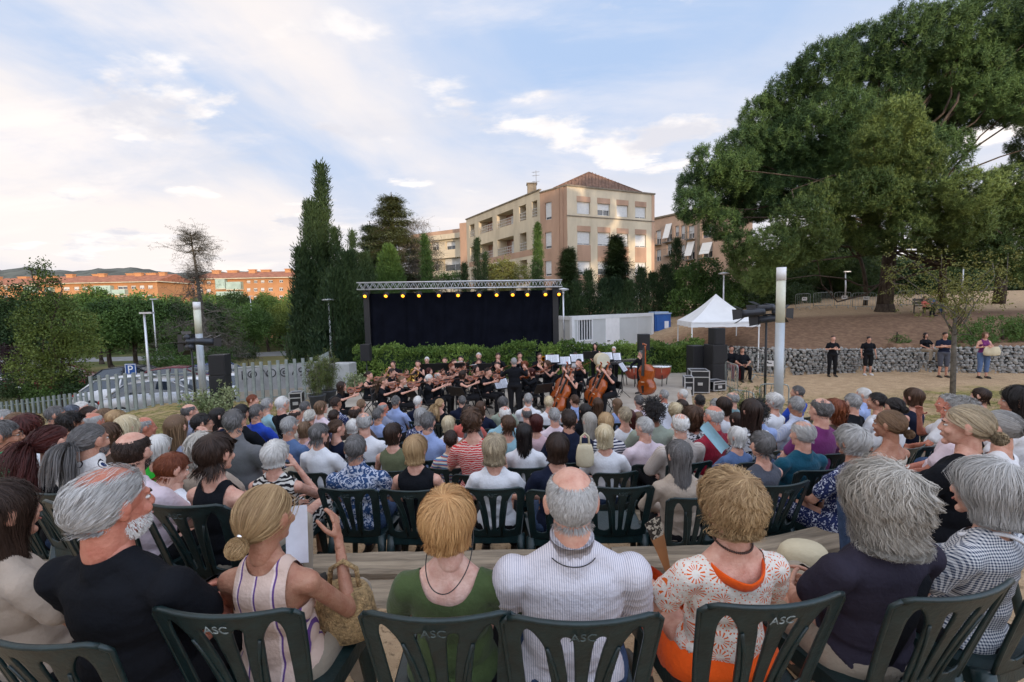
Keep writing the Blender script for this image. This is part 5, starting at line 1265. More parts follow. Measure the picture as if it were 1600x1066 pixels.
    cyp(841, 354, 25, 36, 'cypress growing against the corner of the apartment block', seed=14, mt='broad', group='conifers behind the stage')
    tree('round_tree', base_at(790, 38), lob([(768, 425, 16, 38), (790, 422, 18, 38), (812, 428, 17, 38), (788, 440, 24, 38)]), 'leaf', LM['yellow'], .35, 30, 'yellow green round tree under the balconies', seed=32, group='conifers behind the stage')
    tree('round_tree', base_at(700, 38), lob([(690, 440, 14, 38), (712, 438, 14, 38)]), 'leaf', LM['broad'], .35, 30, 'low green tree peeping over the truss', seed=33, group='conifers behind the stage')
    cedar(889, 384, 26, 31, 'young fir with open branches before the windows', 13, 'cyp', tiers=14, nm='fir'); cedar(963, 368, 26, 32, 'second young fir with open branches nearer the corner', 14, 'cyp', tiers=14, nm='fir')
    GX = 'conifers behind the site cabin'
    for i, (x, tp, wd, Y) in enumerate([(878, 450, 26, 28), (902, 447, 24, 28.5), (921, 428, 24, 29), (942, 442, 26, 28.6), (962, 440, 30, 29), (981, 446, 26, 29), (1001, 424, 30, 30), (1021, 432, 32, 31), (1041, 420, 34, 31)]):
        cyp(x, tp, wd, Y, 'dense green conifer in the row behind the cabin, '+['first beside the backdrop', 'second', 'third, taller', 'fourth', 'fifth below the second fir', 'sixth', 'seventh, tall', 'eighth', 'ninth and last'][i], seed=40+i, mt='cyp', group=GX, size=.3)
    cyp(1057, 376, 26, 33, 'tall slim cypress above the row behind the cabin', seed=50, group=GX)
    tree('hedge_tree', base_at(1085, 31), lob([(1075, 440, 28, 31), (1100, 425, 24, 31), (1110, 455, 28, 31), (1070, 475, 34, 30.5), (1120, 480, 34, 31), (1145, 440, 24, 33)]), 'leaf', LM['broad'], .32, 45, 'dense green tree behind the white tent', seed=60)
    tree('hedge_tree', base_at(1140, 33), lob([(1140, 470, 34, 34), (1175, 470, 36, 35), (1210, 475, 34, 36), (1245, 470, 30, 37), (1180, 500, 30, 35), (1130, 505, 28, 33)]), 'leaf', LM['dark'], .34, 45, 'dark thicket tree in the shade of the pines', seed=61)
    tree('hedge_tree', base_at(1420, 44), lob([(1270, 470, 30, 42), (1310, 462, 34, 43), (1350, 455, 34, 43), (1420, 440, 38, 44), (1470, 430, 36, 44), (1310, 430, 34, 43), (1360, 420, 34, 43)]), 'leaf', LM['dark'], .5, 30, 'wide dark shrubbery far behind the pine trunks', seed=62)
    # the two great pines
    far = [(1085, 322, 32), (1078, 290, 22), (1110, 262, 32), (1135, 300, 42), (1165, 232, 38), (1196, 188, 38), (1185, 265, 48), (1232, 160, 42), (1245, 230, 52), (1285, 112, 46), (1300, 190, 55), (1342, 84, 44), (1362, 150, 55), (1410, 62, 46), (1432, 140, 58), (1472, 52, 44), (1500, 120, 54), (1540, 40, 54), (1575, 105, 50), (1615, 30, 50), (1620, 110, 50), (1130, 352, 28), (1225, 300, 42), (1290, 262, 46), (1350, 220, 50), (1665, 60, 60), (1680, 160, 60), (1440, 190, 46), (1490, 170, 44), (1545, 150, 40), (1400, 230, 46), (1460, 240, 40), (1250, 280, 50), (1180, 310, 44), (1330, 260, 50), (1590, 60, 50), (1600, 160, 34), (1555, 175, 26), (1640, 230, 40), (1200, 230, 40), (1150, 270, 36)]
    tree('pine_tree', base_at(1383, 27), lob([(x, y, r, 28) for x, y, r in far], 2.6, 5), 'pine', LM['pine'], .40, 52, 'huge dark green pine whose crown fills the upper sky', group='umbrella pines on the bank', trunk_r=.42, seed=70, rot='up', top=P(1400, 200, 28), shell=.70, twk=.9)
    near = [(1172, 412, 30), (1188, 442, 24), (1155, 385, 24), (1205, 385, 34), (1250, 340, 36), (1290, 318, 34), (1275, 375, 32), (1395, 188, 36), (1365, 230, 30), (1420, 215, 28), (1345, 300, 40), (1390, 268, 40), (1432, 255, 36), (1400, 320, 40), (1450, 318, 44), (1330, 352, 32), (1365, 380, 28), (1500, 350, 40), (1545, 330, 44), (1585, 370, 44), (1510, 300, 38), (1580, 290, 34), (1470, 372, 34), (1540, 390, 34), (1602, 420, 34), (1240, 400, 26), (1205, 432, 18), (1640, 330, 50), (1420, 360, 28)]
    tree('pine_tree', base_at(1470, 31), lob([(x, y, r, 22.5) for x, y, r in near], 1.8, 6), 'pine', LM['pineL'], .34, 75, 'lighter green pine with low spreading branches over the barriers', group='umbrella pines on the bank', trunk_r=.24, seed=71, rot='up', top=P(1460, 300, 26), shell=.66, twk=1.2)
    for x, Y, tr_, lab, tp in ((1352, 32, .15, 'crooked thin pine trunk behind the big trunk', (1335, 380)), (1560, 30, .34, 'thick dark pine trunk near the far path', (1580, 330))):
        b = MB(); base = Vector(base_at(x, Y)); e = empty('bare_pine', base, 0, lab, 'tree', 'umbrella pines on the bank'); rs = np.random.RandomState(int(x)); q = branchy(b, (0, 0, -.1), P(*tp, Y)-base, tr_, tr_*.5, rs, 6, .1); b.build('trunk', M_BARK, e, True); b = MB(); branchy(b, q[4], q[6]+Vector((-1.2, 0, 1)), tr_*.5, tr_*.2, rs); branchy(b, q[5], q[6]+Vector((1.4, .4, 1.2)), tr_*.45, tr_*.2, rs); b.build('limbs', M_BARK, e, True)
        scatter('crown', lobe_pts([(tuple(q[6]+Vector((0, 0, .6))), (2.2, 1.6, 1.0))], 40, rs), .4, 'pine', LM['pine'], e)
    # sapling in front of the wall
    Y = 12.5; b = MB(); base = Vector(base_at(1497, Y)); e = empty('sapling', base, 0, 'thin young tree with sparse yellow green leaves by the path', 'tree'); rs = np.random.RandomState(3)
    b.tube([(0, 0, -.1), (-.03, 0, 1.2), (-.06, 0, 2.2), (-.05, 0, 2.9)], [.07, .062, .05, .034], 8); b.build('trunk', M_BARKG, e, True); b = MB(); pts = []
    for dx, y in ((-95, 440), (-70, 405), (-40, 425), (30, 410), (70, 412), (85, 395), (-20, 400), (50, 440), (-60, 455), (10, 430), (-100, 412)):
        tgt = P(1490+dx, y, Y+rs.normal()*.5)-base; q = branchy(b, (-.05, 0, 2.0+rs.rand()*.7), tgt, .016, .005, rs, 5, .2)
        for p_ in q[2:]:
            for _ in range(7): pts.append(tuple(p_+Vector(rs.normal(size=3)*.20)))
    b.build('limbs', M_BARKG, e, True); scatter('crown', pts, .13, 'leaf', LM['yellow'], e)
    # shrubs on the bank
    tree('clipped_bush', (9.6+0*1, 18.2, gz(9.6, 18.2)) if 0 else base_at(1404, 20), lob([(1404, 534, 12, 20), (1396, 538, 9, 20), (1412, 538, 9, 20)]), 'leaf', LM['broad'], .14, 90, 'small round bush on top of the stone wall', 'bush', None, .03, 81, limbs=False)
    tree('clipped_hedge', base_at(1570, 18.6), lob([(1520, 528, 28, 18.6), (1560, 524, 32, 18.6), (1605, 522, 36, 18.6), (1500, 538, 18, 18.2), (1640, 526, 34, 18.6)]), 'leaf', LM['broad'], .15, 110, 'wide clipped evergreen hedge above the stone wall', 'hedge', None, .04, 82, limbs=False, shell=.75)
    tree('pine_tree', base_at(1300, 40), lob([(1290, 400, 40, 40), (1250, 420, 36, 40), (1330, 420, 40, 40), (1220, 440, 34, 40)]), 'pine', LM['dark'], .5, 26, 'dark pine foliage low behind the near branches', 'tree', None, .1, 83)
build_trees()
# ------------------------------------------------------------------ stage and equipment
M_CONC = mat('stage_concrete', (.40, .35, .29), rough=.9, var=.14, vscale=1.4, bump=.25, bscale=25); M_ALU = mat('aluminium', (.62, .63, .65), rough=.35, metal=.6, var=.05); M_BLK = mat('black_metal', (.012, .012, .014), rough=.5, var=.1); M_CURT = mat('black_stage_cloth', (.006, .007, .012), rough=.95, var=.2, vscale=2, spec=.05)
M_GALV = mat('galvanised_steel', (.30, .34, .33), rough=.5, metal=.4, var=.15, vscale=5); M_CONTN = mat('cabin_panel', (.50, .52, .52), rough=.5, var=.05, vscale=1); M_CONTW = mat('cabin_white_trim', (.66, .67, .68), rough=.5, var=.04); M_WHITE = mat('white_paint', (.75, .75, .75), rough=.5, var=.04); M_TENT = mat('white_tent_cloth', (.70, .71, .72), rough=.8, var=.04, vscale=2)
M_BLUEP = mat('blue_plastic', (.010, .09, .34), rough=.4, var=.1); M_GRILLE = mat('speaker_grille', (.010, .010, .012), rough=.7, var=.4, vscale=90); M_CAB = mat('speaker_cabinet', (.014, .014, .016), rough=.6, var=.15); M_AMB = mat('amber_lamp', (1, .5, .05), var=0, emit=((1, .36, .02), 1.6)); M_POT = mat('grey_plant_pot', (.045, .05, .055), rough=.6); M_PAPER = mat('paper', (.72, .74, .80), rough=.7, var=.05, vscale=20)
M_WOOD = mat('violin_varnish', (.24, .055, .014), rough=.22, var=.3, vscale=6, spec=.7); M_WOODD = mat('cello_varnish', (.34, .070, .010), rough=.2, var=.25, vscale=3, spec=.7); M_EBONY = mat('ebony', (.012, .010, .009), rough=.3, var=.1); M_BRASS = mat('brass', (.75, .46, .12), rough=.22, metal=1, var=.08); M_SILV = mat('silver_tube', (.75, .75, .76), rough=.18, metal=1, var=.03); M_SLEEP = mat('weathered_timber', (.34, .27, .19), rough=.9, var=.35, vscale=5, bump=.6, bscale=26, stretch=(.25, 3, 3), dark=(.13, .10, .07))
def stage():
    b = MB(); z = STAGE_Z; y0 = 12.0
    poly = [(-6.6, 12.4), (4.9, 12.2), (6.9, 17.6), (8.6, 20.6), (-2, 22), (-6.4, 17.0)]
    b.prism(poly, z-.4, z); o = b.build('stage_slab', M_CONC, bevel=.015); tag(o, 'low pale concrete stage floor under the orchestra', 'stage')
stage()
def hedge(x0, x1, Y0, Y1, top, label, seed):
    A = P(x0, 560, Y0); B = P(x1, 560, Y1); n = 24; base = Vector(((A.x+B.x)/2, (A.y+B.y)/2, -1.5)); e = empty('stage_hedge', base, 0, label, 'hedge', 'hedge along the back of the stage'); rs = np.random.RandomState(seed); b = MB(); d = (B-A); d.z = 0; L_ = d.length; u = d/L_; nrm = Vector((-u.y, u.x, 0)); pts = []
    zt = [P(lerp(x0, x1, i/n), top(lerp(x0, x1, i/n)), lerp(Y0, Y1, i/n)).z for i in range(n+1)]
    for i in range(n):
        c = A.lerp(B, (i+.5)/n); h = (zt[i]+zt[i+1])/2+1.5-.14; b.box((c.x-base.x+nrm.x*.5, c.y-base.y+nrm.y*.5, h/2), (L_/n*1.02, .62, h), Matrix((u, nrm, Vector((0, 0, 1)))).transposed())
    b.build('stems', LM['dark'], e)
    m_ = int(L_*420)
    for _ in range(m_):
        t = rs.rand(); s = rs.rand(); c = A.lerp(B, t); h = np.interp(t*n, range(n+1), zt)+1.5
        if s < .62: z_ = rs.rand()*h; o = .08+rs.normal()*.06
        else: z_ = h-.05+rs.normal()*.07; o = rs.rand()*.95
        lump = .10*math.sin(t*L_*2.3+z_*3)+.07*math.sin(t*L_*5.1-z_*4+seed); p = c+nrm*(o+lump*.8); pts.append((p.x-base.x, p.y-base.y, z_+lump*.5))
    scatter('leaves', pts, .125, 'big', LM['hedge'], e, 'full', 2.2, seed)
hedge(552, 838, 18.0, 18.2, lambda x: 546+2*math.sin(x*.11)-8*max(0, min(1, (x-780)/40)), 'glossy green hedge behind the strings, under the black backdrop', 1)
hedge(846, 1103, 18.4, 18.9, lambda x: 541+2.0*math.sin(x*.09)-5*max(0, (x-1000)/100), 'glossy green hedge behind the percussion, under the cabin', 2)
def backdrop():
    e = empty('backdrop', P(720, 0, 20)*0+Vector((Xat(720, 480, 20), 20, -1.5)), 0, 'tall black cloth backdrop hanging from the truss behind the orchestra', 'stage curtain'); o0 = e.location; z1 = Zat(720, 456, 20); V = []; n = 220; m_ = 14; x0, x1 = Xat(571, 460, 20), Xat(878, 460, 20); x1b = Xat(862, 540, 20)
    for i in range(n+1):
        t = i/n
        for j in range(m_+1):
            s = j/m_; xx = lerp(x0, lerp(x1, x1b-.1, s), t); zz = lerp(z1, -1.5, s); f = .05*math.sin(t*88+math.sin(t*21)*2)*(.5+.5*s)+.03*math.sin(t*37+1)+.012*math.sin(s*9+t*50)
            V.append((xx-o0.x, f+.10, zz-o0.z))
    F = [(i*(m_+1)+j, (i+1)*(m_+1)+j, (i+1)*(m_+1)+j+1, i*(m_+1)+j+1) for i in range(n) for j in range(m_)]; me = mk('curtain', np.array(V), np.array(F)); me.materials.append(M_CURT); obj('curtain', me, e)
    b = MB()
    for t in (.2, .4, .6, .8): b.box((lerp(x0, x1, t)-o0.x, .06, 2.0), (.03, .02, 3.8))
    b.build('seam', M_CURT, e)
    # truss
    A = P(559, 447.5, 19.8); B = P(878, 443, 19.8); e = empty('lighting_truss', (A+B)/2, 0, 'long silver lattice truss across the top of the backdrop', 'truss'); c0 = e.location; h = .145
    for dy, dz in ((-h, -h), (-h, h), (h, -h), (h, h)):
        b = MB(); b.tube([A-c0+Vector((0, dy, dz)), B-c0+Vector((0, dy, dz))], .026, 8); b.build('chord', M_ALU, e, True)
    b = MB(); n = 30
    for i in range(n):
        for dy, dz0, dz1 in ((-h, -h, h), (h, h, -h)):
            p = A.lerp(B, i/n)-c0; q = A.lerp(B, (i+.5)/n)-c0; r = A.lerp(B, (i+1)/n)-c0; b.tube([p+Vector((0, dy, dz0)), q+Vector((0, dy, dz1)), r+Vector((0, dy, dz0))], .013, 5)
        p = A.lerp(B, i/n)-c0; r = A.lerp(B, (i+1)/n)-c0; b.tube([p+Vector((0, -h, h)), r+Vector((0, h, h))], .012, 5); b.tube([p+Vector((0, -h, -h)), r+Vector((0, h, -h))], .012, 5)
    b.build('lacing', M_ALU, e, True)['kind'] = 'stuff'
    b = MB()
    for p in (A.lerp(B, .03), A.lerp(B, .97)): b.box((p.x-c0.x, .35, (-1.5+p.z)/2-c0.z), (.25, .25, p.z+1.5))
    b.build('tower', M_BLK, e)
    for i, x in enumerate((571, 603.5, 630, 655, 686, 716, 749, 776, 801, 824, 852, 873)):
        p = P(x, 461.5-i*.28, 19.62); l = empty('stage_light', p, 0, 'amber glowing stage light on the truss, '+['first at the cypress end', 'second', 'third', 'fourth', 'fifth', 'sixth', 'seventh', 'eighth', 'ninth', 'tenth', 'eleventh', 'last at the cabin end'][i], 'stage light', 'amber lights along the truss')
        b = MB(); d = Vector((0, -.85, -.5)).normalized(); b.tube([-d*.16, -d*.14, d*.06, d*.10], [.05, .085, .10, .112], 14); b.build('housing', M_BLK, l, True)
        b = MB(); b.tube([d*.088, d*.103], .070, 16); b.tube([d*.103, d*.12], [.07, .04], 16); b.build('lens', M_AMB, l, True)
        b = MB(); b.tube([(-.12, 0, 0), (-.12, .02, .13), (.12, .02, .13), (.12, 0, 0)], .012, 6); b.tube([(0, .02, .13), (0, .03, .32)], .015, 6); b.build('yoke', M_BLK, l)
backdrop()
def cabin():
    A = P(893, 500, 22.5); B = P(1020, 500, 26.8); D = P(864, 500, 25.0); W = Wall((A.x, A.y), (B.x, B.y)); org = Vector((A.x, A.y, -1.4)); zt = P(893, 495.5, 22.5).z; e = empty('site_cabin', org, 0, 'light grey portable site cabin with barred window and white door', 'cabin')
    Ws = Wall((D.x, D.y), (A.x, A.y)); b = MB(); X = lambda v: 700+v/3.231; Y = lambda v: 250+v/3.231; u0, z1 = W.uz(X(655), Y(810)); u1, z0 = W.uz(X(724), Y(905)); d0, dz = W.uz(X(794), Y(798)); d1 = W.uz(X(864), Y(798))[0]
    W.facade(b, 0, W.L, -1.3, zt-.02, [(u0, u1, z0, z1, .08)], org=org); Ws.facade(b, 0, Ws.L, -1.3, zt-.02, [], org=org); q = [A, B, B+(D-A), D]; b.add([(p.x-org.x, p.y-org.y, zt-.03-org.z) for p in q], [(0, 1, 2, 3)]); b.build('wall', M_CONTN, e)
    b = MB(); W.box(b, -.02, W.L+.03, zt-.16, zt+.03, -.1, .04, org); Ws.box(b, 0, Ws.L-.02, zt-.16, zt+.03, -.1, .04, org); W.box(b, -.03, .16, -1.4, zt-.165, -.1, .05, org); W.box(b, W.L-.16, W.L+.03, -1.4, zt-.165, -.1, .05, org); Ws.box(b, 0, .16, -1.4, zt-.165, -.1, .05, org); W.box(b, .17, W.L-.17, -1.4, -1.25, -.1, .04, org); b.build('frame', M_CONTW, e)
    for k in (2, 3):
        u = W.L*k/4+.2
        if not (u0-.1 < u < u1+.1 or d0-.1 < u < d1+.1): b = MB(); W.box(b, u-.012, u+.012, -1.24, zt-.17, -.005, .006, org); b.build('panel_joint', M_CONTW, e)
    b = MB(); f = .08
    for a in ((u0-f, u1+f, z0-f, z0), (u0-f, u1+f, z1, z1+f), (u0-f, u0, z0, z1), (u1, u1+f, z0, z1)): W.box(b, *a, -.06, .035, org)
    w_ = b.build('window', M_CONTW, e); b = MB(); W.box(b, u0, u1, z0, z1, -.10, -.07, org); b.build('pane', M_GLASSW, w_)
    for k in range(5): b = MB(); u = lerp(u0, u1, (k+.6)/5.2); W.box(b, u-.026, u+.026, z0, z1, -.03, .0, org); b.build('bar', M_CONTW, w_)
    b = MB(); W.box(b, d0, d1, -1.3, dz, -.02, .03, org); dd = b.build('door', M_WHITE, e); b = MB(); W.box(b, d0+.12, d0+.32, -.25, -.20, .03, .07, org); b.build('handle', M_BLK, dd)
cabin()
def toilet():
    A = P(1023, 500, 27); B = P(1048, 500, 27.2); W = Wall((A.x, A.y), (B.x, B.y)); org = Vector((A.x, A.y, -1.3)); z1 = P(1035, 491, 27).z; e = empty('portable_toilet', org, 0, 'bright blue portable toilet at the end of the grey cabin', 'portable toilet'); b = MB(); W.box(b, 0, W.L, -1.3, z1, -1.0, 0, org); b.build('cabin', M_BLUEP, e)
    b = MB(); W.box(b, .1, W.L-.1, -1.15, z1-.12, 0, .03, org); W.box(b, .16, W.L-.3, -.9, z1-.9, .03, .045, org); d = b.build('door', M_BLUEP, e); b = MB(); W.box(b, W.L-.42, W.L-.16, z1-.85, z1-.42, .031, .05, org); b.build('notice', M_PAPER, d); b = MB(); W.box(b, .3, .7, -.95, -.75, .046, .06, org); b.build('plate', M_PAPER, d)
    b = MB(); W.box(b, -.03, W.L+.03, z1, z1+.07, -1.04, .04, org); W.box(b, .08, W.L-.08, z1+.07, z1+.14, -.9, -.1, org); b.build('roof', mat('pale_blue_roof', (.35, .45, .60), rough=.5), e)
toilet()
def tent():
    Y = 20.6; c = P(1118, 505, Y+1.3); c.z = -1.4; e = empty('pop_up_tent', c, R(-8), 'white pop up gazebo with pointed roof on thin legs', 'gazebo'); h = 1.46; ze = Zat(1118, 503, Y)+1.4; za = Zat(1118, 459.5, Y+1.4)+1.4; b = MB(); n = 8
    for k in range(4):
        a = [(-h, -h), (h, -h), (h, h), (-h, h)][k]; c2 = [(-h, -h), (h, -h), (h, h), (-h, h)][(k+1) % 4]
        V_ = []; 
        for i in range(n+1):
            t = i/n
            for j in range(n+1):
                s = j/n; ex = lerp(a[0], c2[0], s); ey = lerp(a[1], c2[1], s); sag = .07*math.sin(math.pi*t)+.04*math.sin(math.pi*s)*(1-t); V_.append((ex*(1-t), ey*(1-t), lerp(ze, za, t)-sag*1.6))
        b.add(V_, [(i*(n+1)+j, i*(n+1)+j+1, (i+1)*(n+1)+j+1, (i+1)*(n+1)+j) for i in range(n) for j in range(n)])
        for s in range(10): p0 = (lerp(a[0], c2[0], s/10), lerp(a[1], c2[1], s/10)); p1 = (lerp(a[0], c2[0], (s+1)/10), lerp(a[1], c2[1], (s+1)/10)); w0 = .012*math.sin(s*2.1); b.quad((p0[0], p0[1], ze), (p1[0], p1[1], ze), (p1[0]*1.01, p1[1]*1.01, ze-.24+w0), (p0[0]*1.01, p0[1]*1.01, ze-.24+w0))
    b.build('canopy', M_TENT, e, True)
    for sx in (-1, 1):
        for sy in (-1, 1): b = MB(); b.box((sx*(h-.03), sy*(h-.03), ze/2), (.045, .045, ze)); b.build('leg', M_WHITE, e)
    b = MB()
    for sx in (-1, 1): b.tube([(sx*h, -h, ze-.03), (0, -h, ze-.4+.3), (-sx*h, -h, ze-.03)], .014, 5); b.tube([(sx*h, h, ze-.03), (-sx*h, -h, ze-.03)], .014, 5)
    b.build('brace', M_WHITE, e)
tent()
def lamp(x, ytop, Y, label, zb=None, kind='disc', lean=0, head=.3):
    p = P(x, ytop, Y); z0 = gz(p.x, Y) if zb is None else zb; e = empty('street_lamp', (p.x, Y, z0), 0, label, 'street lamp', 'street lamps in the park'); H = p.z-z0; b = MB(); b.tube([(0, 0, 0), (0, 0, H*.5), (lean*H, 0, H)], [.055, .05, .035], 10); b.build('post', M_ALU if kind != 'wood' else M_BARKG, e, True); b = MB()
    if kind == 'disc': b.lathe([(.02, H-.06), (.06, H-.05), (head, H+.02), (head, H+.05), (.10, H+.10), (.02, H+.12)], 20); b.lathe([(.035, H-.22), (.05, H-.2), (.05, H-.06), (.03, H-.05)], 10)
    else: b.box((.12+lean*H, 0, H+.02), (.5, .18, .07))
    b.build('lamp_head', M_ALU, e, kind == 'disc'); return e
lamp(513.5, 470, 20.6, 'slim lamp with a flat disc head before the cypresses'); lamp(880, 453.5, 23.4, 'lamp with a disc head at the end of the backdrop'); lamp(1131, 428.5, 27, 'lamp with a disc head rising behind the white tent', zb=-.8)
lamp(225, 490, 18.6, 'grey lamp post with a small square head by the fence', kind='box', zb=-2.2); lamp(238, 468, 34, 'distant thin lamp among the car park trees', kind='box'); lamp(391, 463, 60, 'far thin lamp before the orange block', kind='box'); lamp(1322, 425, 36, 'pale bare post leaning behind the pines', kind='box', lean=-.02); lamp(1506, 405, 33, 'tall white post beyond the sapling', kind='box')
M_GLOW = mat('column_diffuser', (.62, .62, .50), rough=.3, var=.08, vscale=3); M_COLG = mat('column_grey', (.42, .45, .47), rough=.4, metal=.3, var=.06)
def column(x, ytop, Y, wd, label, seg):
    p = P(x, ytop, Y); z0 = gz(p.x, Y); e = empty('light_column', (p.x, Y, z0), 0, label, 'light column', 'square light columns flanking the audience'); H = p.z-z0; b = MB(); b.lathe([(wd/2, 0), (wd/2, H*seg[0])], 20); b.build('shaft', M_COLG, e, True); b = MB(); b.lathe([(wd/2*.98, H*seg[0]), (wd/2*.98, H*seg[1])], 20); b.build('diffuser', M_GLOW, e, True); b = MB(); b.lathe([(wd/2*1.02, H*seg[1]), (wd/2*1.02, H)], 20); b.build('cap', M_WHITE, e, True)
column(1221, 418, 11.4, .215, 'tall round grey light column with pale top by the barrier', (.66, .92)); column(307, 472, 15.6, .22, 'leaning look grey light column beside the speaker stack', (.70, .93))
def speaker(loc, rz, size, label, group, name='loudspeaker', tilt=0):
    e = empty(name, loc, rz, label, 'loudspeaker', group); w_, d, h = size; b = MB(); b.box((0, 0, h/2), (w_, d, h)); b.build('cabinet', M_CAB, e, bevel=.012); b = MB(); b.box((0, -d/2-.006, h/2), (w_-.06, .012, h-.06)); b.build('grille', M_GRILLE, e); return e
def stacks():
    p = P(1121, 590, 17.0); zz = -1.5; G = 'loudspeakers stacked on the tent side'
    z = zz+.12
    for k, (h, w_) in enumerate(((.78, .62), (.72, .60))): speaker((p.x, 17.2, z), R(10), (w_, .6, h), ['black bass cabinet at the bottom of the stack by the tent', 'black bass cabinet in the middle of the stack by the tent'][k], G); z += h+.004
    speaker((p.x+.04, 17.2, z), R(10), (.44, .42, .62), 'narrow black speaker on top of the stack by the tent', G)
    speaker((p.x-.55, 17.7, zz), R(10), (.5, .5, 1.55), 'tall black cabinet behind the stack by the tent', G)
    p = P(340, 640, 13.6); G = 'loudspeakers stacked on the fence side'; z = -1.5
    for k, h in enumerate((.72, .62, .62)): speaker((p.x+.02*k, 13.8, z), R(8), (.46, .42, h), ['black bass cabinet at the foot of the stack by the fence', 'black speaker in the middle of the stack by the fence', 'black speaker on top of the stack by the fence'][k], G); z += h+.004
    for x, ytop, Y, lab in ((571.5, 538, 17.0, 'small black speaker on a pole before the cypresses'), (1005.5, 522, 17.4, 'black speaker on a pole behind the double bass')):
        q = P(x, ytop, Y); w_ = .34 if x < 800 else .40; e = speaker((q.x, Y, q.z-.62), 0, (w_, .34, .62), lab, 'speakers on poles'); b = MB(); h = q.z-.62-STAGE_Z; b.tube([(0, 0, -h), (0, 0, 0)], .02, 8)
        for a in (0, 2.1, 4.2): b.tube([(0, 0, -h*.72), (.4*math.cos(a), .4*math.sin(a), -h)], .014, 6)
        b.build('stand', M_BLK, e, True)
stacks()
def spot(base, H, heads, label, rz=0):
    e = empty('light_stand', base, rz, label, 'spotlight stand', 'spotlight stands facing the stage'); b = MB(); b.tube([(0, 0, 0), (0, 0, H*.55), (0, 0, H)], [.035, .032, .026], 10); b.build('mast', M_BLK, e, True)
    for a in (0, 2.1, 4.2): b = MB(); b.tube([(0, 0, .5), (.5*math.cos(a), .5*math.sin(a), 0)], .018, 6); b.build('leg', M_BLK, e)
    b = MB(); b.tube([(-.42, 0, H), (.42, 0, H)], .024, 8); b.build('crossbar', M_BLK, e, True)
    for k, (x, z, ry, L_) in enumerate(heads):
        h = MB(); d = Vector((math.sin(ry), .75, math.cos(ry)*0-.12)).normalized(); c = Vector((x, 0, H+z)); h.tube([c-d*L_*.5, c-d*L_*.45, c, c+d*L_*.3, c+d*L_*.5], [.05, .085, .09, .10, .11], 14); h.tube([c-d*L_*.5+Vector((0, 0, .06)), c+Vector((0, 0, .11)), c+d*L_*.3+Vector((0, 0, .10))], .012, 5)
        o = h.build('lamp_housing', mat('dark_blue_grey_metal', (.025, .030, .042), rough=.4, var=.15), e, True); s = d.cross(Vector((0, 0, 1))).normalized(); u = s.cross(d); b = MB(); q = c+d*L_*.5; r = .12
        for v1, v2 in ((s, u), (-s, u), (u, s), (-u, s)): a0 = q+v1*r; b.add([a0+v2*r, a0-v2*r, a0-v2*r*1.2+v1*.12+d*.2, a0+v2*r*1.2+v1*.12+d*.2], [(0, 1, 2, 3)]); b.add([a0+v2*r+d*.006, a0-v2*r+d*.006, a0-v2*r*1.2+v1*.12+d*.206, a0+v2*r*1.2+v1*.12+d*.206], [(3, 2, 1, 0)])
        b.build('barn_door', M_BLK, o)
p = P(1195, 620, 12.2); spot((p.x, 12.2, -1.5), Zat(1190, 492, 12.2)+1.5, [(-.34, .06, -1.3, .55), (.0, .18, -.5, .42), (.30, .06, 1.0, .5), (.05, -.12, -1.4, .45)], 'black light stand with four barn door spotlights by the column')
p = P(305, 620, 14.6); spot((p.x, 14.6, -1.5), Zat(305, 535, 14.6)+1.5, [(-.12, .16, -.6, .42), (.12, .02, .9, .5), (.42, .02, 1.3, .5), (-.05, -.14, -1.0, .4)], 'black light stand with spotlights in front of the fence speakers')
def plants():
    for x, Y, r, lab, h in ((496, 13.6, .30, 'bamboo in a grey pot at the corner of the stage', 1.25), (514, 14.3, .28, 'second potted bamboo just behind the first', 1.25)):
        p = P(x, 628, Y); e = empty('potted_bamboo', (p.x, Y, STAGE_Z), 0, lab, 'potted plant', 'bamboo pots at the stage corner'); b = MB(); b.lathe([(.18, 0), (.24, .36), (.26, .37), (.26, .41), (.22, .41), (.20, .3)], 18); b.build('pot', M_POT, e, True); rs = np.random.RandomState(int(x)); b = MB(); pts = []
        for _ in range(26): a = rs.uniform(0, 6.28); rr = rs.rand()*.16; t = Vector((math.cos(a)*(rr+.22*rs.rand()), math.sin(a)*(rr+.22*rs.rand()), .35+h*rs.uniform(.6, 1))); b.tube([(rr*math.cos(a), rr*math.sin(a), .3), t], .006, 4); pts += [tuple(Vector((rr*math.cos(a), rr*math.sin(a), .3)).lerp(t, u)+Vector(rs.normal(size=3)*.07)) for u in np.linspace(.25, 1, 16)]
        b.build('canes', M_BARKG, e); scatter('foliage', pts, .14, 'blade', LM['bamb'], e)
    for x, y, Y, rx, h, lab, lm, kd, nm in ((330, 640, 13.0, .75, 1.05, 'bushy variegated shrub at the foot of the fence speakers', 'vari', 'big', 'variegated_shrub'), (560, 612, 16.2, .4, .9, 'pale variegated plant beside the concrete block', 'vari', 'big', 'variegated_shrub'), (1167, 640, 9.6, .5, 1.35, 'tall bamboo clump behind the audience by the light column', 'bamb', 'blade', 'bamboo_clump')):
        p = P(x, y, Y); z0 = gz(p.x, Y); e = empty(nm, (p.x, Y, z0), 0, lab, 'plant'); rs = np.random.RandomState(int(x)); b = MB(); pts = []
        for _ in range(34): a = rs.uniform(0, 6.28); t = Vector((math.cos(a)*rx*rs.rand()**.5, math.sin(a)*rx*rs.rand()**.5, h*rs.uniform(.55, 1))); b.tube([(t.x*.3, t.y*.3, 0), t], .007, 4); pts += [tuple(Vector((t.x*.3, t.y*.3, 0)).lerp(t, u)+Vector(rs.normal(size=3)*.08)) for u in np.linspace(.3, 1.02, 12)]
        b.build('stems', M_BARKG, e); scatter('foliage', pts, .13, kd, LM[lm], e)
plants()
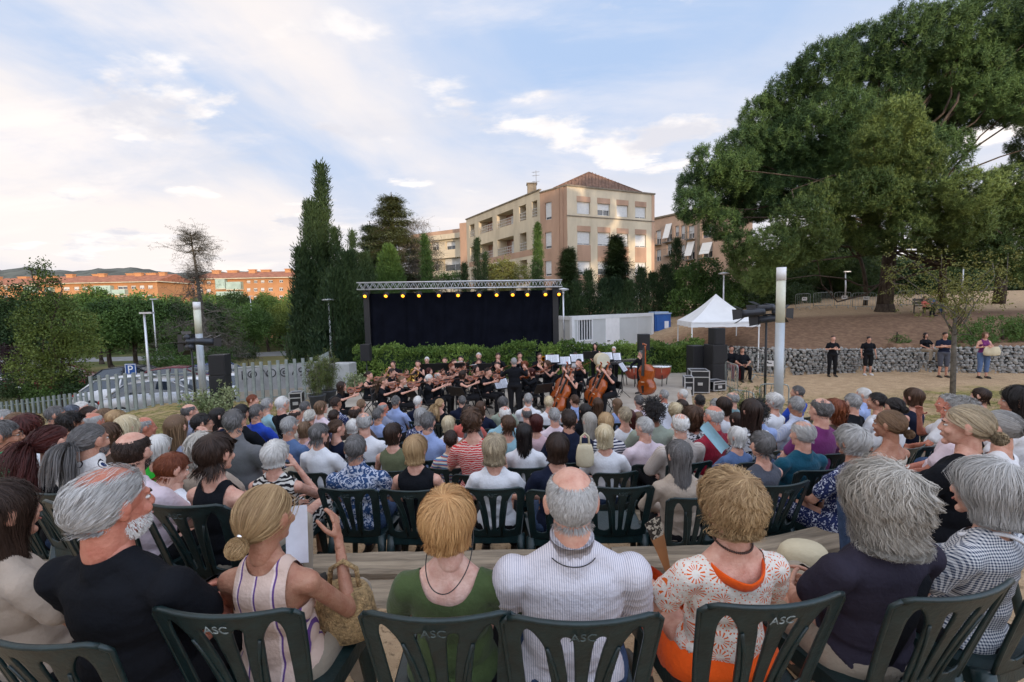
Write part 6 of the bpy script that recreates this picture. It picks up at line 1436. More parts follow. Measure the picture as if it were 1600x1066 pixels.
def case(loc, rz, size, label):
    e = empty('flight_case', loc, rz, label, 'flight case', 'flight cases beside the stage'); w_, d, h = size; b = MB(); b.box((0, 0, h/2+.06), (w_-.02, d-.02, h-.02)); b.build('body', M_CAB, e); b = MB(); z0 = .06
    for sx in (-1, 1):
        for sy in (-1, 1): b.box((sx*w_/2, sy*d/2, h/2+z0), (.035, .035, h))
        for z in (z0, z0+h): b.box((sx*w_/2, 0, z), (.03, d+.03, .03))
    for sy in (-1, 1):
        for z in (z0, z0+h, z0+h*.72): b.box((0, sy*d/2, z), (w_, .03, .03))
    b.build('edging', M_ALU, e); b = MB(); b.box((0, -d/2-.012, h*.4+z0), (.16, .02, .10)); b.build('handle', M_ALU, e); b = MB()
    for sx in (-1, 1):
        for sy in (-1, 1): b.ell((sx*(w_/2-.07), sy*(d/2-.07), .03), (.03, .03, .03), nu=8, nv=6)
    b.build('castors', M_BLK, e)['kind'] = 'stuff'
p = P(464, 625, 14.6); case((p.x, 14.6, -1.5), R(12), (.36, .4, .55), 'small black flight case leaning by the fence'); p = P(1075, 610, 15.6); case((p.x, 15.6, -1.5), R(-12), (.28, .45, .62), 'narrow black flight case with silver edges by the hedge'); p = P(1091, 606, 16.2); case((p.x, 16.2, -1.5), R(-12), (.6, .7, .75), 'open silver edged rack case beside the narrow one'); p = P(1108, 604, 16.9); case((p.x, 16.4, -1.5), R(14), (.5, .5, .32), 'low flat flight case under the speaker stack')
def barrier(x0, x1, Y0, Y1, label, group='metal crowd barriers', sign=False, zb=None):
    A = P(x0, 560, Y0); B = P(x1, 560, Y1); A.z = gz(A.x, A.y) if zb is None else zb; B.z = gz(B.x, B.y) if zb is None else zb; d = B-A; L_ = d.length; rz = math.atan2(d.y, d.x); e = empty('crowd_barrier', (A+B)/2, rz, label, 'barrier', group); h = 1.05; r = .017; dz = d.z/2; b = MB(); s = L_/2-.03
    Z = lambda x: dz*x/s
    b.tube([(-s, 0, .18+Z(-s)), (-s, 0, h-.12+Z(-s)), (-s+.03, 0, h-.03+Z(-s)), (-s+.12, 0, h+Z(-s)), (s-.12, 0, h+Z(s)), (s-.03, 0, h-.03+Z(s)), (s, 0, h-.12+Z(s)), (s, 0, .18+Z(s)), (-s, 0, .18+Z(-s))], r, 8); b.build('frame', M_GALV, e, True)
    n = int(L_/.14)
    for k in range(1, n): x = lerp(-s, s, k/n); bb = MB(); bb.tube([(x, 0, .18+Z(x)), (x, 0, h+Z(x))], .008, 5); bb.build('bar', M_GALV, e)
    for x in (-s*.7, s*.7): bb = MB(); bb.tube([(x, -.28, 0+Z(x)), (x, 0, .2+Z(x)), (x, .28, 0+Z(x))], r, 6); bb.build('foot', M_GALV, e)
    if sign:
        bb = MB(); bb.box((.1, -.02, h*.68), (.32, .01, .22)); sg = bb.build('sign_plate', M_WHITE, e); bb = MB(); bb.box((.1, -.028, h*.68), (.18, .004, .035)); bb.ell((.03, -.028, h*.71), (.03, .003, .03), nu=8, nv=6); bb.build('emblem', M_BLK, sg)
barrier(1186, 1236, 11.9, 11.7, 'grey barrier behind the light column'); barrier(1140, 1182, 11.2, 10.6, 'grey barrier behind the bamboo clump'); barrier(1133, 1154, 16.6, 15.4, 'grey barrier at the foot of the speaker stack'); barrier(1172, 1228, 18.8, 17.6, 'grey barrier with a white sign in front of the stone wall', sign=True)
for i, (a, c, Y0, Y1, s) in enumerate(((1240, 1264, 30, 30, 1), (1300, 1327, 30.5, 30, 1), (1328, 1366, 29, 28.4, 1), (1398, 1436, 29.5, 29, 0), (1268, 1298, 30.5, 31, 0))): barrier(a, c, Y0, Y1, 'distant barrier on the bank, '+['with a white sign, nearest the tent', 'with a white sign, before the big trunk', 'with a white sign, touching the big trunk', 'between the big trunk and the bench', 'plain, between two signed ones'][i], 'barriers on the bank', bool(s))
# ------------------------------------------------------------------ fence
def fence(px0, px1, Y0, Y1, top0, top1, base0, base1, n, label, w_=.10):
    A = P(px0, top0, Y0); B = P(px1, top1, Y1); e = empty('metal_fence', (A.x, A.y, A.z-base0), 0, label, 'fence', 'vertical slat fence'); o = e.location; d = B-A; rz = math.atan2(d.y, d.x)
    for k in range(n):
        t = k/(n-1); p = A.lerp(B, t); h = lerp(base0, base1, t); b = MB(); b.box((p.x-o.x, p.y-o.y, p.z-h/2-o.z), (w_, .05, h), (0, 0, rz)); b.build('slat', M_GALV, e)
    for f in (.12, .88): b = MB(); b.tube([(A-o)-Vector((0, -.04, base0*f)), (B-o)-Vector((0, -.04, base1*f))], .022, 6); b.build('rail', M_GALV, e)
fence(-30, 134, 19.6, 19.0, 632, 612, 1.6, 1.6, 21, 'low grey slat fence stepping down behind the audience at the far end'); fence(141, 512, 16.0, 16.4, 588, 556.5, 1.5, 1.5, 29, 'tall grey vertical slat fence in front of the parked cars'); fence(500, 516, 16.5, 21, 556, 548, 1.5, 1.5, 9, 'short return of the slat fence towards the cypresses')
# ------------------------------------------------------------------ parked cars
M_TYRE = mat('tyre', (.02, .02, .02), rough=.9); M_CGLASS = mat('car_glass', (.02, .025, .03), rough=.05, var=0, spec=.9); M_HEADL = mat('headlight', (.6, .6, .6), rough=.1, var=0); M_TAIL = mat('tail_light', (.35, .01, .01), rough=.2, var=0)
def car(px, Y, rz, col, label, big=1.0):
    p = P(px, 600, Y); z = gz(p.x, Y); e = empty('parked_car', (p.x, Y, z), rz, label, 'car', 'cars parked behind the fence', scale=big); prof = [(-2.05, .35, .62), (-2.0, .30, .85), (-1.2, .26, 1.0), (-.9, .26, 1.02), (0, .24, 1.03), (.9, .26, 1.0), (1.7, .28, .88), (2.0, .32, .75), (2.08, .36, .60)]; b = MB(); V_ = []
    for x, z0, z1 in prof:
        w_ = .86-.10*(abs(x)/2.1)**4; V_ += [(x, -w_, z0), (x, -w_*1.02, (z0+z1)/2), (x, -w_*.93, z1), (x, w_*.93, z1), (x, w_*1.02, (z0+z1)/2), (x, w_, z0)]
    n = len(prof); b.add(V_, [(i*6+j, (i+1)*6+j, (i+1)*6+(j+1) % 6, i*6+(j+1) % 6) for i in range(n-1) for j in range(6)]+[(5, 4, 3, 2, 1, 0), tuple((n-1)*6+j for j in range(6))]); b.build('body', col, e, True, bevel=.03)
    rf = [(-1.75, .98), (-1.25, 1.38), (-.3, 1.46), (.35, 1.40), (1.05, .99)]; b = MB(); V_ = []
    for x, z_ in rf: w_ = .78-(z_-.98)*.35; V_ += [(x, -w_, z_), (x, w_, z_)]
    V_ += [(-1.75, -.80, .97), (1.05, -.80, .97), (1.05, .80, .97), (-1.75, .80, .97)]; b.add(V_, [(0, 2, 3, 1), (6, 8, 9, 7), (0, 10, 11, 8, 6, 4, 2), (1, 3, 5, 7, 9, 12, 13)]); b.build('windows', M_CGLASS, e); b = MB(); b.add([(-1.28, -.66, 1.375), (-.3, -.62, 1.468), (.38, -.64, 1.405), (.38, .64, 1.405), (-.3, .62, 1.468), (-1.28, .66, 1.375), (-1.28, -.66, 1.40), (-.3, -.62, 1.50), (.38, -.64, 1.43), (.38, .64, 1.43), (-.3, .62, 1.50), (-1.28, .66, 1.40)], [(6, 7, 10, 11), (7, 8, 9, 10), (0, 1, 7, 6), (1, 2, 8, 7), (3, 4, 10, 9), (4, 5, 11, 10), (2, 3, 9, 8), (5, 0, 6, 11)])
    for x0, z0, x1, z1 in ((-1.75, .98, -1.26, 1.38), (.36, 1.41, 1.06, .99), (-.35, .98, -.30, 1.45)):
        for s in (-1, 1): b.tube([(x0, s*(.80-(z0-.98)*.35), z0), (x1, s*(.80-(z1-.98)*.35), z1)], .035, 5)
    b.build('roof', col, e, True)
    for x in (-1.3, 1.32):
        for s in (-1, 1): b = MB(); b.tube([(x, s*.66, .31), (x, s*.68, .31), (x, s*.84, .31), (x, s*.87, .31)], [.28, .31, .31, .27], 18); w_ = b.build('wheel', M_TYRE, e, True); b = MB(); b.tube([(x, s*.872, .31), (x, s*.88, .31)], [.19, .17], 14); b.build('rim', M_ALU, w_)
    for s in (-1, 1): b = MB(); b.ell((2.0, s*.62, .68), (.08, .16, .07), nu=10, nv=6); b.build('headlight', M_HEADL, e, True); b = MB(); b.ell((-2.0, s*.66, .78), (.06, .12, .09), nu=10, nv=6); b.build('tail_light', M_TAIL, e, True)
    for s in (-1, 1): b = MB(); b.ell((.75, s*.95, 1.0), (.07, .10, .07), nu=8, nv=6); b.build('mirror', col, e, True)
CW = mat('white_car_paint', (.68, .68, .69), rough=.2, var=.02); CD = mat('dark_car_paint', (.02, .022, .03), rough=.2, var=.02); CR = mat('maroon_car_paint', (.14, .02, .03), rough=.2, var=.02); CS = mat('silver_car_paint', (.42, .43, .45), rough=.25, metal=.4, var=.02); CB = mat('blue_car_paint', (.03, .06, .16), rough=.2, var=.02)
car(214, 20.6, R(18), CW, 'white car nearest the parking sign', 1.0); car(262, 18.6, R(20), CS, 'silver car between the white ones', 1.0); car(315, 19.6, R(22), CW, 'white car parked by the light stand'); car(285, 24.0, R(20), CR, 'maroon car in the second row'); car(215, 25, R(18), CD, 'black car in the second row behind the lamp post'); car(345, 25.5, R(20), CB, 'blue car in the second row by the speakers'); car(372, 20.5, R(24), CW, 'white car half hidden by the speaker stack'); car(40, 27, R(14), CS, 'silver car behind the low fence'); car(90, 26, R(14), CR, 'maroon car behind the low fence')
def parking():
    p = P(205.5, 577, 16.6); e = empty('parking_sign', (p.x, 16.6, gz(p.x, 16.6)), 0, 'blue square parking sign with white letter above the fence', 'sign'); h = p.z-e.location.z; s = .205; b = MB(); b.tube([(0, 0, 0), (0, 0, h)], .03, 8); b.build('post', M_GALV, e, True); b = MB(); b.box((0, -.035, h), (2*s, .02, 2*s)); b.build('board', mat('sign_blue', (.010, .07, .27), rough=.4, var=.02), e, bevel=.004)
    b = MB(); 
    for a in ((0, s-.02, 2*s-.02, .018), (0, -s+.02, 2*s-.02, .018)): b.box((a[0], -.047, h+a[1]), (a[2], .004, a[3]))
    for a in (-s+.02, s-.02): b.box((a, -.0475, h), (.018, .004, 2*s-.06))
    b.build('border', M_WHITE, e); o = bpy.data.objects.new('letter', letter_mesh('P', .42, M_WHITE)); link(o, e); o.rotation_euler = (R(90), 0, 0); o.location = (-.115, -.05, h-.145)
parking()
def graffiti():
    A = P(372, 590, 18.6); B = P(498, 575, 19.6); e = empty('graffiti_wall', (A.x, A.y, -2.2), 0, 'low grey concrete wall with black graffiti behind the fence', 'wall'); o = e.location; z1 = Zat(435, 571, 19); W = Wall((A.x, A.y), (B.x, B.y)); b = MB(); W.box(b, 0, W.L, -2.4, z1, -.2, 0, o); b.build('concrete', mat('wall_concrete', (.33, .33, .33), rough=.9, var=.2, vscale=1.5), e)
    b = MB(); W.box(b, 0, W.L, -2.4, -1.55, .0, .05, o); b.build('plinth', M_CONC, e)
    b = MB(); zc = z1-.32; ring = lambda u, z, r1, r2, a0=0, a1=360: [W.at(u+r1*math.cos(R(a)), z+r2*math.sin(R(a)), .01)-o for a in np.linspace(a0, a1, 15)]
    L_ = W.L
    for q in (ring(L_*.17, zc, .16, .14), ring(L_*.17, zc-.03, .06, .10), ring(L_*.40, zc, .17, .17), [W.at(L_*.40, zc+.26, .01)-o, W.at(L_*.40, zc-.28, .01)-o], ring(L_*.56, zc, .15, .17), ring(L_*.56, zc, .05, .06),
              [W.at(L_*.27, zc-.18, .01)-o, W.at(L_*.31, zc+.15, .01)-o, W.at(L_*.35, zc-.14, .01)-o], [W.at(L_*.05, zc-.2, .01)-o, W.at(L_*.05, zc+.15, .01)-o, W.at(L_*.10, zc+.02, .01)-o, W.at(L_*.06, zc-.02, .01)-o, W.at(L_*.11, zc-.2, .01)-o],
              [W.at(L_*.66, zc-.13, .01)-o, W.at(L_*.69, zc+.15, .01)-o, W.at(L_*.72, zc-.13, .01)-o, W.at(L_*.66, zc-.05, .01)-o], ring(L_*.77, zc+.06, .08, .09, 40, 300)+ring(L_*.77, zc-.08, .08, .09, 120, -120), ring(L_*.86, zc+.06, .08, .09, 40, 300)+ring(L_*.86, zc-.08, .08, .09, 120, -120), [W.at(L_*.93, zc-.15, .01)-o, W.at(L_*.95, zc+.15, .01)-o, W.at(L_*.98, zc-.15, .01)-o]):
        b.tube(q, .018, 5)
    b.build('graffiti', M_BLK, e)
    p = P(537, 600, 17.4); e = empty('concrete_block', (p.x, 17.4, -1.5), R(-6), 'tall pale concrete block standing beside the potted bamboo', 'block'); h = Zat(537, 567, 17.4)+1.5; b = MB(); b.prism([(-.42, -.3), (.40, -.3), (.42, .3), (-.40, .3)], 0, h); b.build('block', mat('pale_block', (.42, .43, .42), rough=.85, var=.1), e, bevel=.04)
graffiti()
# road
def road():
    b = MB(); pts = [(-75, 54, 4), (-45, 57, 4), (-33, 60, 4), (-25, 66, 4), (-18, 78, 4)]; V_ = []
    for i, (x, y, w_) in enumerate(pts):
        a = pts[min(i+1, 4)]; c = pts[max(i-1, 0)]; d = Vector((a[0]-c[0], a[1]-c[1], 0)).normalized(); n_ = Vector((-d.y, d.x, 0))
        for s in (-1, 1): q = Vector((x, y, 0))+n_*w_*s; V_.append((q.x, q.y, gz(x, y)+.06))
    b.add(V_, [(i*2, i*2+1, i*2+3, i*2+2) for i in range(4)]); tag(b.build('road', mat('asphalt', (.20, .20, .20), rough=.9, var=.15, vscale=1)), kind='structure')
road()
# gabion wall
def gabion():
    xs = np.arange(7.0, 21.5, .08); rs = np.random.RandomState(4); e = empty('gabion_wall', (12.5, 19, -1.5), 0, 'curved retaining wall of grey stones in wire baskets below the bank', 'wall'); o = Vector((12.5, 19, -1.5)); b = MB(); pts = []
    step = .15; x = 7.0
    zt = lambda x: float(np.interp(x, [7, 12.5, 21], [-.30, -.40, -.22])); zb_ = lambda x: gz(x, wall_y(x)-.3)-.05
    for row in range(11):
        x = 7.0+(row % 2)*.07
        while x < 20.5:
            s = rs.uniform(.045, .105); y = wall_y(x); z0 = zb_(x); z = z0+.05+row*(zt(x)-z0)/10.5; b.ell((x-o.x+rs.normal()*.02, y-o.y+rs.normal()*.025, z-o.z+rs.normal()*.015), (s, s*.8, s*.72), (rs.uniform(0, 3), rs.uniform(0, 3), rs.uniform(0, 3)), 6, 4); x += s*1.55
    b.build('stones', mat('gabion_stone', (.36, .345, .32), rough=.9, var=.25, vscale=5, dark=(.17, .16, .15)), e)['kind'] = 'stuff'
    b = MB(); xs = np.arange(7.0, 20.6, .5)
    for a, c in zip(xs[:-1], xs[1:]): b.quad(*[(q-o.x, wall_y(q)-o.y+.04, z-o.z) for q, z in ((a, zb_(a)), (c, zb_(c)), (c, zt(c)), (a, zt(a)))]); b.quad(*[(q-o.x, wall_y(q)-o.y+dy, zt(q)-.02-o.z) for q, dy in ((a, .02), (c, .02), (c, .5), (a, .5))])
    b.build('core', mat('gabion_core', (.05, .05, .048), rough=1), e); b = MB(); xs = np.arange(7.0, 20.5, .25)
    for k in range(7): b.tube([(q-o.x, wall_y(q)-o.y-.09, lerp(zb_(q), zt(q), k/6)-o.z+.02) for q in xs], .004, 3)
    for q in xs: b.tube([(q-o.x, wall_y(q)-o.y-.09, zb_(q)-o.z), (q-o.x, wall_y(q)-o.y-.09, zt(q)-o.z+.02)], .004, 3)
    b.build('wire_mesh', M_GALV, e)['kind'] = 'stuff'
gabion()
# sleepers of the terraces
def sleeper(A, B, z, w_, h, label):
    A = Vector((*A, z)); B = Vector((*B, z)); d = B-A; L_ = d.length; rz = math.atan2(d.y, d.x); b = MB(); n = 14; rs = np.random.RandomState(int(A.x*31+A.y*7) % 1000); V_ = []
    for i in range(n+1):
        x = -L_/2+L_*i/n
        for yy, zz in ((-w_/2, -h), (-w_/2, -.012), (-w_/2+.012, 0), (-w_*.15, .0), (w_*.15, 0), (w_/2-.012, 0), (w_/2, -.012), (w_/2, -h)): V_.append((x, yy+rs.normal()*.002, zz+rs.normal()*.0025))
    b.add(V_, [(i*8+j, (i+1)*8+j, (i+1)*8+j+1, i*8+j+1) for i in range(n) for j in range(7)]+[tuple(range(8)), tuple(n*8+j for j in range(7, -1, -1))]); e = b.build('timber_sleeper', M_SLEEP); e.location = (A+B)/2; e.rotation_euler = (0, 0, rz); tag(e, label, 'timber sleeper', 'timber sleepers edging the terraces')
x = -3.1; k = 0
SL = ['under the man in the black tee', 'before the woman with the bun', 'before the woman in olive', 'between the olive tee and the striped shirt', 'before the woman in crochet', 'past the crochet top', 'at the curly grey head', 'at the gingham shirt']
for x0, x1 in ((-3.3, -1.62), (-1.60, -.50), (-.485, .62), (.635, 1.45)):
    sleeper((x0, 2.84), (x1, 2.84), .115, .24, .22, 'weathered plank of the upper edge, '+SL[k]); k += 1
for x0, x1 in ((-3.4, -1.15), (-1.135, .25), (.265, 1.5)): sleeper((x0, 2.56), (x1, 2.56), .085, .26, .2, 'weathered plank of the lower edge, '+SL[k-4 if k > 5 else k]+(' again' if k > 5 else '')); k += 1
sleeper((1.47, 2.84), (2.9, 3.28), .11, .26, .22, 'angled plank beside the dark grey sleeveless top'); sleeper((1.5, 2.55), (3.1, 3.02), .085, .26, .2, 'angled plank nearer the curly grey head')
for i, (x0, x1) in enumerate(((-4.6, -2.3), (-2.28, -.2), (-.18, 1.1), (1.12, 2.6), (2.62, 5.0))): sleeper((x0, 4.30), (x1, 4.30 if i < 4 else 4.9), -.31, .24, .22, 'second terrace plank '+['near the boy with red hair', 'near the blue floral shirt', 'near the dark bob', 'behind the empty chair', 'near the teal tee'][i])
# ------------------------------------------------------------------ the audience
TOPS = dict(white=C_WHITE, black=C_BLACK, navy=C_NAVY, beige=C_BEIGE, olive=cloth('khaki', (.12, .13, .07)), green=cloth('green', (.06, .36, .16)), vgreen=cloth('vivid_green', (.02, .40, .03)), lblue=cloth('light_blue', (.30, .38, .62)), blue=cloth('royal_blue', (.02, .06, .40)), dblue=cloth('dusty_blue', (.10, .16, .30)), grey=cloth('grey', (.13, .13, .135)), slate=cloth('slate', (.075, .08, .10)), lgrey=cloth('blue_grey', (.22, .24, .32)),
            teal=cloth('teal', (.010, .075, .12)), maroon=cloth('dark_red', (.26, .012, .03)), magenta=cloth('plum', (.16, .03, .13)), pink=cloth('pale_pink', (.62, .42, .44)), coral=cloth('coral', (.55, .13, .10)), cream=cloth('cream', (.58, .52, .42)), brown=cloth('brown', (.08, .05, .035)), sage=cloth('sage', (.30, .34, .27)), aqua=cloth('aqua', (.28, .46, .52)), skyt=cloth('petrol_grey', (.16, .26, .28)), dkgreen=cloth('dark_green', (.015, .035, .025)), lolive=cloth('light_olive', (.34, .33, .18)), dred=cloth('wine', (.14, .02, .03)),
            floral=pattern('blue_leaf_print', leafy(16, .50, .55, (.03, .07, .17), (.50, .53, .62), 3.0, (1, 1, 1))), zebra=pattern('zebra_print', zebra(9, (.60, .57, .52), (.015, .013, .015), 6.0)), circ=pattern('circle_print', rings(9, ((.70, .68, .66), (.02, .02, .03), (.02, .035, .10)))), leafbw=pattern('black_leaf_print', leafy(13, .5, .53, (.70, .70, .70), (.015, .015, .02), 3.5)),
            navyfl=pattern('navy_flower_print', leafy(30, .55, .6, (.02, .03, .10), (.55, .58, .68), 2)), pinkfl=pattern('pink_flower_print', leafy(22, .48, .56, (.65, .60, .55), (.60, .16, .20), 2)), breton=pattern('navy_stripes', stripes(2, .030, .45, (.68, .68, .68), (.02, .025, .07))), kid=pattern('rainbow_stripes', stripes(2, .045, .35, (.62, .60, .52), (.10, .22, .40), edge=((.50, .06, .05), .10))), redpat=pattern('red_net_print', zebra(16, (.55, .03, .03), (.65, .45, .40), 4)), wseer=pattern('beige_seersucker', stripes(2, .012, .4, (.52, .46, .41), (.33, .27, .24))), wcheck=pattern('pale_check', gingham(.012, (.62, .64, .70), (.36, .42, .60))), palepk=cloth('white_pink', (.70, .58, .62)))
W, B_, T_ = 'white', 'black', 'tee'
# px, py of the head centre in the photo, distance, sex, hair, hair colour, skin, garment, neckline, cloth, description, extras
NEAR = [
 (8, 684, 3.2, 'm', 'short', 'dgrey', 'tan', T_, 'collar', 'green', 'dark grey haired man with glasses in a green polo', dict(glasses=True)),
 (84, 692, 3.15, 'f', 'curlpony', 'dred', 'fair', 'sleeveless', 'crew', B_, 'woman with red brown curly ponytail in a black top', {}),
 (136, 690, 2.75, 'm', 'pony', 'dgrey', 'mid', T_, 'collar', 'circ', 'bearded man with grey ponytail in a circle print shirt', dict(beard='dgrey', w=1.08)),
 (196, 708, 2.95, 'm', 'bald', 'dbrown', 'fair', T_, 'crew', 'palepk', 'balding man with a dark beard behind the grey haired man', dict(beard='dbrown')),
 (273, 735, 2.75, 'm', 'short', 'red', 'fair', T_, 'crew', W, 'red haired boy in a white tee looking down', dict(w=.88, pitch=-18, tr='black')),
 (337, 718, 2.85, 'f', 'pixie', 'dbrown', 'fair', 'tank', 'crew', B_, 'woman with a brown pixie cut in a black tank top', {}),
 (422, 713, 2.9, 'f', 'fluffy', 'white', 'fair', 'sleeveless', 'crew', 'zebra', 'woman with short white hair in a zebra print dress', dict(w=1.12, skirt=True, tr='zebra', pose_='chin')),
 (560, 702, 3.0, 'm', 'short', 'dgrey', 'mid', T_, 'collar', 'floral', 'grey haired man in a blue leaf print shirt', dict(w=1.12, tr='jean')),
 (651, 703, 2.95, 'f', 'bob', 'blond', 'fair', 'sleeveless', 'crew', B_, 'woman with a straight golden bob in a black top', {}),
 (771, 702, 2.95, 'f', 'wavybob', 'gblond', 'fair', T_, 'crew', W, 'woman with wavy ash blond hair in a white tee', dict(tr='black')),
 (866, 700, 3.1, 'f', 'bob', 'dbrown', 'fair', T_, 'crew', 'navy', 'woman with a dark brown bob in a navy top', {}),
 (1070, 712, 3.0, 'f', 'long', 'dgrey', 'fair', 'long', 'crew', 'beige', 'woman with long straight dark grey hair in a beige cardigan', dict(tr='black')),
 (1190, 697, 2.9, 'f', 'short', 'dgrey', 'fair', 'sleeveless', 'crew', 'slate', 'short haired woman in glasses and a slate sleeveless top', dict(glasses=True, w=1.08, face=14)),
 (1250, 680, 3.2, 'm', 'thin', 'lgrey', 'fair', T_, 'crew', 'teal', 'balding white haired man in a teal tee with a triangle', dict(w=1.12, face=10)),
 (1338, 690, 3.0, 'f', 'fluffy', 'lgrey', 'mid', T_, 'crew', 'navyfl', 'grey curly haired woman in a navy flowered dress', dict(skirt=True, tr='navyfl', face=16)),
 (1392, 664, 3.35, 'f', 'lowbun', 'lbrown', 'tan', 'tank', 'scoop', 'cream', 'woman with bare shoulders and a twisted bun', dict(face=20)),
 (1512, 667, 2.5, 'f', 'lowbun', 'gblond', 'fair', T_, 'crew', B_, 'woman in a black tee turned sideways with streaked bun', dict(w=1.12, yaw=30, face=24)),
 (1497, 645, 3.4, 'm', 'crop', 'grey', 'red', T_, 'crew', 'palepk', 'shaved headed man in a pale pink tee', dict(w=1.12, face=26)),
 (1562, 668, 2.95, 'f', 'bun', 'grey', 'fair', T_, 'crew', W, 'woman with a small grey bun in white', dict(face=24)),
 (1590, 628, 3.3, 'f', 'wavybob', 'black', 'mid', T_, 'crew', W, 'woman with thick black hair in a white top', dict(face=26)),
]
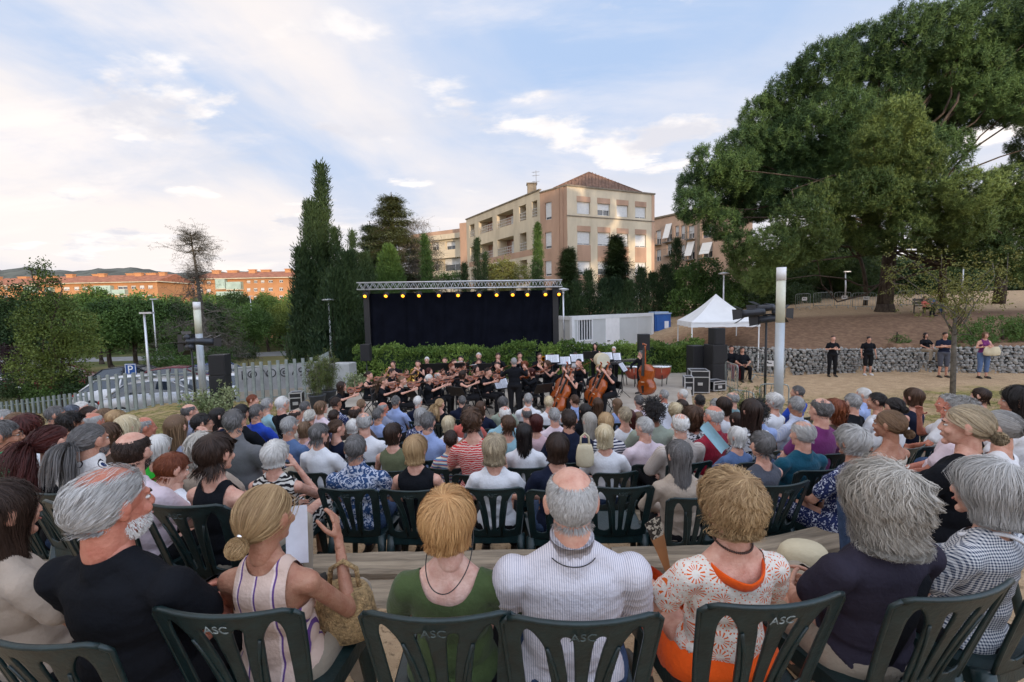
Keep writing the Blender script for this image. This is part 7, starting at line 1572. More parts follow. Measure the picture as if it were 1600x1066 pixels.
FAR = [
 (40, 668, 4.0, 'f', 'curly', 'dred', 'fair', T_, 'crew', W, 'dark red curly haired woman in white', {}),
 (28, 660, 4.7, 'm', 'short', 'lbrown', 'fair', T_, 'crew', 'aqua', 'man with light hair and glasses in aqua', dict(glasses=True)), (7, 648, 5.2, 'm', 'short', 'grey', 'fair', T_, 'crew', 'grey', 'grey haired man at the very end', {}),
 (243, 700, 3.9, 'f', 'bob', 'white', 'fair', 'long', 'crew', 'vgreen', 'white haired woman in bright green', {}), (223, 668, 4.5, 'm', 'bald', 'grey', 'red', T_, 'crew', 'lolive', 'bald man in a light olive tee', {}), (204, 668, 5.0, 'f', 'longcurly', 'pblond', 'fair', T_, 'crew', 'cream', 'woman with long pale blond hair', {}),
 (278, 668, 4.6, 'f', 'long', 'lbrown', 'fair', 'long', 'crew', 'lgrey', 'long haired woman resting her chin, in blue grey', dict(pose_='chin')), (316, 662, 4.8, 'm', 'short', 'black', 'mid', 'long', 'crew', 'green', 'dark haired man with glasses in a green sweater', dict(glasses=True)), (318, 699, 3.75, 'f', 'curly', 'wgrey', 'fair', T_, 'crew', 'beige', 'curly grey haired woman in beige', {}),
 (368, 660, 4.6, 'm', 'short', 'dgrey', 'mid', T_, 'collar', 'grey', 'dark haired man in a grey shirt', dict(w=1.1)), (497, 678, 4.7, 'f', 'pixie', 'dgrey', 'fair', 'elbow', 'collar', W, 'grey haired woman in a white blouse', {}), (449, 666, 5.3, 'm', 'short', 'grey', 'mid', T_, 'crew', 'dblue', 'grey cropped man in a dusty blue tee', {}),
 (478, 672, 5.3, 'f', 'bob', 'lbrown', 'fair', 'tank', 'crew', 'pink', 'light brown bob with bare shoulders', {}), (528, 670, 5.4, 'f', 'pony', 'brown', 'fair', T_, 'crew', 'navy', 'brown ponytail in a navy top', {}), (548, 668, 5.9, 'f', 'fluffy', 'white', 'fair', T_, 'crew', 'cream', 'white wavy haired woman in cream', {}),
 (574, 661, 5.5, 'm', 'thin', 'grey', 'fair', T_, 'crew', W, 'balding grey man in a white tee', {}), (616, 678, 4.7, 'f', 'bob', 'dbrown', 'fair', 'sleeveless', 'crew', 'olive', 'dark brown bob with a cream strap over khaki', {}), (668, 660, 5.2, 'm', 'short', 'dgrey', 'fair', 'elbow', 'collar', 'lblue', 'grey haired man in a light blue shirt', {}),
 (655, 650, 6.3, 'f', 'wavybob', 'grey', 'fair', T_, 'crew', 'navyfl', 'grey wavy haired woman in navy flowers', {}), (702, 663, 5.8, 'f', 'bob', 'pblond', 'fair', T_, 'crew', W, 'pale blond bob in a white top', {}), (703, 688, 4.75, 'm', 'short', 'dbrown', 'fair', T_, 'crew', 'kid', 'small boy in a rainbow striped tee', dict(w=.85, smin=.74)),
 (730, 664, 5.3, 'f', 'pony', 'dgrey', 'tan', 'tank', 'scoop', B_, 'dark grey ponytail with an orange band and black top', {}), (746, 658, 5.1, 'f', 'shortcurl', 'brown', 'fair', T_, 'crew', 'redpat', 'short brown curls in a red patterned top', {}), (822, 678, 4.7, 'f', 'longcurly', 'black', 'fair', T_, 'crew', W, 'long black wavy hair over a white top', {}),
 (838, 661, 5.6, 'f', 'bob', 'dred', 'fair', T_, 'crew', 'pink', 'wine red bob in a pink top', {}), (882, 657, 4.9, 'm', 'short', 'dbrown', 'mid', T_, 'collar', 'navy', 'dark haired man in a navy polo', dict(w=1.12)), (868, 650, 5.8, 'm', 'short', 'grey', 'fair', T_, 'crew', 'palepk', 'grey man in a pale pink shirt', {}),
 (921, 659, 5.4, 'f', 'long', 'wgrey', 'fair', T_, 'crew', 'pinkfl', 'long ash grey hair over a pink flowered top', {}), (944, 661, 5.3, 'f', 'bob', 'blond', 'fair', T_, 'crew', 'breton', 'blond hair over navy and white stripes', {}), (952, 681, 4.7, 'f', 'wavybob', 'pblond', 'fair', T_, 'crew', W, 'woman with tousled platinum hair in white', {}),
 (1006, 668, 4.75, 'm', 'short', 'lgrey', 'fair', T_, 'crew', 'palepk', 'silver cropped person in a pale tee', {}), (1060, 665, 4.5, 'm', 'thin', 'white', 'fair', 'elbow', 'collar', 'wseer', 'balding white haired man in a beige striped shirt', dict(w=1.12)), (971, 650, 5.6, 'f', 'short', 'gblond', 'fair', T_, 'crew', W, 'short ash blond hair in a white tee', {}),
 (986, 652, 6.2, 'f', 'long', 'dred', 'fair', T_, 'crew', 'dred', 'long wine red hair', {}), (999, 654, 5.6, 'f', 'pixie', 'lbrown', 'fair', T_, 'crew', 'brown', 'light brown hair over a dark brown top', {}), (1018, 642, 5.9, 'm', 'afro', 'black', 'dark', T_, 'crew', 'sage', 'man with dense black hair in a sage tee', {}),
 (1084, 650, 5.3, 'f', 'curly', 'brown', 'fair', T_, 'crew', 'leafbw', 'brown curly hair over a black and white leaf print', {}), (1056, 643, 6.2, 'f', 'shortcurl', 'pblond', 'fair', T_, 'crew', 'cream', 'pale blond curls facing the cello side', {}), (1112, 652, 4.8, 'm', 'bald', 'lgrey', 'red', T_, 'collar', 'maroon', 'bald man with glasses in a dark red polo', dict(glasses=True, w=1.1, face=28)),
 (1149, 684, 4.0, 'f', 'bob', 'white', 'fair', T_, 'crew', 'dblue', 'white haired woman in a dusty blue shirt', dict(face=22)), (1186, 643, 4.7, 'm', 'afro', 'black', 'mid', T_, 'collar', 'lblue', 'black curly haired man in a light blue shirt', dict(face=20)), (1150, 657, 4.9, 'f', 'long', 'dbrown', 'fair', T_, 'crew', B_, 'dark haired woman in black beside the red polo', {}),
 (1206, 628, 5.9, 'f', 'shortcurl', 'white', 'fair', T_, 'crew', W, 'white curly haired woman in white', {}), (1134, 634, 5.9, 'f', 'wavybob', 'dbrown', 'fair', T_, 'crew', W, 'dark brown bob in a white blouse', {}), (1119, 634, 6.6, 'm', 'short', 'grey', 'fair', T_, 'crew', 'sage', 'grey haired person in sage', {}),
 (1143, 624, 7.2, 'm', 'thin', 'grey', 'fair', T_, 'crew', 'skyt', 'balding man in a petrol tee', {}), (1091, 628, 6.8, 'm', 'crop', 'black', 'tan', T_, 'crew', B_, 'close cropped man in black', {}), (1066, 635, 7.2, 'f', 'bob', 'dbrown', 'fair', T_, 'crew', B_, 'dark bob in black beside the close cropped man', {}),
 (1066, 617, 9.3, 'f', 'short', 'white', 'fair', T_, 'crew', 'cream', 'lone white haired head nearest the flight cases', {}), (1036, 618, 9.2, 'm', 'short', 'grey', 'red', T_, 'crew', 'leafbw', 'grey haired person in a black and white print', dict(face=45)), (1001, 627, 8.2, 'm', 'short', 'dgrey', 'fair', T_, 'crew', 'palepk', 'dark grey haired man in a pale pink tee', {}),
 (966, 632, 8.1, 'f', 'long', 'lbrown', 'fair', T_, 'crew', 'lblue', 'long light brown hair over light blue', {}), (932, 632, 7.8, 'f', 'longcurly', 'brown', 'fair', T_, 'crew', B_, 'long brown curls over black', {}), (910, 643, 6.7, 'f', 'longcurly', 'black', 'fair', 'long', 'crew', B_, 'thick black hair over a black jacket', {}),
 (899, 626, 8.6, 'm', 'short', 'brown', 'mid', 'long', 'collar', 'lblue', 'brown haired man in a light blue shirt', {}), (858, 629, 8.0, 'f', 'short', 'pblond', 'fair', T_, 'crew', W, 'short pale blond hair in a white tee', {}), (824, 624, 8.6, 'm', 'short', 'grey', 'fair', 'long', 'collar', W, 'grey haired man in a white shirt near the conductor', {}),
 (828, 648, 6.7, 'm', 'bald', 'dgrey', 'fair', T_, 'crew', 'dred', 'balding man in wine red', {}), (786, 630, 8.0, 'f', 'fluffy', 'dgrey', 'fair', T_, 'crew', 'sage', 'fluffy grey haired woman in pale green', {}), (787, 648, 6.6, 'm', 'thin', 'white', 'red', T_, 'crew', 'aqua', 'pink scalped white haired man in aqua', {}),
 (789, 664, 5.5, 'f', 'pixie', 'brown', 'fair', T_, 'crew', 'aqua', 'short brown haired woman in pale aqua', {}), (754, 637, 7.7, 'f', 'long', 'brown', 'fair', 'long', 'crew', 'navy', 'long chestnut hair over a navy jacket', {}), (732, 645, 6.6, 'm', 'short', 'dbrown', 'fair', T_, 'crew', 'coral', 'person with dark hair in a coral top', {}),
 (719, 627, 9.2, 'm', 'short', 'dgrey', 'fair', 'long', 'collar', 'navy', 'grey haired man in a navy jacket in the first row', dict(w=1.1)), (690, 632, 9.1, 'f', 'pony', 'blond', 'fair', T_, 'crew', B_, 'blond ponytail in black in the first row', {}), (654, 628, 9.0, 'm', 'short', 'white', 'fair', 'long', 'collar', 'navy', 'white haired man in a navy shirt in the first row', dict(w=1.1)),
 (618, 628, 8.9, 'm', 'crop', 'dgrey', 'tan', 'long', 'collar', 'lblue', 'shaved man in a light blue shirt in the first row', dict(w=1.1)), (597, 638, 8.3, 'm', 'bald', 'grey', 'red', T_, 'crew', 'lgrey', 'bald pink head in grey blue', {}), (594, 649, 7.0, 'm', 'short', 'dgrey', 'mid', T_, 'crew', 'lblue', 'dark grey haired man in periwinkle blue', {}),
 (564, 633, 8.5, 'f', 'bun', 'lbrown', 'fair', T_, 'crew', 'dkgreen', 'light brown updo over dark green', {}), (554, 647, 7.0, 'm', 'thin', 'dbrown', 'tan', T_, 'crew', 'brown', 'balding tanned man in brown', {}), (528, 631, 8.6, 'm', 'crop', 'dbrown', 'tan', T_, 'crew', 'navyfl', 'shaved tanned man in a navy print', {}),
 (523, 651, 6.7, 'f', 'short', 'dbrown', 'fair', T_, 'crew', 'navyfl', 'short dark hair over navy flowers', {}), (502, 637, 7.8, 'f', 'bob', 'lbrown', 'fair', T_, 'crew', 'palepk', 'light brown bob over white and pink', {}), (474, 636, 7.9, 'm', 'short', 'dgrey', 'mid', T_, 'crew', W, 'dark grey haired man in a white tee', {}),
 (486, 652, 6.5, 'f', 'bun', 'wgrey', 'fair', T_, 'crew', 'pink', 'grey brown hair pinned up over pink', {}), (462, 652, 6.5, 'm', 'thin', 'dbrown', 'mid', T_, 'collar', 'cream', 'balding dark haired man in a cream shirt', {}), (441, 631, 7.6, 'm', 'short', 'white', 'fair', 'long', 'crew', B_, 'white haired man with glasses in black', dict(glasses=True)),
 (420, 633, 7.5, 'f', 'short', 'grey', 'fair', T_, 'crew', 'aqua', 'short grey haired woman in pale aqua', {}), (396, 626, 7.6, 'm', 'short', 'red', 'fair', T_, 'crew', B_, 'auburn haired young man in black with a backpack', {}), (400, 644, 6.0, 'm', 'short', 'dgrey', 'mid', T_, 'crew', 'blue', 'grey haired man in a royal blue tee', {}),
 (374, 646, 6.4, 'm', 'short', 'black', 'mid', T_, 'crew', B_, 'black haired man in black near the shrub', {}), (344, 651, 5.9, 'f', 'long', 'black', 'fair', T_, 'crew', 'navy', 'long black haired woman in navy near the shrub', {}), (298, 644, 6.1, 'm', 'bald', 'dgrey', 'fair', T_, 'collar', 'lgrey', 'balding man in a grey blue shirt by the lawn', {}),
 (182, 654, 5.6, 'f', 'pixie', 'blond', 'fair', T_, 'crew', 'cream', 'short blond haired woman in cream', {}), (167, 652, 6.2, 'f', 'bob', 'lbrown', 'fair', T_, 'crew', 'palepk', 'reddish blond bob in white', {}), (170, 680, 4.0, 'f', 'wavybob', 'brown', 'fair', T_, 'crew', 'brown', 'brown wavy hair behind the circle print shirt', {}),
 (148, 660, 4.9, 'm', 'bald', 'lgrey', 'red', T_, 'crew', 'coral', 'pink bald head in coral', {}), (142, 646, 5.6, 'f', 'pony', 'dbrown', 'fair', T_, 'crew', 'brown', 'dark brown tied hair in profile', {}), (128, 635, 6.5, 'm', 'crop', 'white', 'fair', T_, 'crew', 'cream', 'white cropped head at the fence', {}),
 (113, 645, 6.0, 'f', 'fluffy', 'bluegrey', 'fair', T_, 'crew', 'lgrey', 'blue tinted grey hair', {}), (88, 646, 5.7, 'm', 'short', 'dgrey', 'mid', T_, 'crew', 'grey', 'dark grey haired man in profile at the fence', {}), (115, 661, 4.7, 'm', 'shortcurl', 'black', 'tan', T_, 'crew', B_, 'black curly head behind the ponytail', {}),
 (1246, 613, 7.2, 'm', 'short', 'dgrey', 'mid', T_, 'crew', 'blue', 'grey haired man in blue by the light column', dict(face=30)), (1242, 634, 5.3, 'm', 'short', 'grey', 'tan', T_, 'collar', 'wcheck', 'grey haired man with glasses in a pale checked shirt', dict(face=30, glasses=True)), (1278, 642, 4.1, 'm', 'thin', 'dgrey', 'fair', T_, 'crew', 'magenta', 'balding man in a plum tee', dict(w=1.15, face=20)),
 (1303, 640, 5.2, 'f', 'curly', 'red', 'fair', T_, 'crew', 'brown', 'reddish curly hair beside the plum tee', {}), (1330, 626, 4.9, 'm', 'short', 'grey', 'fair', T_, 'crew', B_, 'grey haired man with sunglasses on his head in black', dict(w=1.1)), (1347, 618, 6.0, 'm', 'short', 'white', 'fair', T_, 'collar', 'lblue', 'white haired man in a pale blue shirt', {}),
 (1371, 627, 5.0, 'f', 'short', 'black', 'mid', T_, 'crew', W, 'short black hair facing the stage', {}), (1398, 634, 4.3, 'f', 'bun', 'black', 'mid', T_, 'crew', W, 'black hair with sunglasses on top', dict(face=26)), (1425, 620, 4.7, 'f', 'bob', 'brown', 'fair', 'sleeveless', 'crew', 'navy', 'brown bob with a hairclip in a navy top', dict(face=30)),
 (1478, 622, 4.5, 'm', 'crop', 'grey', 'red', T_, 'crew', W, 'bald man with his hand raised in a white tee', dict(pose_='chin', face=32)), (1531, 613, 5.4, 'f', 'pixie', 'dbrown', 'fair', T_, 'crew', 'navy', 'short brown hair near the path', {}), (1172, 642, 5.4, 'f', 'longcurly', 'dbrown', 'fair', T_, 'crew', 'leafbw', 'long dark curls behind the light blue shirt', {}),
]
crowd = []
GRP = 'people seated in the audience'
for i, (x, y, Y, sex, st, hc, sk_, kd, nk, tp, lab, ex) in enumerate(NEAR+FAR):
    ex = dict(ex); near = i < len(NEAR)
    if near: Y += .38 if 400 < x < 1300 else .15
    if 'tr' in ex and ex['tr'] in TOPS and ex['tr'] not in TR: ex['tr'] = TOPS[ex['tr']]
    ex.setdefault('yaw', (-14, 0, 0, 14)[i % 4] if near else (-20, 0, 20)[i % 3]); ex.setdefault('tr', ('black', 'jean', 'beige')[i % 3]); ex.setdefault('pose_', 'lap')
    e, J, s, c = person(x, y, Y, st, hc, sk_, kd, nk, TOPS[tp], lab, sex, det='hi' if near else 'lo', group=GRP, chair_label='dark green chair under the '+lab.replace(' in a ', ' in ').replace(' with a ', ' with '), letters=near and 300 < x < 1300, **ex)
    e.rotation_euler = (0, R(((i*37) % 7-3)*.6), e.rotation_euler.z+R(((i*53) % 11-5)*1.8)); crowd.append((e, lab))
def close_pairs():
    P_ = [(e.location.x, e.location.y, l) for e, l in crowd]
    for i in range(len(P_)):
        for j in range(i):
            d = math.hypot(P_[i][0]-P_[j][0], P_[i][1]-P_[j][1])
            if d < .40: print('CLOSE %.2f' % d, P_[i][2], '|', P_[j][2])
close_pairs()
# triangle print on the teal tee, empty chair, belongings
for x, y, Y, rz, lab in ((972, 745, 3.05, 0, 'empty dark green chair beside the dark bob'), (1441, 655, 4.3, 26, 'dark green chair turned to the stage behind the twisted bun')):
    p = P(x, y, Y); chair((p.x, p.y+.3, gz(p.x, p.y)), R(rz), lab, letters=x < 1000)
def bag(x, y, Y, size, mt, label, name='handbag', handles=True, rz=0):
    p = P(x, y, Y); e = empty(name, (p.x, Y, p.z-size[2]/2), rz, label, 'bag'); b = MB(); w_, d, h = size
    b.lathe([(w_*.30, 0), (w_*.46, h*.08), (w_*.5, h*.4), (w_*.44, h*.8), (w_*.36, h)], 18); me = b.mesh('bag_body', True); me.materials.append(mt); o = obj('bag_body', me, e); o.scale = (1, d/w_, 1)
    if handles: b = MB(); b.tube([(-w_*.25, 0, h*.9), (-w_*.2, 0, h*1.35), (0, 0, h*1.5), (w_*.2, 0, h*1.35), (w_*.25, 0, h*.9)], .010, 6); b.build('handle', mt, e, True)
M_STRAW = mat('straw', (.42, .28, .13), rough=.9, var=.4, vscale=60, bump=.8, bscale=120); M_CANV = mat('cream_canvas', (.58, .50, .34), rough=.9, var=.1, bump=.3)
bag(540, 955, 1.66, (.24, .16, .20), M_STRAW, 'straw bag between the striped top and the olive tee', 'straw_bag'); bag(914, 712, 4.3, (.18, .10, .22), M_CANV, 'cream canvas bag hanging beside the platinum hair', 'tote_bag'); bag(1255, 866, 2.3, (.26, .2, .10), M_CANV, 'cream bag on the plank beside the crochet top', 'tote_bag', False)
def sheet(x, y, Y, w_, h, rot, label, mt=M_PAPER, name='leaflet', cat='leaflet'):
    p = P(x, y, Y); e = MB(); n = 6; V_ = [(w_*(i/n-.5), .02*math.sin(i/n*3.14), s*h/2) for i in range(n+1) for s in (-1, 1)]; e.add(V_+[(a, b_+.002, c) for a, b_, c in V_], [(2*i, 2*i+2, 2*i+3, 2*i+1) for i in range(n)]+[(2*i+14+1, 2*i+14+3, 2*i+14+2, 2*i+14) for i in range(n)]); o = e.build('paper_sheet', mt, None, True); o.name = name; o.location = p; o.rotation_euler = rot; return tag(o, label, cat)
sheet(464, 838, 1.62, .075, .21, (R(-8), R(3), R(35)), 'white programme held up by the woman with the blond bun'); sheet(1042, 658, 5.35, .15, .21, (R(-10), R(-30), R(20)), 'white and blue leaflet raised between the grey heads'); sheet(1117, 684, 4.0, .10, .30, (R(-10), R(-38), R(10)), 'light blue folded fan held by the bald man in red', TOPS['aqua'], 'hand_fan', 'fan')
def fan():
    p = P(1034, 856, 1.72); e = empty('folding_fan', p, R(10), 'brown wooden folding fan with patterned top held by the crochet woman', 'fan'); e.rotation_euler = (R(-10), R(-14), R(8)); b = MB()
    for k in range(7): b.box(((k-3)*.004, k*.003, -.03), (.020, .0025, .16), (0, R((k-3)*2.5), 0))
    b.build('stick', mat('fan_wood', (.30, .13, .045), rough=.5, var=.2), e); b = MB()
    for k in range(7): b.box(((k-3)*.007, k*.003, .075), (.026, .0028, .07), (0, R((k-3)*2.5), 0))
    b.build('cloth', pattern('fan_print', leafy(60, .45, .5, (.35, .31, .24), (.03, .025, .02), 1)), e)
fan()
# cords and straps worn by people nearest the camera
def cord(name, pts, r, mt, parent):
    for _ in range(3): pts = [pts[0]]+[q for a, c_ in zip(pts[:-1], pts[1:]) for q in (a.lerp(c_, .25), a.lerp(c_, .75))]+[pts[-1]]
    b = MB(); b.tube(pts, r, 6); return b.build(name, mt, parent, True)
e, J, s, c = a4; n_ = J['neck']; cord('cord', [n_+Vector((-.075, .03, .10)), n_+Vector((-.085, -.05, .03)), n_+Vector((-.05, -.098, -.035)), n_+Vector((.02, -.105, -.045)), n_+Vector((.085, -.06, .03)), n_+Vector((.10, .0, .13)), n_+Vector((.085, .03, .20))], .0022, M_EBONY, e)
e, J, s, c = a5; n_ = J['neck']; b = MB()
ring = [(n_+Vector((.070*math.cos(a), .012+.072*math.sin(a), z+.012*math.sin(a))), ) for z in (.02, .075) for a in np.linspace(0, 2*math.pi, 25)[:-1]]
vs = [q[0] for q in ring]; vs2 = [Vector((n_.x+(v.x-n_.x)*1.10, n_.y+.012+(v.y-n_.y-.012)*1.12, v.z-(.018 if i >= 24 else .012))) for i, v in enumerate(vs)]
b.add(vs+vs2, [(i, (i+1) % 24, 24+(i+1) % 24, 24+i) for i in range(24)]+[(48+i, 48+(i+1) % 24, 72+(i+1) % 24, 72+i) for i in range(24)]+[(24+i, 24+(i+1) % 24, 72+(i+1) % 24, 72+i) for i in range(24)]); b.build('collar', C_STRIPE, e, True)
cord('cord', [n_+Vector((.088*math.cos(a), .012+.092*math.sin(a), .012+.02*math.sin(a))) for a in np.linspace(math.pi*.95, math.pi*2.05, 14)], .0018, M_EBONY, e)
e, J, s, c = a6; n_ = J['neck']; b = MB()
for a in np.linspace(math.pi*.95, math.pi*2.05, 34): b.ell(n_+Vector((.068*math.cos(a), .01+.074*math.sin(a), .045+.02*math.sin(a))), (.0045,)*3, nu=8, nv=6)
b.build('necklace', mat('wooden_beads', (.05, .02, .012), rough=.4), e, True)['kind'] = 'stuff'
b = MB(); w_ = [n_+Vector((.105*math.cos(a), .01+.112*math.sin(a), -.055+.03*math.sin(a)+.02*abs(math.cos(a)))) for a in np.linspace(math.pi, 2*math.pi, 18)]; b.tube(w_, [(.022, .006)]*18, 8, flat=(0, 0, 1)); b.build('neckband', C_ORANGE, e, True)
e, J, s, c = a7; T_ = J['T']; b = MB(); b.tube([T_(.13, -.02, .44), T_(.10, -.10, .38), T_(.03, -.128, .24), T_(-.06, -.135, .08)], [(.024, .003)]*4, 8, flat=(1, 0, 0)); b.build('bag_strap', C_BLACK, e, True)
e, J, s, c = a3; b = MB(); c0 = J['H'] @ Vector((0, -.118, -.012)); b.ell(c0, (.012, .008, .012), nu=10, nv=8); b.build('hair_tie', M_SILV, e, True)
e, J, s, c = a8; n_ = J['neck']; cord('strap', [n_+Vector((-.10, .06, -.02)), n_+Vector((-.06, -.045, .03)), n_+Vector((.02, -.085, .0)), n_+Vector((.12, -.10, -.10)), n_+Vector((.19, -.08, -.25))], .009, TOPS['white'], e)
e = crowd[13][0]; b = MB()
for k, (a_, c_) in enumerate((((0, .055), (-.042, -.02)), ((0, .055), (.042, -.02)), ((-.042, -.02), (.042, -.02)), ((-.02, .02), (.02, .02)), ((-.032, 0), (.032, 0)))): b.tube([(a_[0], -.152-a_[1]*.12, .86+a_[1]), (c_[0], -.152-c_[1]*.12, .86+c_[1])], .0025, 5)
b.build('triangle_print', mat('gold_print', (.35, .30, .14), rough=.6), e)
# ------------------------------------------------------------------ the orchestra
def fiddle(name, L_, Wd, Tk, mt, e, M, ext=.62):
    """body of a string instrument: axis +Z from the tail at the origin, belly facing -Y; M places it in the parent"""
    ts = np.linspace(0, 1, 26); hw = np.interp(ts, [0, .06, .22, .40, .50, .60, .80, .95, 1], [.12, .34, .5, .42, .30, .36, .41, .26, .08])*Wd
    b = MB(); V_ = []
    for t, h in zip(ts, hw):
        for y, k in ((-Tk*.5, 1.0), (-Tk*.72, .55), (-Tk*.76, 0), (-Tk*.72, -.55), (-Tk*.5, -1.0), (Tk*.5, -1.0), (Tk*.66, -.5), (Tk*.68, 0), (Tk*.66, .5), (Tk*.5, 1.0)): V_.append(M @ Vector((h*k, y, t*L_)))
    m_ = len(ts); b.add(V_, [(i*10+j, i*10+(j+1) % 10, (i+1)*10+(j+1) % 10, (i+1)*10+j) for i in range(m_-1) for j in range(10)]+[tuple(range(9, -1, -1)), tuple((m_-1)*10+j for j in range(10))]); b.build('body', mt, e, True)
    tot = L_/ext
    def prt(nm, pts, rad, mt_, fl=None): q = MB(); q.tube([M @ Vector(p) for p in pts], rad, 6); return q.build(nm, mt_, e)
    prt('fingerboard', [(0, -Tk*.95, L_*.62), (0, -Tk*.8, tot*.93)], [(Wd*.085, Wd*.03), (Wd*.06, Wd*.03)], M_EBONY); prt('neck', [(0, -Tk*.4, L_*.97), (0, -Tk*.5, tot*.94), (0, -Tk*.3, tot*.985), (0, -Tk*1.0, tot)], Wd*.055, mt)
    prt('bridge', [(-Wd*.1, -Tk*.95, L_*.42), (0, -Tk*1.15, L_*.42), (Wd*.1, -Tk*.95, L_*.42)], Wd*.015, M_CANV); prt('tailpiece', [(0, -Tk*.85, L_*.06), (0, -Tk*1.0, L_*.30)], [(Wd*.04, Wd*.02), (Wd*.075, Wd*.02)], M_EBONY)
def along(p, q, belly):
    p, q = Vector(p), Vector(q); z = (q-p).normalized(); y = -(Vector(belly)-z*z.dot(Vector(belly))).normalized(); x = y.cross(z); M = Matrix((x, y, z)).transposed().to_4x4(); M.translation = p; return M
def inst(name, e0, s, label, cat, group=None):
    e = empty(name, e0.location, e0.rotation_euler.z, label, cat, group, scale=s); return e
FC = {}
def folding_chair(loc, rz, label):
    if not FC:
        b = MB(); b.box((0, .0, .44), (.40, .38, .03)); FC['seat'] = b.mesh('seat', bevel=.01); b = MB(); b.box((0, -.215, .74), (.40, .025, .22), (R(-8), 0, 0)); FC['backrest'] = b.mesh('backrest', bevel=.01)
        for s in (-1, 1): b = MB(); b.tube([(s*.21, .22, 0), (s*.21, -.05, .44), (s*.21, -.23, .86)], .012, 6); FC['leg', s, 0] = b.mesh('leg'); b = MB(); b.tube([(s*.19, -.24, 0), (s*.19, .16, .44)], .012, 6); FC['leg', s, 1] = b.mesh('leg')
        FC.update({k: v for k, v in FC.items()})
        for v in FC.values(): v.materials.append(M_BLK)
    e = empty('folding_chair', loc, rz, label, 'chair', 'black folding chairs on the stage')
    for k, v in FC.items(): obj(k if isinstance(k, str) else 'leg', v, e)
    return e
MS = {}
def music_stand(px, py, Y, rz, label, paper=True, tilt=55):
    if not MS:
        b = MB(); b.box((0, 0, 0), (.50, .012, .33)); b.box((0, -.035, -.165), (.50, .07, .012)); MS['desk'] = b.mesh('desk'); b = MB(); b.box((-.11, -.012, .0), (.21, .005, .29), (0, 0, R(3))); b.box((.11, -.012, .0), (.21, .005, .29), (0, 0, R(-3))); MS['sheet'] = b.mesh('sheet'); b = MB()
        for k in range(7):
            for s in (-.11, .11): b.box((s, -.0165, .115-k*.036), (.17, .003, .010))
        MS['staves'] = b.mesh('staves'); MS['desk'].materials.append(M_BLK); MS['sheet'].materials.append(M_PAPER); MS['staves'].materials.append(mat('ink', (.16, .17, .2), var=0))
    p = P(px, py, Y); e = empty('music_stand', (p.x, Y, STAGE_Z), rz, label, 'music stand', 'music stands of the orchestra'); h = max(.5, p.z-STAGE_Z)
    o = obj('desk', MS['desk'], e); o.location = (0, 0, h); o.rotation_euler = (R(-(90-tilt)), 0, 0)
    if paper:
        q = obj('sheet', MS['sheet'], e); q.location = o.location; q.rotation_euler = o.rotation_euler; q = obj('staves', MS['staves'], e); q.location = o.location; q.rotation_euler = o.rotation_euler; q['kind'] = 'stuff'
    b = MB(); b.tube([(0, .02, .12), (0, .02, h-.03)], .011, 6)
    for a in (.5, 2.6, 4.7): b.tube([(0, .02, .22), (.26*math.cos(a), .26*math.sin(a)+.02, .0)], .008, 5)
    b.build('stand', M_BLK, e)
    return e
LG = dict(knee=[S_(-.26, .38, .50), S_(.26, .38, .50)], ank=[S_(-.24, .42, .09), S_(.24, .42, .09)])
CONDP = Vector((Xat(803, 600, 13.0), 13.0))
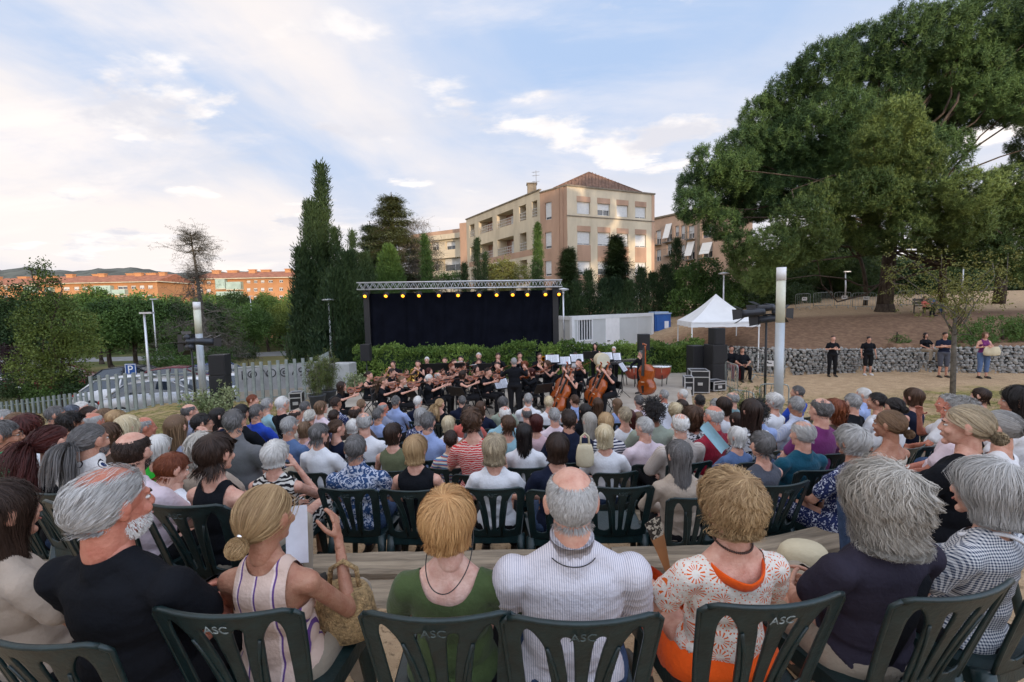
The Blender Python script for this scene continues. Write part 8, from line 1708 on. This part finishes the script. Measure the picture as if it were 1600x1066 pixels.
def musician(px, py, Y, kind, sex, st, hc, label, sk_='fair', face=None, seated=True, garm=None, nk='crew', top=None, chair_=True, bow=True, tl=0, w_=1.0, beard=None, glasses=False):
    H = P(px, py, Y); d = Vector((CONDP.x-H.x, CONDP.y-.6-H.y)); rz = math.degrees(math.atan2(-d.x, d.y)) if face is None else face
    pk = dict(violin='violin', viola='violin', cello='cello', horn='wind', trumpet='wind', flute='wind', clarinet='wind', trombone='wind', bass='bass', perc='perc', rest='lap', conduct='conduct')[kind]
    e, J, s, c = person(px, py, Y, st, hc, sk_, garm or ('sleeveless' if sex == 'f' and int(px) % 2 else 'tee' if int(px) % 3 else 'long'), nk, top or C_BLACK, label, sex, w_, yaw=0, pitch=0, pose_=pk if pk != 'wind' or True else 'lap', face=rz, lean=4 if seated else 0, tr='black', group='musicians of the orchestra in black', z=STAGE_Z, smin=.93 if seated or kind == 'conduct' else .82, smax=1.10, stand=not seated, legs=LG if kind == 'cello' else None, glasses=glasses, beard=beard, shoe=M_SHOE)
    nm = label.split(' ')
    who = label
    if seated and chair_: folding_chair(e.location, e.rotation_euler.z, 'black folding chair of the '+who)
    wl = lambda k: J['wri'][k]
    if kind in ('violin', 'viola'):
        v = inst('violin', e, s, 'orange brown violin of the '+who, 'violin', 'violins and violas'); a = Vector((-.05, .15, J['neck'].z+.03)); q = Vector((-.27, .56, J['neck'].z+.05)); sc_ = 1.0 if kind == 'violin' else 1.12; M = along(a, q, (.75, -.1, .75)); fiddle('violin', .36*sc_, .225*sc_, .035, M_WOOD, v, M, .60)
        if bow: bw = inst('bow', e, s, 'bow of the '+who, 'bow', 'bows of the strings'); h = wl(1)+Vector((-.01, .06, .0)); t = a.lerp(q, .45)+Vector((0, 0, .05)); d = (t-h).normalized(); b = MB(); b.tube([h-d*.03, h+d*.36+Vector((0, 0, .012)), h+d*.72], .0065, 5); b.tube([h, h+d*.68+Vector((0, 0, -.012))], .002, 4); b.build('stick', M_WOOD, bw)
    elif kind == 'cello':
        v = inst('cello', e, s, 'glossy orange brown cello of the '+who, 'cello', 'cellos'); a = Vector((.05, .56, .22)); q = Vector((-.14, .10, 1.30)); M = along(a, q, (0, 1, .35)); fiddle('cello', .76, .45, .12, M_WOODD, v, M, .63); b = MB(); b.tube([M @ Vector((0, 0, 0)), M @ Vector((0, 0, -.24))], .006, 6); b.build('endpin', M_SILV, v)
        bw = inst('bow', e, s, 'bow of the '+who, 'bow', 'bows of the strings'); h = wl(1)+Vector((-.02, .06, -.03)); d = Vector((-1, .25, .05)).normalized(); b = MB(); b.tube([h, h+d*.66], .007, 5); b.build('stick', M_WOOD, bw)
    elif kind == 'horn':
        v = inst('french_horn', e, s, 'brass french horn of the '+who, 'french horn', 'french horns'); c0 = Vector((.06, .26, .88)); b = MB(); b.tube([c0+Vector((.14*math.cos(a), .03*math.sin(a*2), .14*math.sin(a))) for a in np.linspace(0, 6.28, 22)], .012, 8); b.tube([c0+Vector((.10*math.cos(a), -.03, .09*math.sin(a))) for a in np.linspace(0, 6.28, 18)], .010, 6); b.tube([c0+Vector((-.12, 0, .08)), (-.02, .16, J['H'].translation.z-.06)], .007, 6); b.build('tubing', M_BRASS, v, True); b = MB(); b.tube([c0+Vector((.12, 0, -.06)), c0+Vector((.16, -.06, -.16)), c0+Vector((.17, -.10, -.22)), c0+Vector((.17, -.13, -.25))], [.02, .05, .10, .15], 16, caps=False); b.build('bell', M_BRASS, v, True)
    elif kind in ('trombone', 'trumpet'):
        v = inst(kind, e, s, f'brass {kind} of the '+who, kind, 'brass instruments'); z = J['H'].translation.z-.06; L_ = .85 if kind == 'trombone' else .42; m_ = Vector((0, .17, z)); b = MB(); b.tube([m_, m_+Vector((0, L_, -.12)), m_+Vector((.06, L_, -.13)), m_+Vector((.06, .12, 0))], .008, 6); b.build('tubing', M_BRASS, v, True); b = MB(); bb = m_+Vector((-.07, L_*.55, .06)); b.tube([m_+Vector((-.07, -.15, .08)), bb, bb+Vector((0, .10, 0)), bb+Vector((0, .16, 0))], [.008, .014, .04, .09 if kind == 'trombone' else .06], 14, caps=False); b.build('bell', M_BRASS, v, True)
    elif kind in ('flute', 'clarinet'):
        v = inst(kind, e, s, f'{kind} of the '+who, kind, 'woodwind instruments'); z = J['H'].translation.z-.06; b = MB()
        if kind == 'flute': b.tube([(-.10, .14, z+.01), (.50, .16, z-.06)], .009, 8); b.build('tube', M_SILV, v, True)
        else: b.tube([(0, .15, z), (0, .33, z-.34), (0, .38, z-.44), (0, .40, z-.47)], [.008, .012, .014, .03], 10); b.build('tube', M_EBONY, v, True); b = MB(); b.tube([(.012, .17, z-.03), (.012, .32, z-.32)], .004, 5); b.build('keys', M_SILV, v)
    return e, J, s
V = 'violin'
MUS = [
 (534, 604, 11.9, V, 'f', 'longcurly', 'dbrown', 'curly dark haired violinist at the edge of the stage', dict(garm='tee')), (577, 587, 13.0, V, 'f', 'bun', 'dbrown', 'violinist with tied dark hair and straps', dict(garm='tank')), (600, 597, 12.1, V, 'f', 'pony', 'lbrown', 'fair haired violinist in glasses, second from the bamboo', dict(garm='tee')),
 (629, 595, 12.6, V, 'f', 'bun', 'lbrown', 'violinist with glasses and bright orange violin', dict(garm='tee')), (613, 582, 13.9, 'viola', 'm', 'short', 'dbrown', 'dark haired viola player behind the fair violinist', {}), (671, 592, 11.9, V, 'm', 'short', 'white', 'white haired violinist sitting lowest at the front', dict(w_=1.1, garm='tee')),
 (685, 589, 12.8, V, 'm', 'bald', 'lgrey', 'bald violinist with glasses beside the white haired one', dict(glasses=True)), (614, 569, 15.3, 'horn', 'm', 'short', 'dbrown', 'horn player nearest the pole speaker', dict(face=170)), (653, 569, 15.3, 'horn', 'f', 'pony', 'dbrown', 'second horn player with shining bell', dict(face=175)),
 (667, 563, 16.1, 'rest', 'm', 'short', 'white', 'white haired man waiting behind a black stand', dict(face=178, garm='long')), (695, 564, 16.0, 'rest', 'f', 'bun', 'brown', 'pale woman waiting before the hedge', dict(face=178, garm='sleeveless')), (720, 562, 15.5, 'flute', 'f', 'bun', 'black', 'flautist with tied black hair', dict(face=172)),
 (671, 581, 13.7, 'viola', 'f', 'bob', 'dred', 'dark red haired viola player in the middle', {}), (706, 574, 13.9, 'viola', 'm', 'short', 'red', 'auburn haired viola player with a short beard', dict(beard='red')), (710, 567, 15.0, V, 'f', 'pony', 'brown', 'violinist half hidden behind the auburn man', {}),
 (724, 586, 12.2, V, 'f', 'wavybob', 'dbrown', 'violinist with bare arms and glasses left of the music stand', dict(garm='sleeveless', glasses=True)), (744, 577, 13.7, V, 'f', 'bob', 'black', 'black haired violinist behind the bare armed one', {}), (763, 582, 12.9, V, 'm', 'crop', 'dbrown', 'shaved violinist beside the conductor', dict(garm='tee')),
 (748, 557, 16.0, 'clarinet', 'm', 'crop', 'white', 'white haired clarinettist before the hedge', dict(face=178, garm='long')), (778, 557, 16.0, 'clarinet', 'm', 'short', 'dbrown', 'dark haired clarinettist before the hedge', dict(face=180, garm='long')), (777, 572, 14.4, V, 'f', 'bun', 'dbrown', 'violinist just left behind the conductor', dict(face=170)), (748, 566, 15.1, 'flute', 'm', 'short', 'brown', 'flute player before the clarinets', dict(face=175)),
 (812, 556, 16.0, 'clarinet', 'm', 'short', 'dbrown', 'woodwind player behind the conductor', dict(face=182, garm='long')), (820, 571, 13.5, V, 'f', 'shortcurl', 'red', 'curly ginger violinist right beside the conductor', {}), (830, 582, 12.5, V, 'f', 'bob', 'dred', 'red haired violinist with a long bow', dict(garm='long')), (843, 557, 15.8, 'trombone', 'm', 'short', 'dbrown', 'trombone player before the hedge', dict(face=182, garm='long')), (855, 570, 13.3, 'viola', 'f', 'wavybob', 'brown', 'brown haired viola player beside the cellos', {}),
 (882, 576, 12.9, 'cello', 'm', 'short', 'dgrey', 'grey haired cellist with glasses', dict(face=150, glasses=True, garm='long')), (892, 586, 11.9, 'cello', 'f', 'bun', 'dbrown', 'dark haired cellist nearest the audience', dict(face=128, garm='sleeveless')), (899, 556, 15.6, 'rest', 'f', 'bun', 'dbrown', 'woman in white behind a music stand', dict(face=180, top='white')), (904, 567, 13.9, 'viola', 'f', 'bun', 'black', 'viola player with bare arms between the cellos', dict(face=150, garm='sleeveless')),
 (936, 576, 13.0, 'cello', 'f', 'wavybob', 'blond', 'blond cellist with curly loose hair', dict(face=140)), (951, 577, 12.2, 'cello', 'm', 'short', 'black', 'dark haired cellist with glasses in a polo', dict(face=118, glasses=True, garm='tee', w_=1.08)), (862, 558, 15.8, 'rest', 'm', 'short', 'brown', 'player hidden behind the white sheets', dict(face=182)),
]
used_ = []
for (x, y, Y, kd, sex, st, hc, lab, ex) in MUS:
    ex = dict(ex)
    if ex.get('top') == 'white': ex['top'] = C_WHITE
    e, J, s = musician(x, y, Y, kd, sex, st, hc, lab, **ex); used_.append((e.location.x, e.location.y, lab))
for i in range(len(used_)):
    for j in range(i):
        d_ = math.hypot(used_[i][0]-used_[j][0], used_[i][1]-used_[j][1])
        if d_ < .55: print('CLOSEM %.2f' % d_, used_[i][2], '|', used_[j][2])
# standing players and the conductor
for (x, y, Y, kd, sex, st, hc, lab, ex) in [(803, 566, 12.6, 'conduct', 'm', 'short', 'grey', 'conductor standing in a black suit with his back to the audience', dict(face=0, garm='long', w_=1.12)), (930, 541, 16.6, 'perc', 'f', 'long', 'black', 'standing percussionist with long black hair', dict(face=165, garm='sleeveless')), (959, 546, 16.4, 'perc', 'm', 'short', 'white', 'standing white haired percussionist with a beard', dict(face=150, beard='white', garm='tee', w_=1.1)), (1001, 553, 14.6, 'bass', 'm', 'short', 'dgrey', 'standing double bass player with glasses', dict(face=120, glasses=True, garm='long', w_=1.1))]:
    e, J, s = musician(x, y, Y, kd, sex, st, hc, lab, seated=False, **ex)
def big_things():
    # double bass
    p = P(1010, 625, 13.9); top = P(1013, 538, 14.0); e = empty('double_bass', (p.x, 13.9, STAGE_Z), 0, 'tall orange brown double bass held upright', 'double bass'); a = Vector((.0, 0, .12)); q = Vector((top.x-p.x-.02, .16, top.z-STAGE_Z)); M = along(a, q, (-.75, -.55, 0)); L_ = (q-a).length; fiddle('double_bass', L_*.60, .60, .20, M_WOODD, e, M, .60); b = MB(); b.tube([M @ Vector((0, 0, 0)), M @ Vector((0, 0, -.12))], .008, 6); b.build('endpin', M_SILV, e)
    # timpani
    M_COP = mat('copper_kettle', (.34, .055, .025), rough=.3, var=.15, spec=.7)
    for x, y, Y, r, lab in ((990, 571, 16.0, .33, 'red copper kettledrum beside the bassist'), (1032, 571, 16.0, .36, 'larger red kettledrum nearest the hedge end')):
        p = P(x, y, Y); e = empty('timpani', (p.x, Y, STAGE_Z), 0, lab, 'kettledrum', 'kettledrums'); h = p.z-STAGE_Z; b = MB(); b.lathe([(.05, h-.50), (r*.62, h-.44), (r*.92, h-.26), (r, h-.05), (r, h-.02)], 26); b.build('kettle', M_COP, e, True); b = MB(); b.lathe([(r*1.04, h-.05), (r*1.06, h-.03), (r*1.06, h), (r*1.0, h+.008)], 26); b.build('hoop', M_SILV, e, True); b = MB(); b.lathe([(r*.99, h+.003), (r*.99, h+.006)], 26); b.build('head', M_WHITE, e)
        for k in range(6): b = MB(); a_ = k*1.047+.3; b.tube([(r*1.07*math.cos(a_), r*1.07*math.sin(a_), h), (r*1.02*math.cos(a_), r*1.02*math.sin(a_), h-.22)], .012, 6); b.build('lug', M_SILV, e)
        for k in range(3): b = MB(); a_ = k*2.09+.4; b.tube([(r*.9*math.cos(a_), r*.9*math.sin(a_), h-.30), (r*.75*math.cos(a_), r*.75*math.sin(a_), .03)], .016, 6); b.build('leg', M_BLK, e)
    # bass drum seen as a pale disc
    p = P(941, 563, 15.4); e = empty('bass_drum', (p.x, 15.4, STAGE_Z), R(8), 'pale round drum head between the percussion and the cellos', 'drum'); h = p.z-STAGE_Z; b = MB(); b.tube([(0, -.10, h), (0, .22, h)], .24, 26); b.build('shell', M_CANV, e); b = MB(); b.tube([(0, -.115, h), (0, -.10, h)], .225, 26); b.build('head', mat('drum_skin', (.62, .58, .44), rough=.6, var=.08), e); b = MB(); b.tube([(-.2, 0, 0), (-.15, 0, h-.2)], .014, 6); b.tube([(.2, 0, 0), (.15, 0, h-.2)], .014, 6); b.build('stand', M_SILV, e)
    for x, y, Y, L_, rz, lab in ((984, 562, 16.3, .62, 4, 'glockenspiel table with pale bars behind the bassist'), (958, 566, 15.6, .7, -6, 'low mallet keyboard before the white haired percussionist')):
        p = P(x, y, Y); e = empty('mallet_keyboard', (p.x, Y, STAGE_Z), R(rz), lab, 'percussion', 'mallet keyboards'); h = p.z-STAGE_Z; b = MB()
        for s in (-1, 1): b.box((0, s*.16, h-.03), (L_, .03, .06))
        b.build('rail', M_BLK, e); b = MB()
        for k in range(14): b.box((-L_/2+.03+k*(L_-.06)/13, 0, h+.012), (L_/18, .34-.008*k, .014))
        b.build('bars', M_SILV, e)['kind'] = 'stuff'; b = MB()
        for s in (-1, 1): b.tube([(s*L_*.42, -.15, 0), (s*L_*.42, .15, h-.06)], .012, 6); b.tube([(s*L_*.42, .15, 0), (s*L_*.42, -.15, h-.06)], .012, 6)
        b.build('trestle', M_BLK, e)
    b = MB(); b.box((0, 0, .0), (.9, .7, .16)); o = b.build('podium', M_BLK, None, bevel=.01)
    p = P(803, 600, 12.6); o.location = (p.x, 12.75, STAGE_Z-.07); tag(o, 'low black platform under the conductor', 'podium')
big_things()
ST = [(642, 615, 11.6, 140, 1, 'angled black stand with white sheets in front of the violins'), (713, 612, 11.5, 150, 1, 'angled stand with sheets before the white haired violinist'), (783, 600, 12.9, 35, 1, 'conductor stand with open white pages'), (673, 574, 15.4, 180, 0, 'plain black stand before the white haired man'), (693, 573, 15.3, 180, 0, 'plain black stand before the pale woman'), (849, 607, 11.6, -150, 1, 'stand with sheets between conductor and cellos'), (881, 564, 15.0, 0, 1, 'white double page before the back row, first'), (901, 560, 15.2, 0, 1, 'white double page before the woman in white'), (921, 555, 15.9, 180, 0, 'black desk before the standing percussionist'), (947, 557, 15.9, 0, 1, 'white double page beside the pale drum'), (960, 558, 15.9, 0, 1, 'white double page next to the white haired percussionist'), (863, 561, 15.0, 0, 1, 'white double page before the trombone'), (973, 574, 14.2, 60, 1, 'angled stand beside the double bass player'), (740, 596, 12.6, 160, 0, 'black stand before the shaved violinist'), (590, 600, 12.9, -120, 0, 'black stand among the first violins'), (757, 574, 14.6, 180, 0, 'black stand before the clarinets'), (722, 573, 14.8, 180, 0, 'black stand before the flautist'), (815, 590, 13.0, 180, 0, 'black stand just right behind the conductor')]
for x, y, Y, rz, pp, lab in ST: music_stand(x, y, Y, R(rz), lab, bool(pp))
p = P(583, 640, 11.2); folding_chair((p.x, 11.9, STAGE_Z), R(-150), 'empty black folding chair in front of the fair violinist')
# ------------------------------------------------------------------ bystanders
GB = 'bystanders along the stone wall'
TS = 'sphone'
def standing(px, ytop, Y, sex, st, hc, label, pk, garm, top, tr, shoe=None, face=165, sk_='mid', w_=1.0, to=1.95, skirt=False, nk='crew', group=GB, glasses=False, tlen=1.95):
    H = P(px, ytop+5, Y); z = gz(H.x, Y); return person(px, ytop+5, Y, st, hc, sk_, garm, nk, top, label, sex, w_, yaw=0, pose_=pk, face=face, lean=0, tr=tr, group=group, smin=.85, smax=1.1, stand=True, shoe=shoe or M_SHOE, glasses=glasses, tlen=tlen)
WS = mat('white_shoe', (.7, .7, .7), rough=.6)
standing(1302, 524, 18.2, 'f', 'bun', 'dbrown', 'woman in a long black dress reading her phone by the stone wall', 'sphone', 'tee', C_BLACK, 'black', sk_='fair')
standing(1358, 525, 18.0, 'm', 'short', 'black', 'man in black tee and shorts with white shoes by the stone wall', 'hang', 'tee', C_BLACK, 'black', WS, w_=1.08, tlen=1.12)
standing(1477, 519, 16.8, 'm', 'short', 'dbrown', 'man with folded arms in a dark blue tee by the stone wall', 'sfold', 'tee', TOPS['navy'], TOPS['slate'], w_=1.05, tlen=1.12)
standing(1540, 519, 16.4, 'f', 'wavybob', 'lbrown', 'woman in jeans with a cream bag leaning on the stone wall', 'sphone', 'tank', TOPS['magenta'], TOPS['dblue'], sk_='fair', tlen=1.6)
bag(1550, 549, 16.2, (.62, .2, .32), M_CANV, 'large cream shoulder bag carried by the woman in jeans', 'shoulder_bag', False)
def bench_people():
    for x, y, Y, sex, st, hc, lab, tp, tr, fc, z in ((1446, 524, 17.6, 'f', 'long', 'black', 'barefoot woman in black sitting on top of the stone wall', 'black', 'beige', 175, -.34-.40), (1160, 547, 18.6, 'm', 'short', 'dbrown', 'technician in black sitting under the white tent', 'black', 'black', 170, None), (1143, 545, 18.9, 'm', 'crop', 'dbrown', 'second technician half hidden behind the speakers', 'black', 'dred', 175, None), (1456, 473, 31.5, 'm', 'short', 'brown', 'man in blue sitting on the distant bench', 'dblue', 'jean', 200, None), (1444, 474, 31.6, 'f', 'bob', 'brown', 'woman sitting on the distant bench', 'coral', 'black', 190, None)):
        H = P(x, y, Y); e, J, s, c = person(x, y, Y, st, hc, 'mid', 'tee', 'crew', TOPS[tp], lab, sex, 1.0, pose_='lap', face=fc, tr=TR.get(tr) or TOPS[tr], group=GB, smin=.85, smax=1.15, z=z, shoe=M_SHOE)
        if 1100 < x < 1200: folding_chair(e.location, e.rotation_euler.z, 'black folding chair of the '+lab)
        if x == 1456: 
            b0 = empty('park_bench', (e.location.x-.3, e.location.y, e.location.z), R(195), 'dark wooden park bench on the bank under the pines', 'bench')
            for k in range(3): b = MB(); b.box((0, -.12+k*.15, .43), (1.7, .12, .035)); b.build('seat_board', M_EBONY, b0)
            for k in range(2): b = MB(); b.box((0, -.22, .58+k*.17), (1.7, .03, .13)); b.build('back_board', M_EBONY, b0)
            for s_ in (-.7, .7): b = MB(); b.tube([(s_, -.24, 0), (s_, -.24, .85)], .03, 6); b.tube([(s_, .22, 0), (s_, .22, .42), (s_, -.24, .42)], .03, 6); b.build('leg', M_BLK, b0)
bench_people()
def trees_litter():
    # grass tufts on the lawn by the fence and the dry strip on the right
    rs = np.random.RandomState(5); pts = []
    for _ in range(9000):
        X = rs.uniform(-11, -4.6); Y = rs.uniform(5, 15.6); pts.append((X, Y, gz(X, Y)))
    for _ in range(6500):
        X = rs.uniform(4.2, 15); Y = rs.uniform(7, 14.5); 
        if math.sin(X*1.3+Y*.7)+math.sin(Y*2.1-X*.4)+rs.normal()*.5 > .1: pts.append((X, Y, gz(X, Y)))
    o = scatter('grass', pts, .05, 'grass', LM['gras'], None, 'up', .8); o['kind'] = 'stuff'
trees_litter()
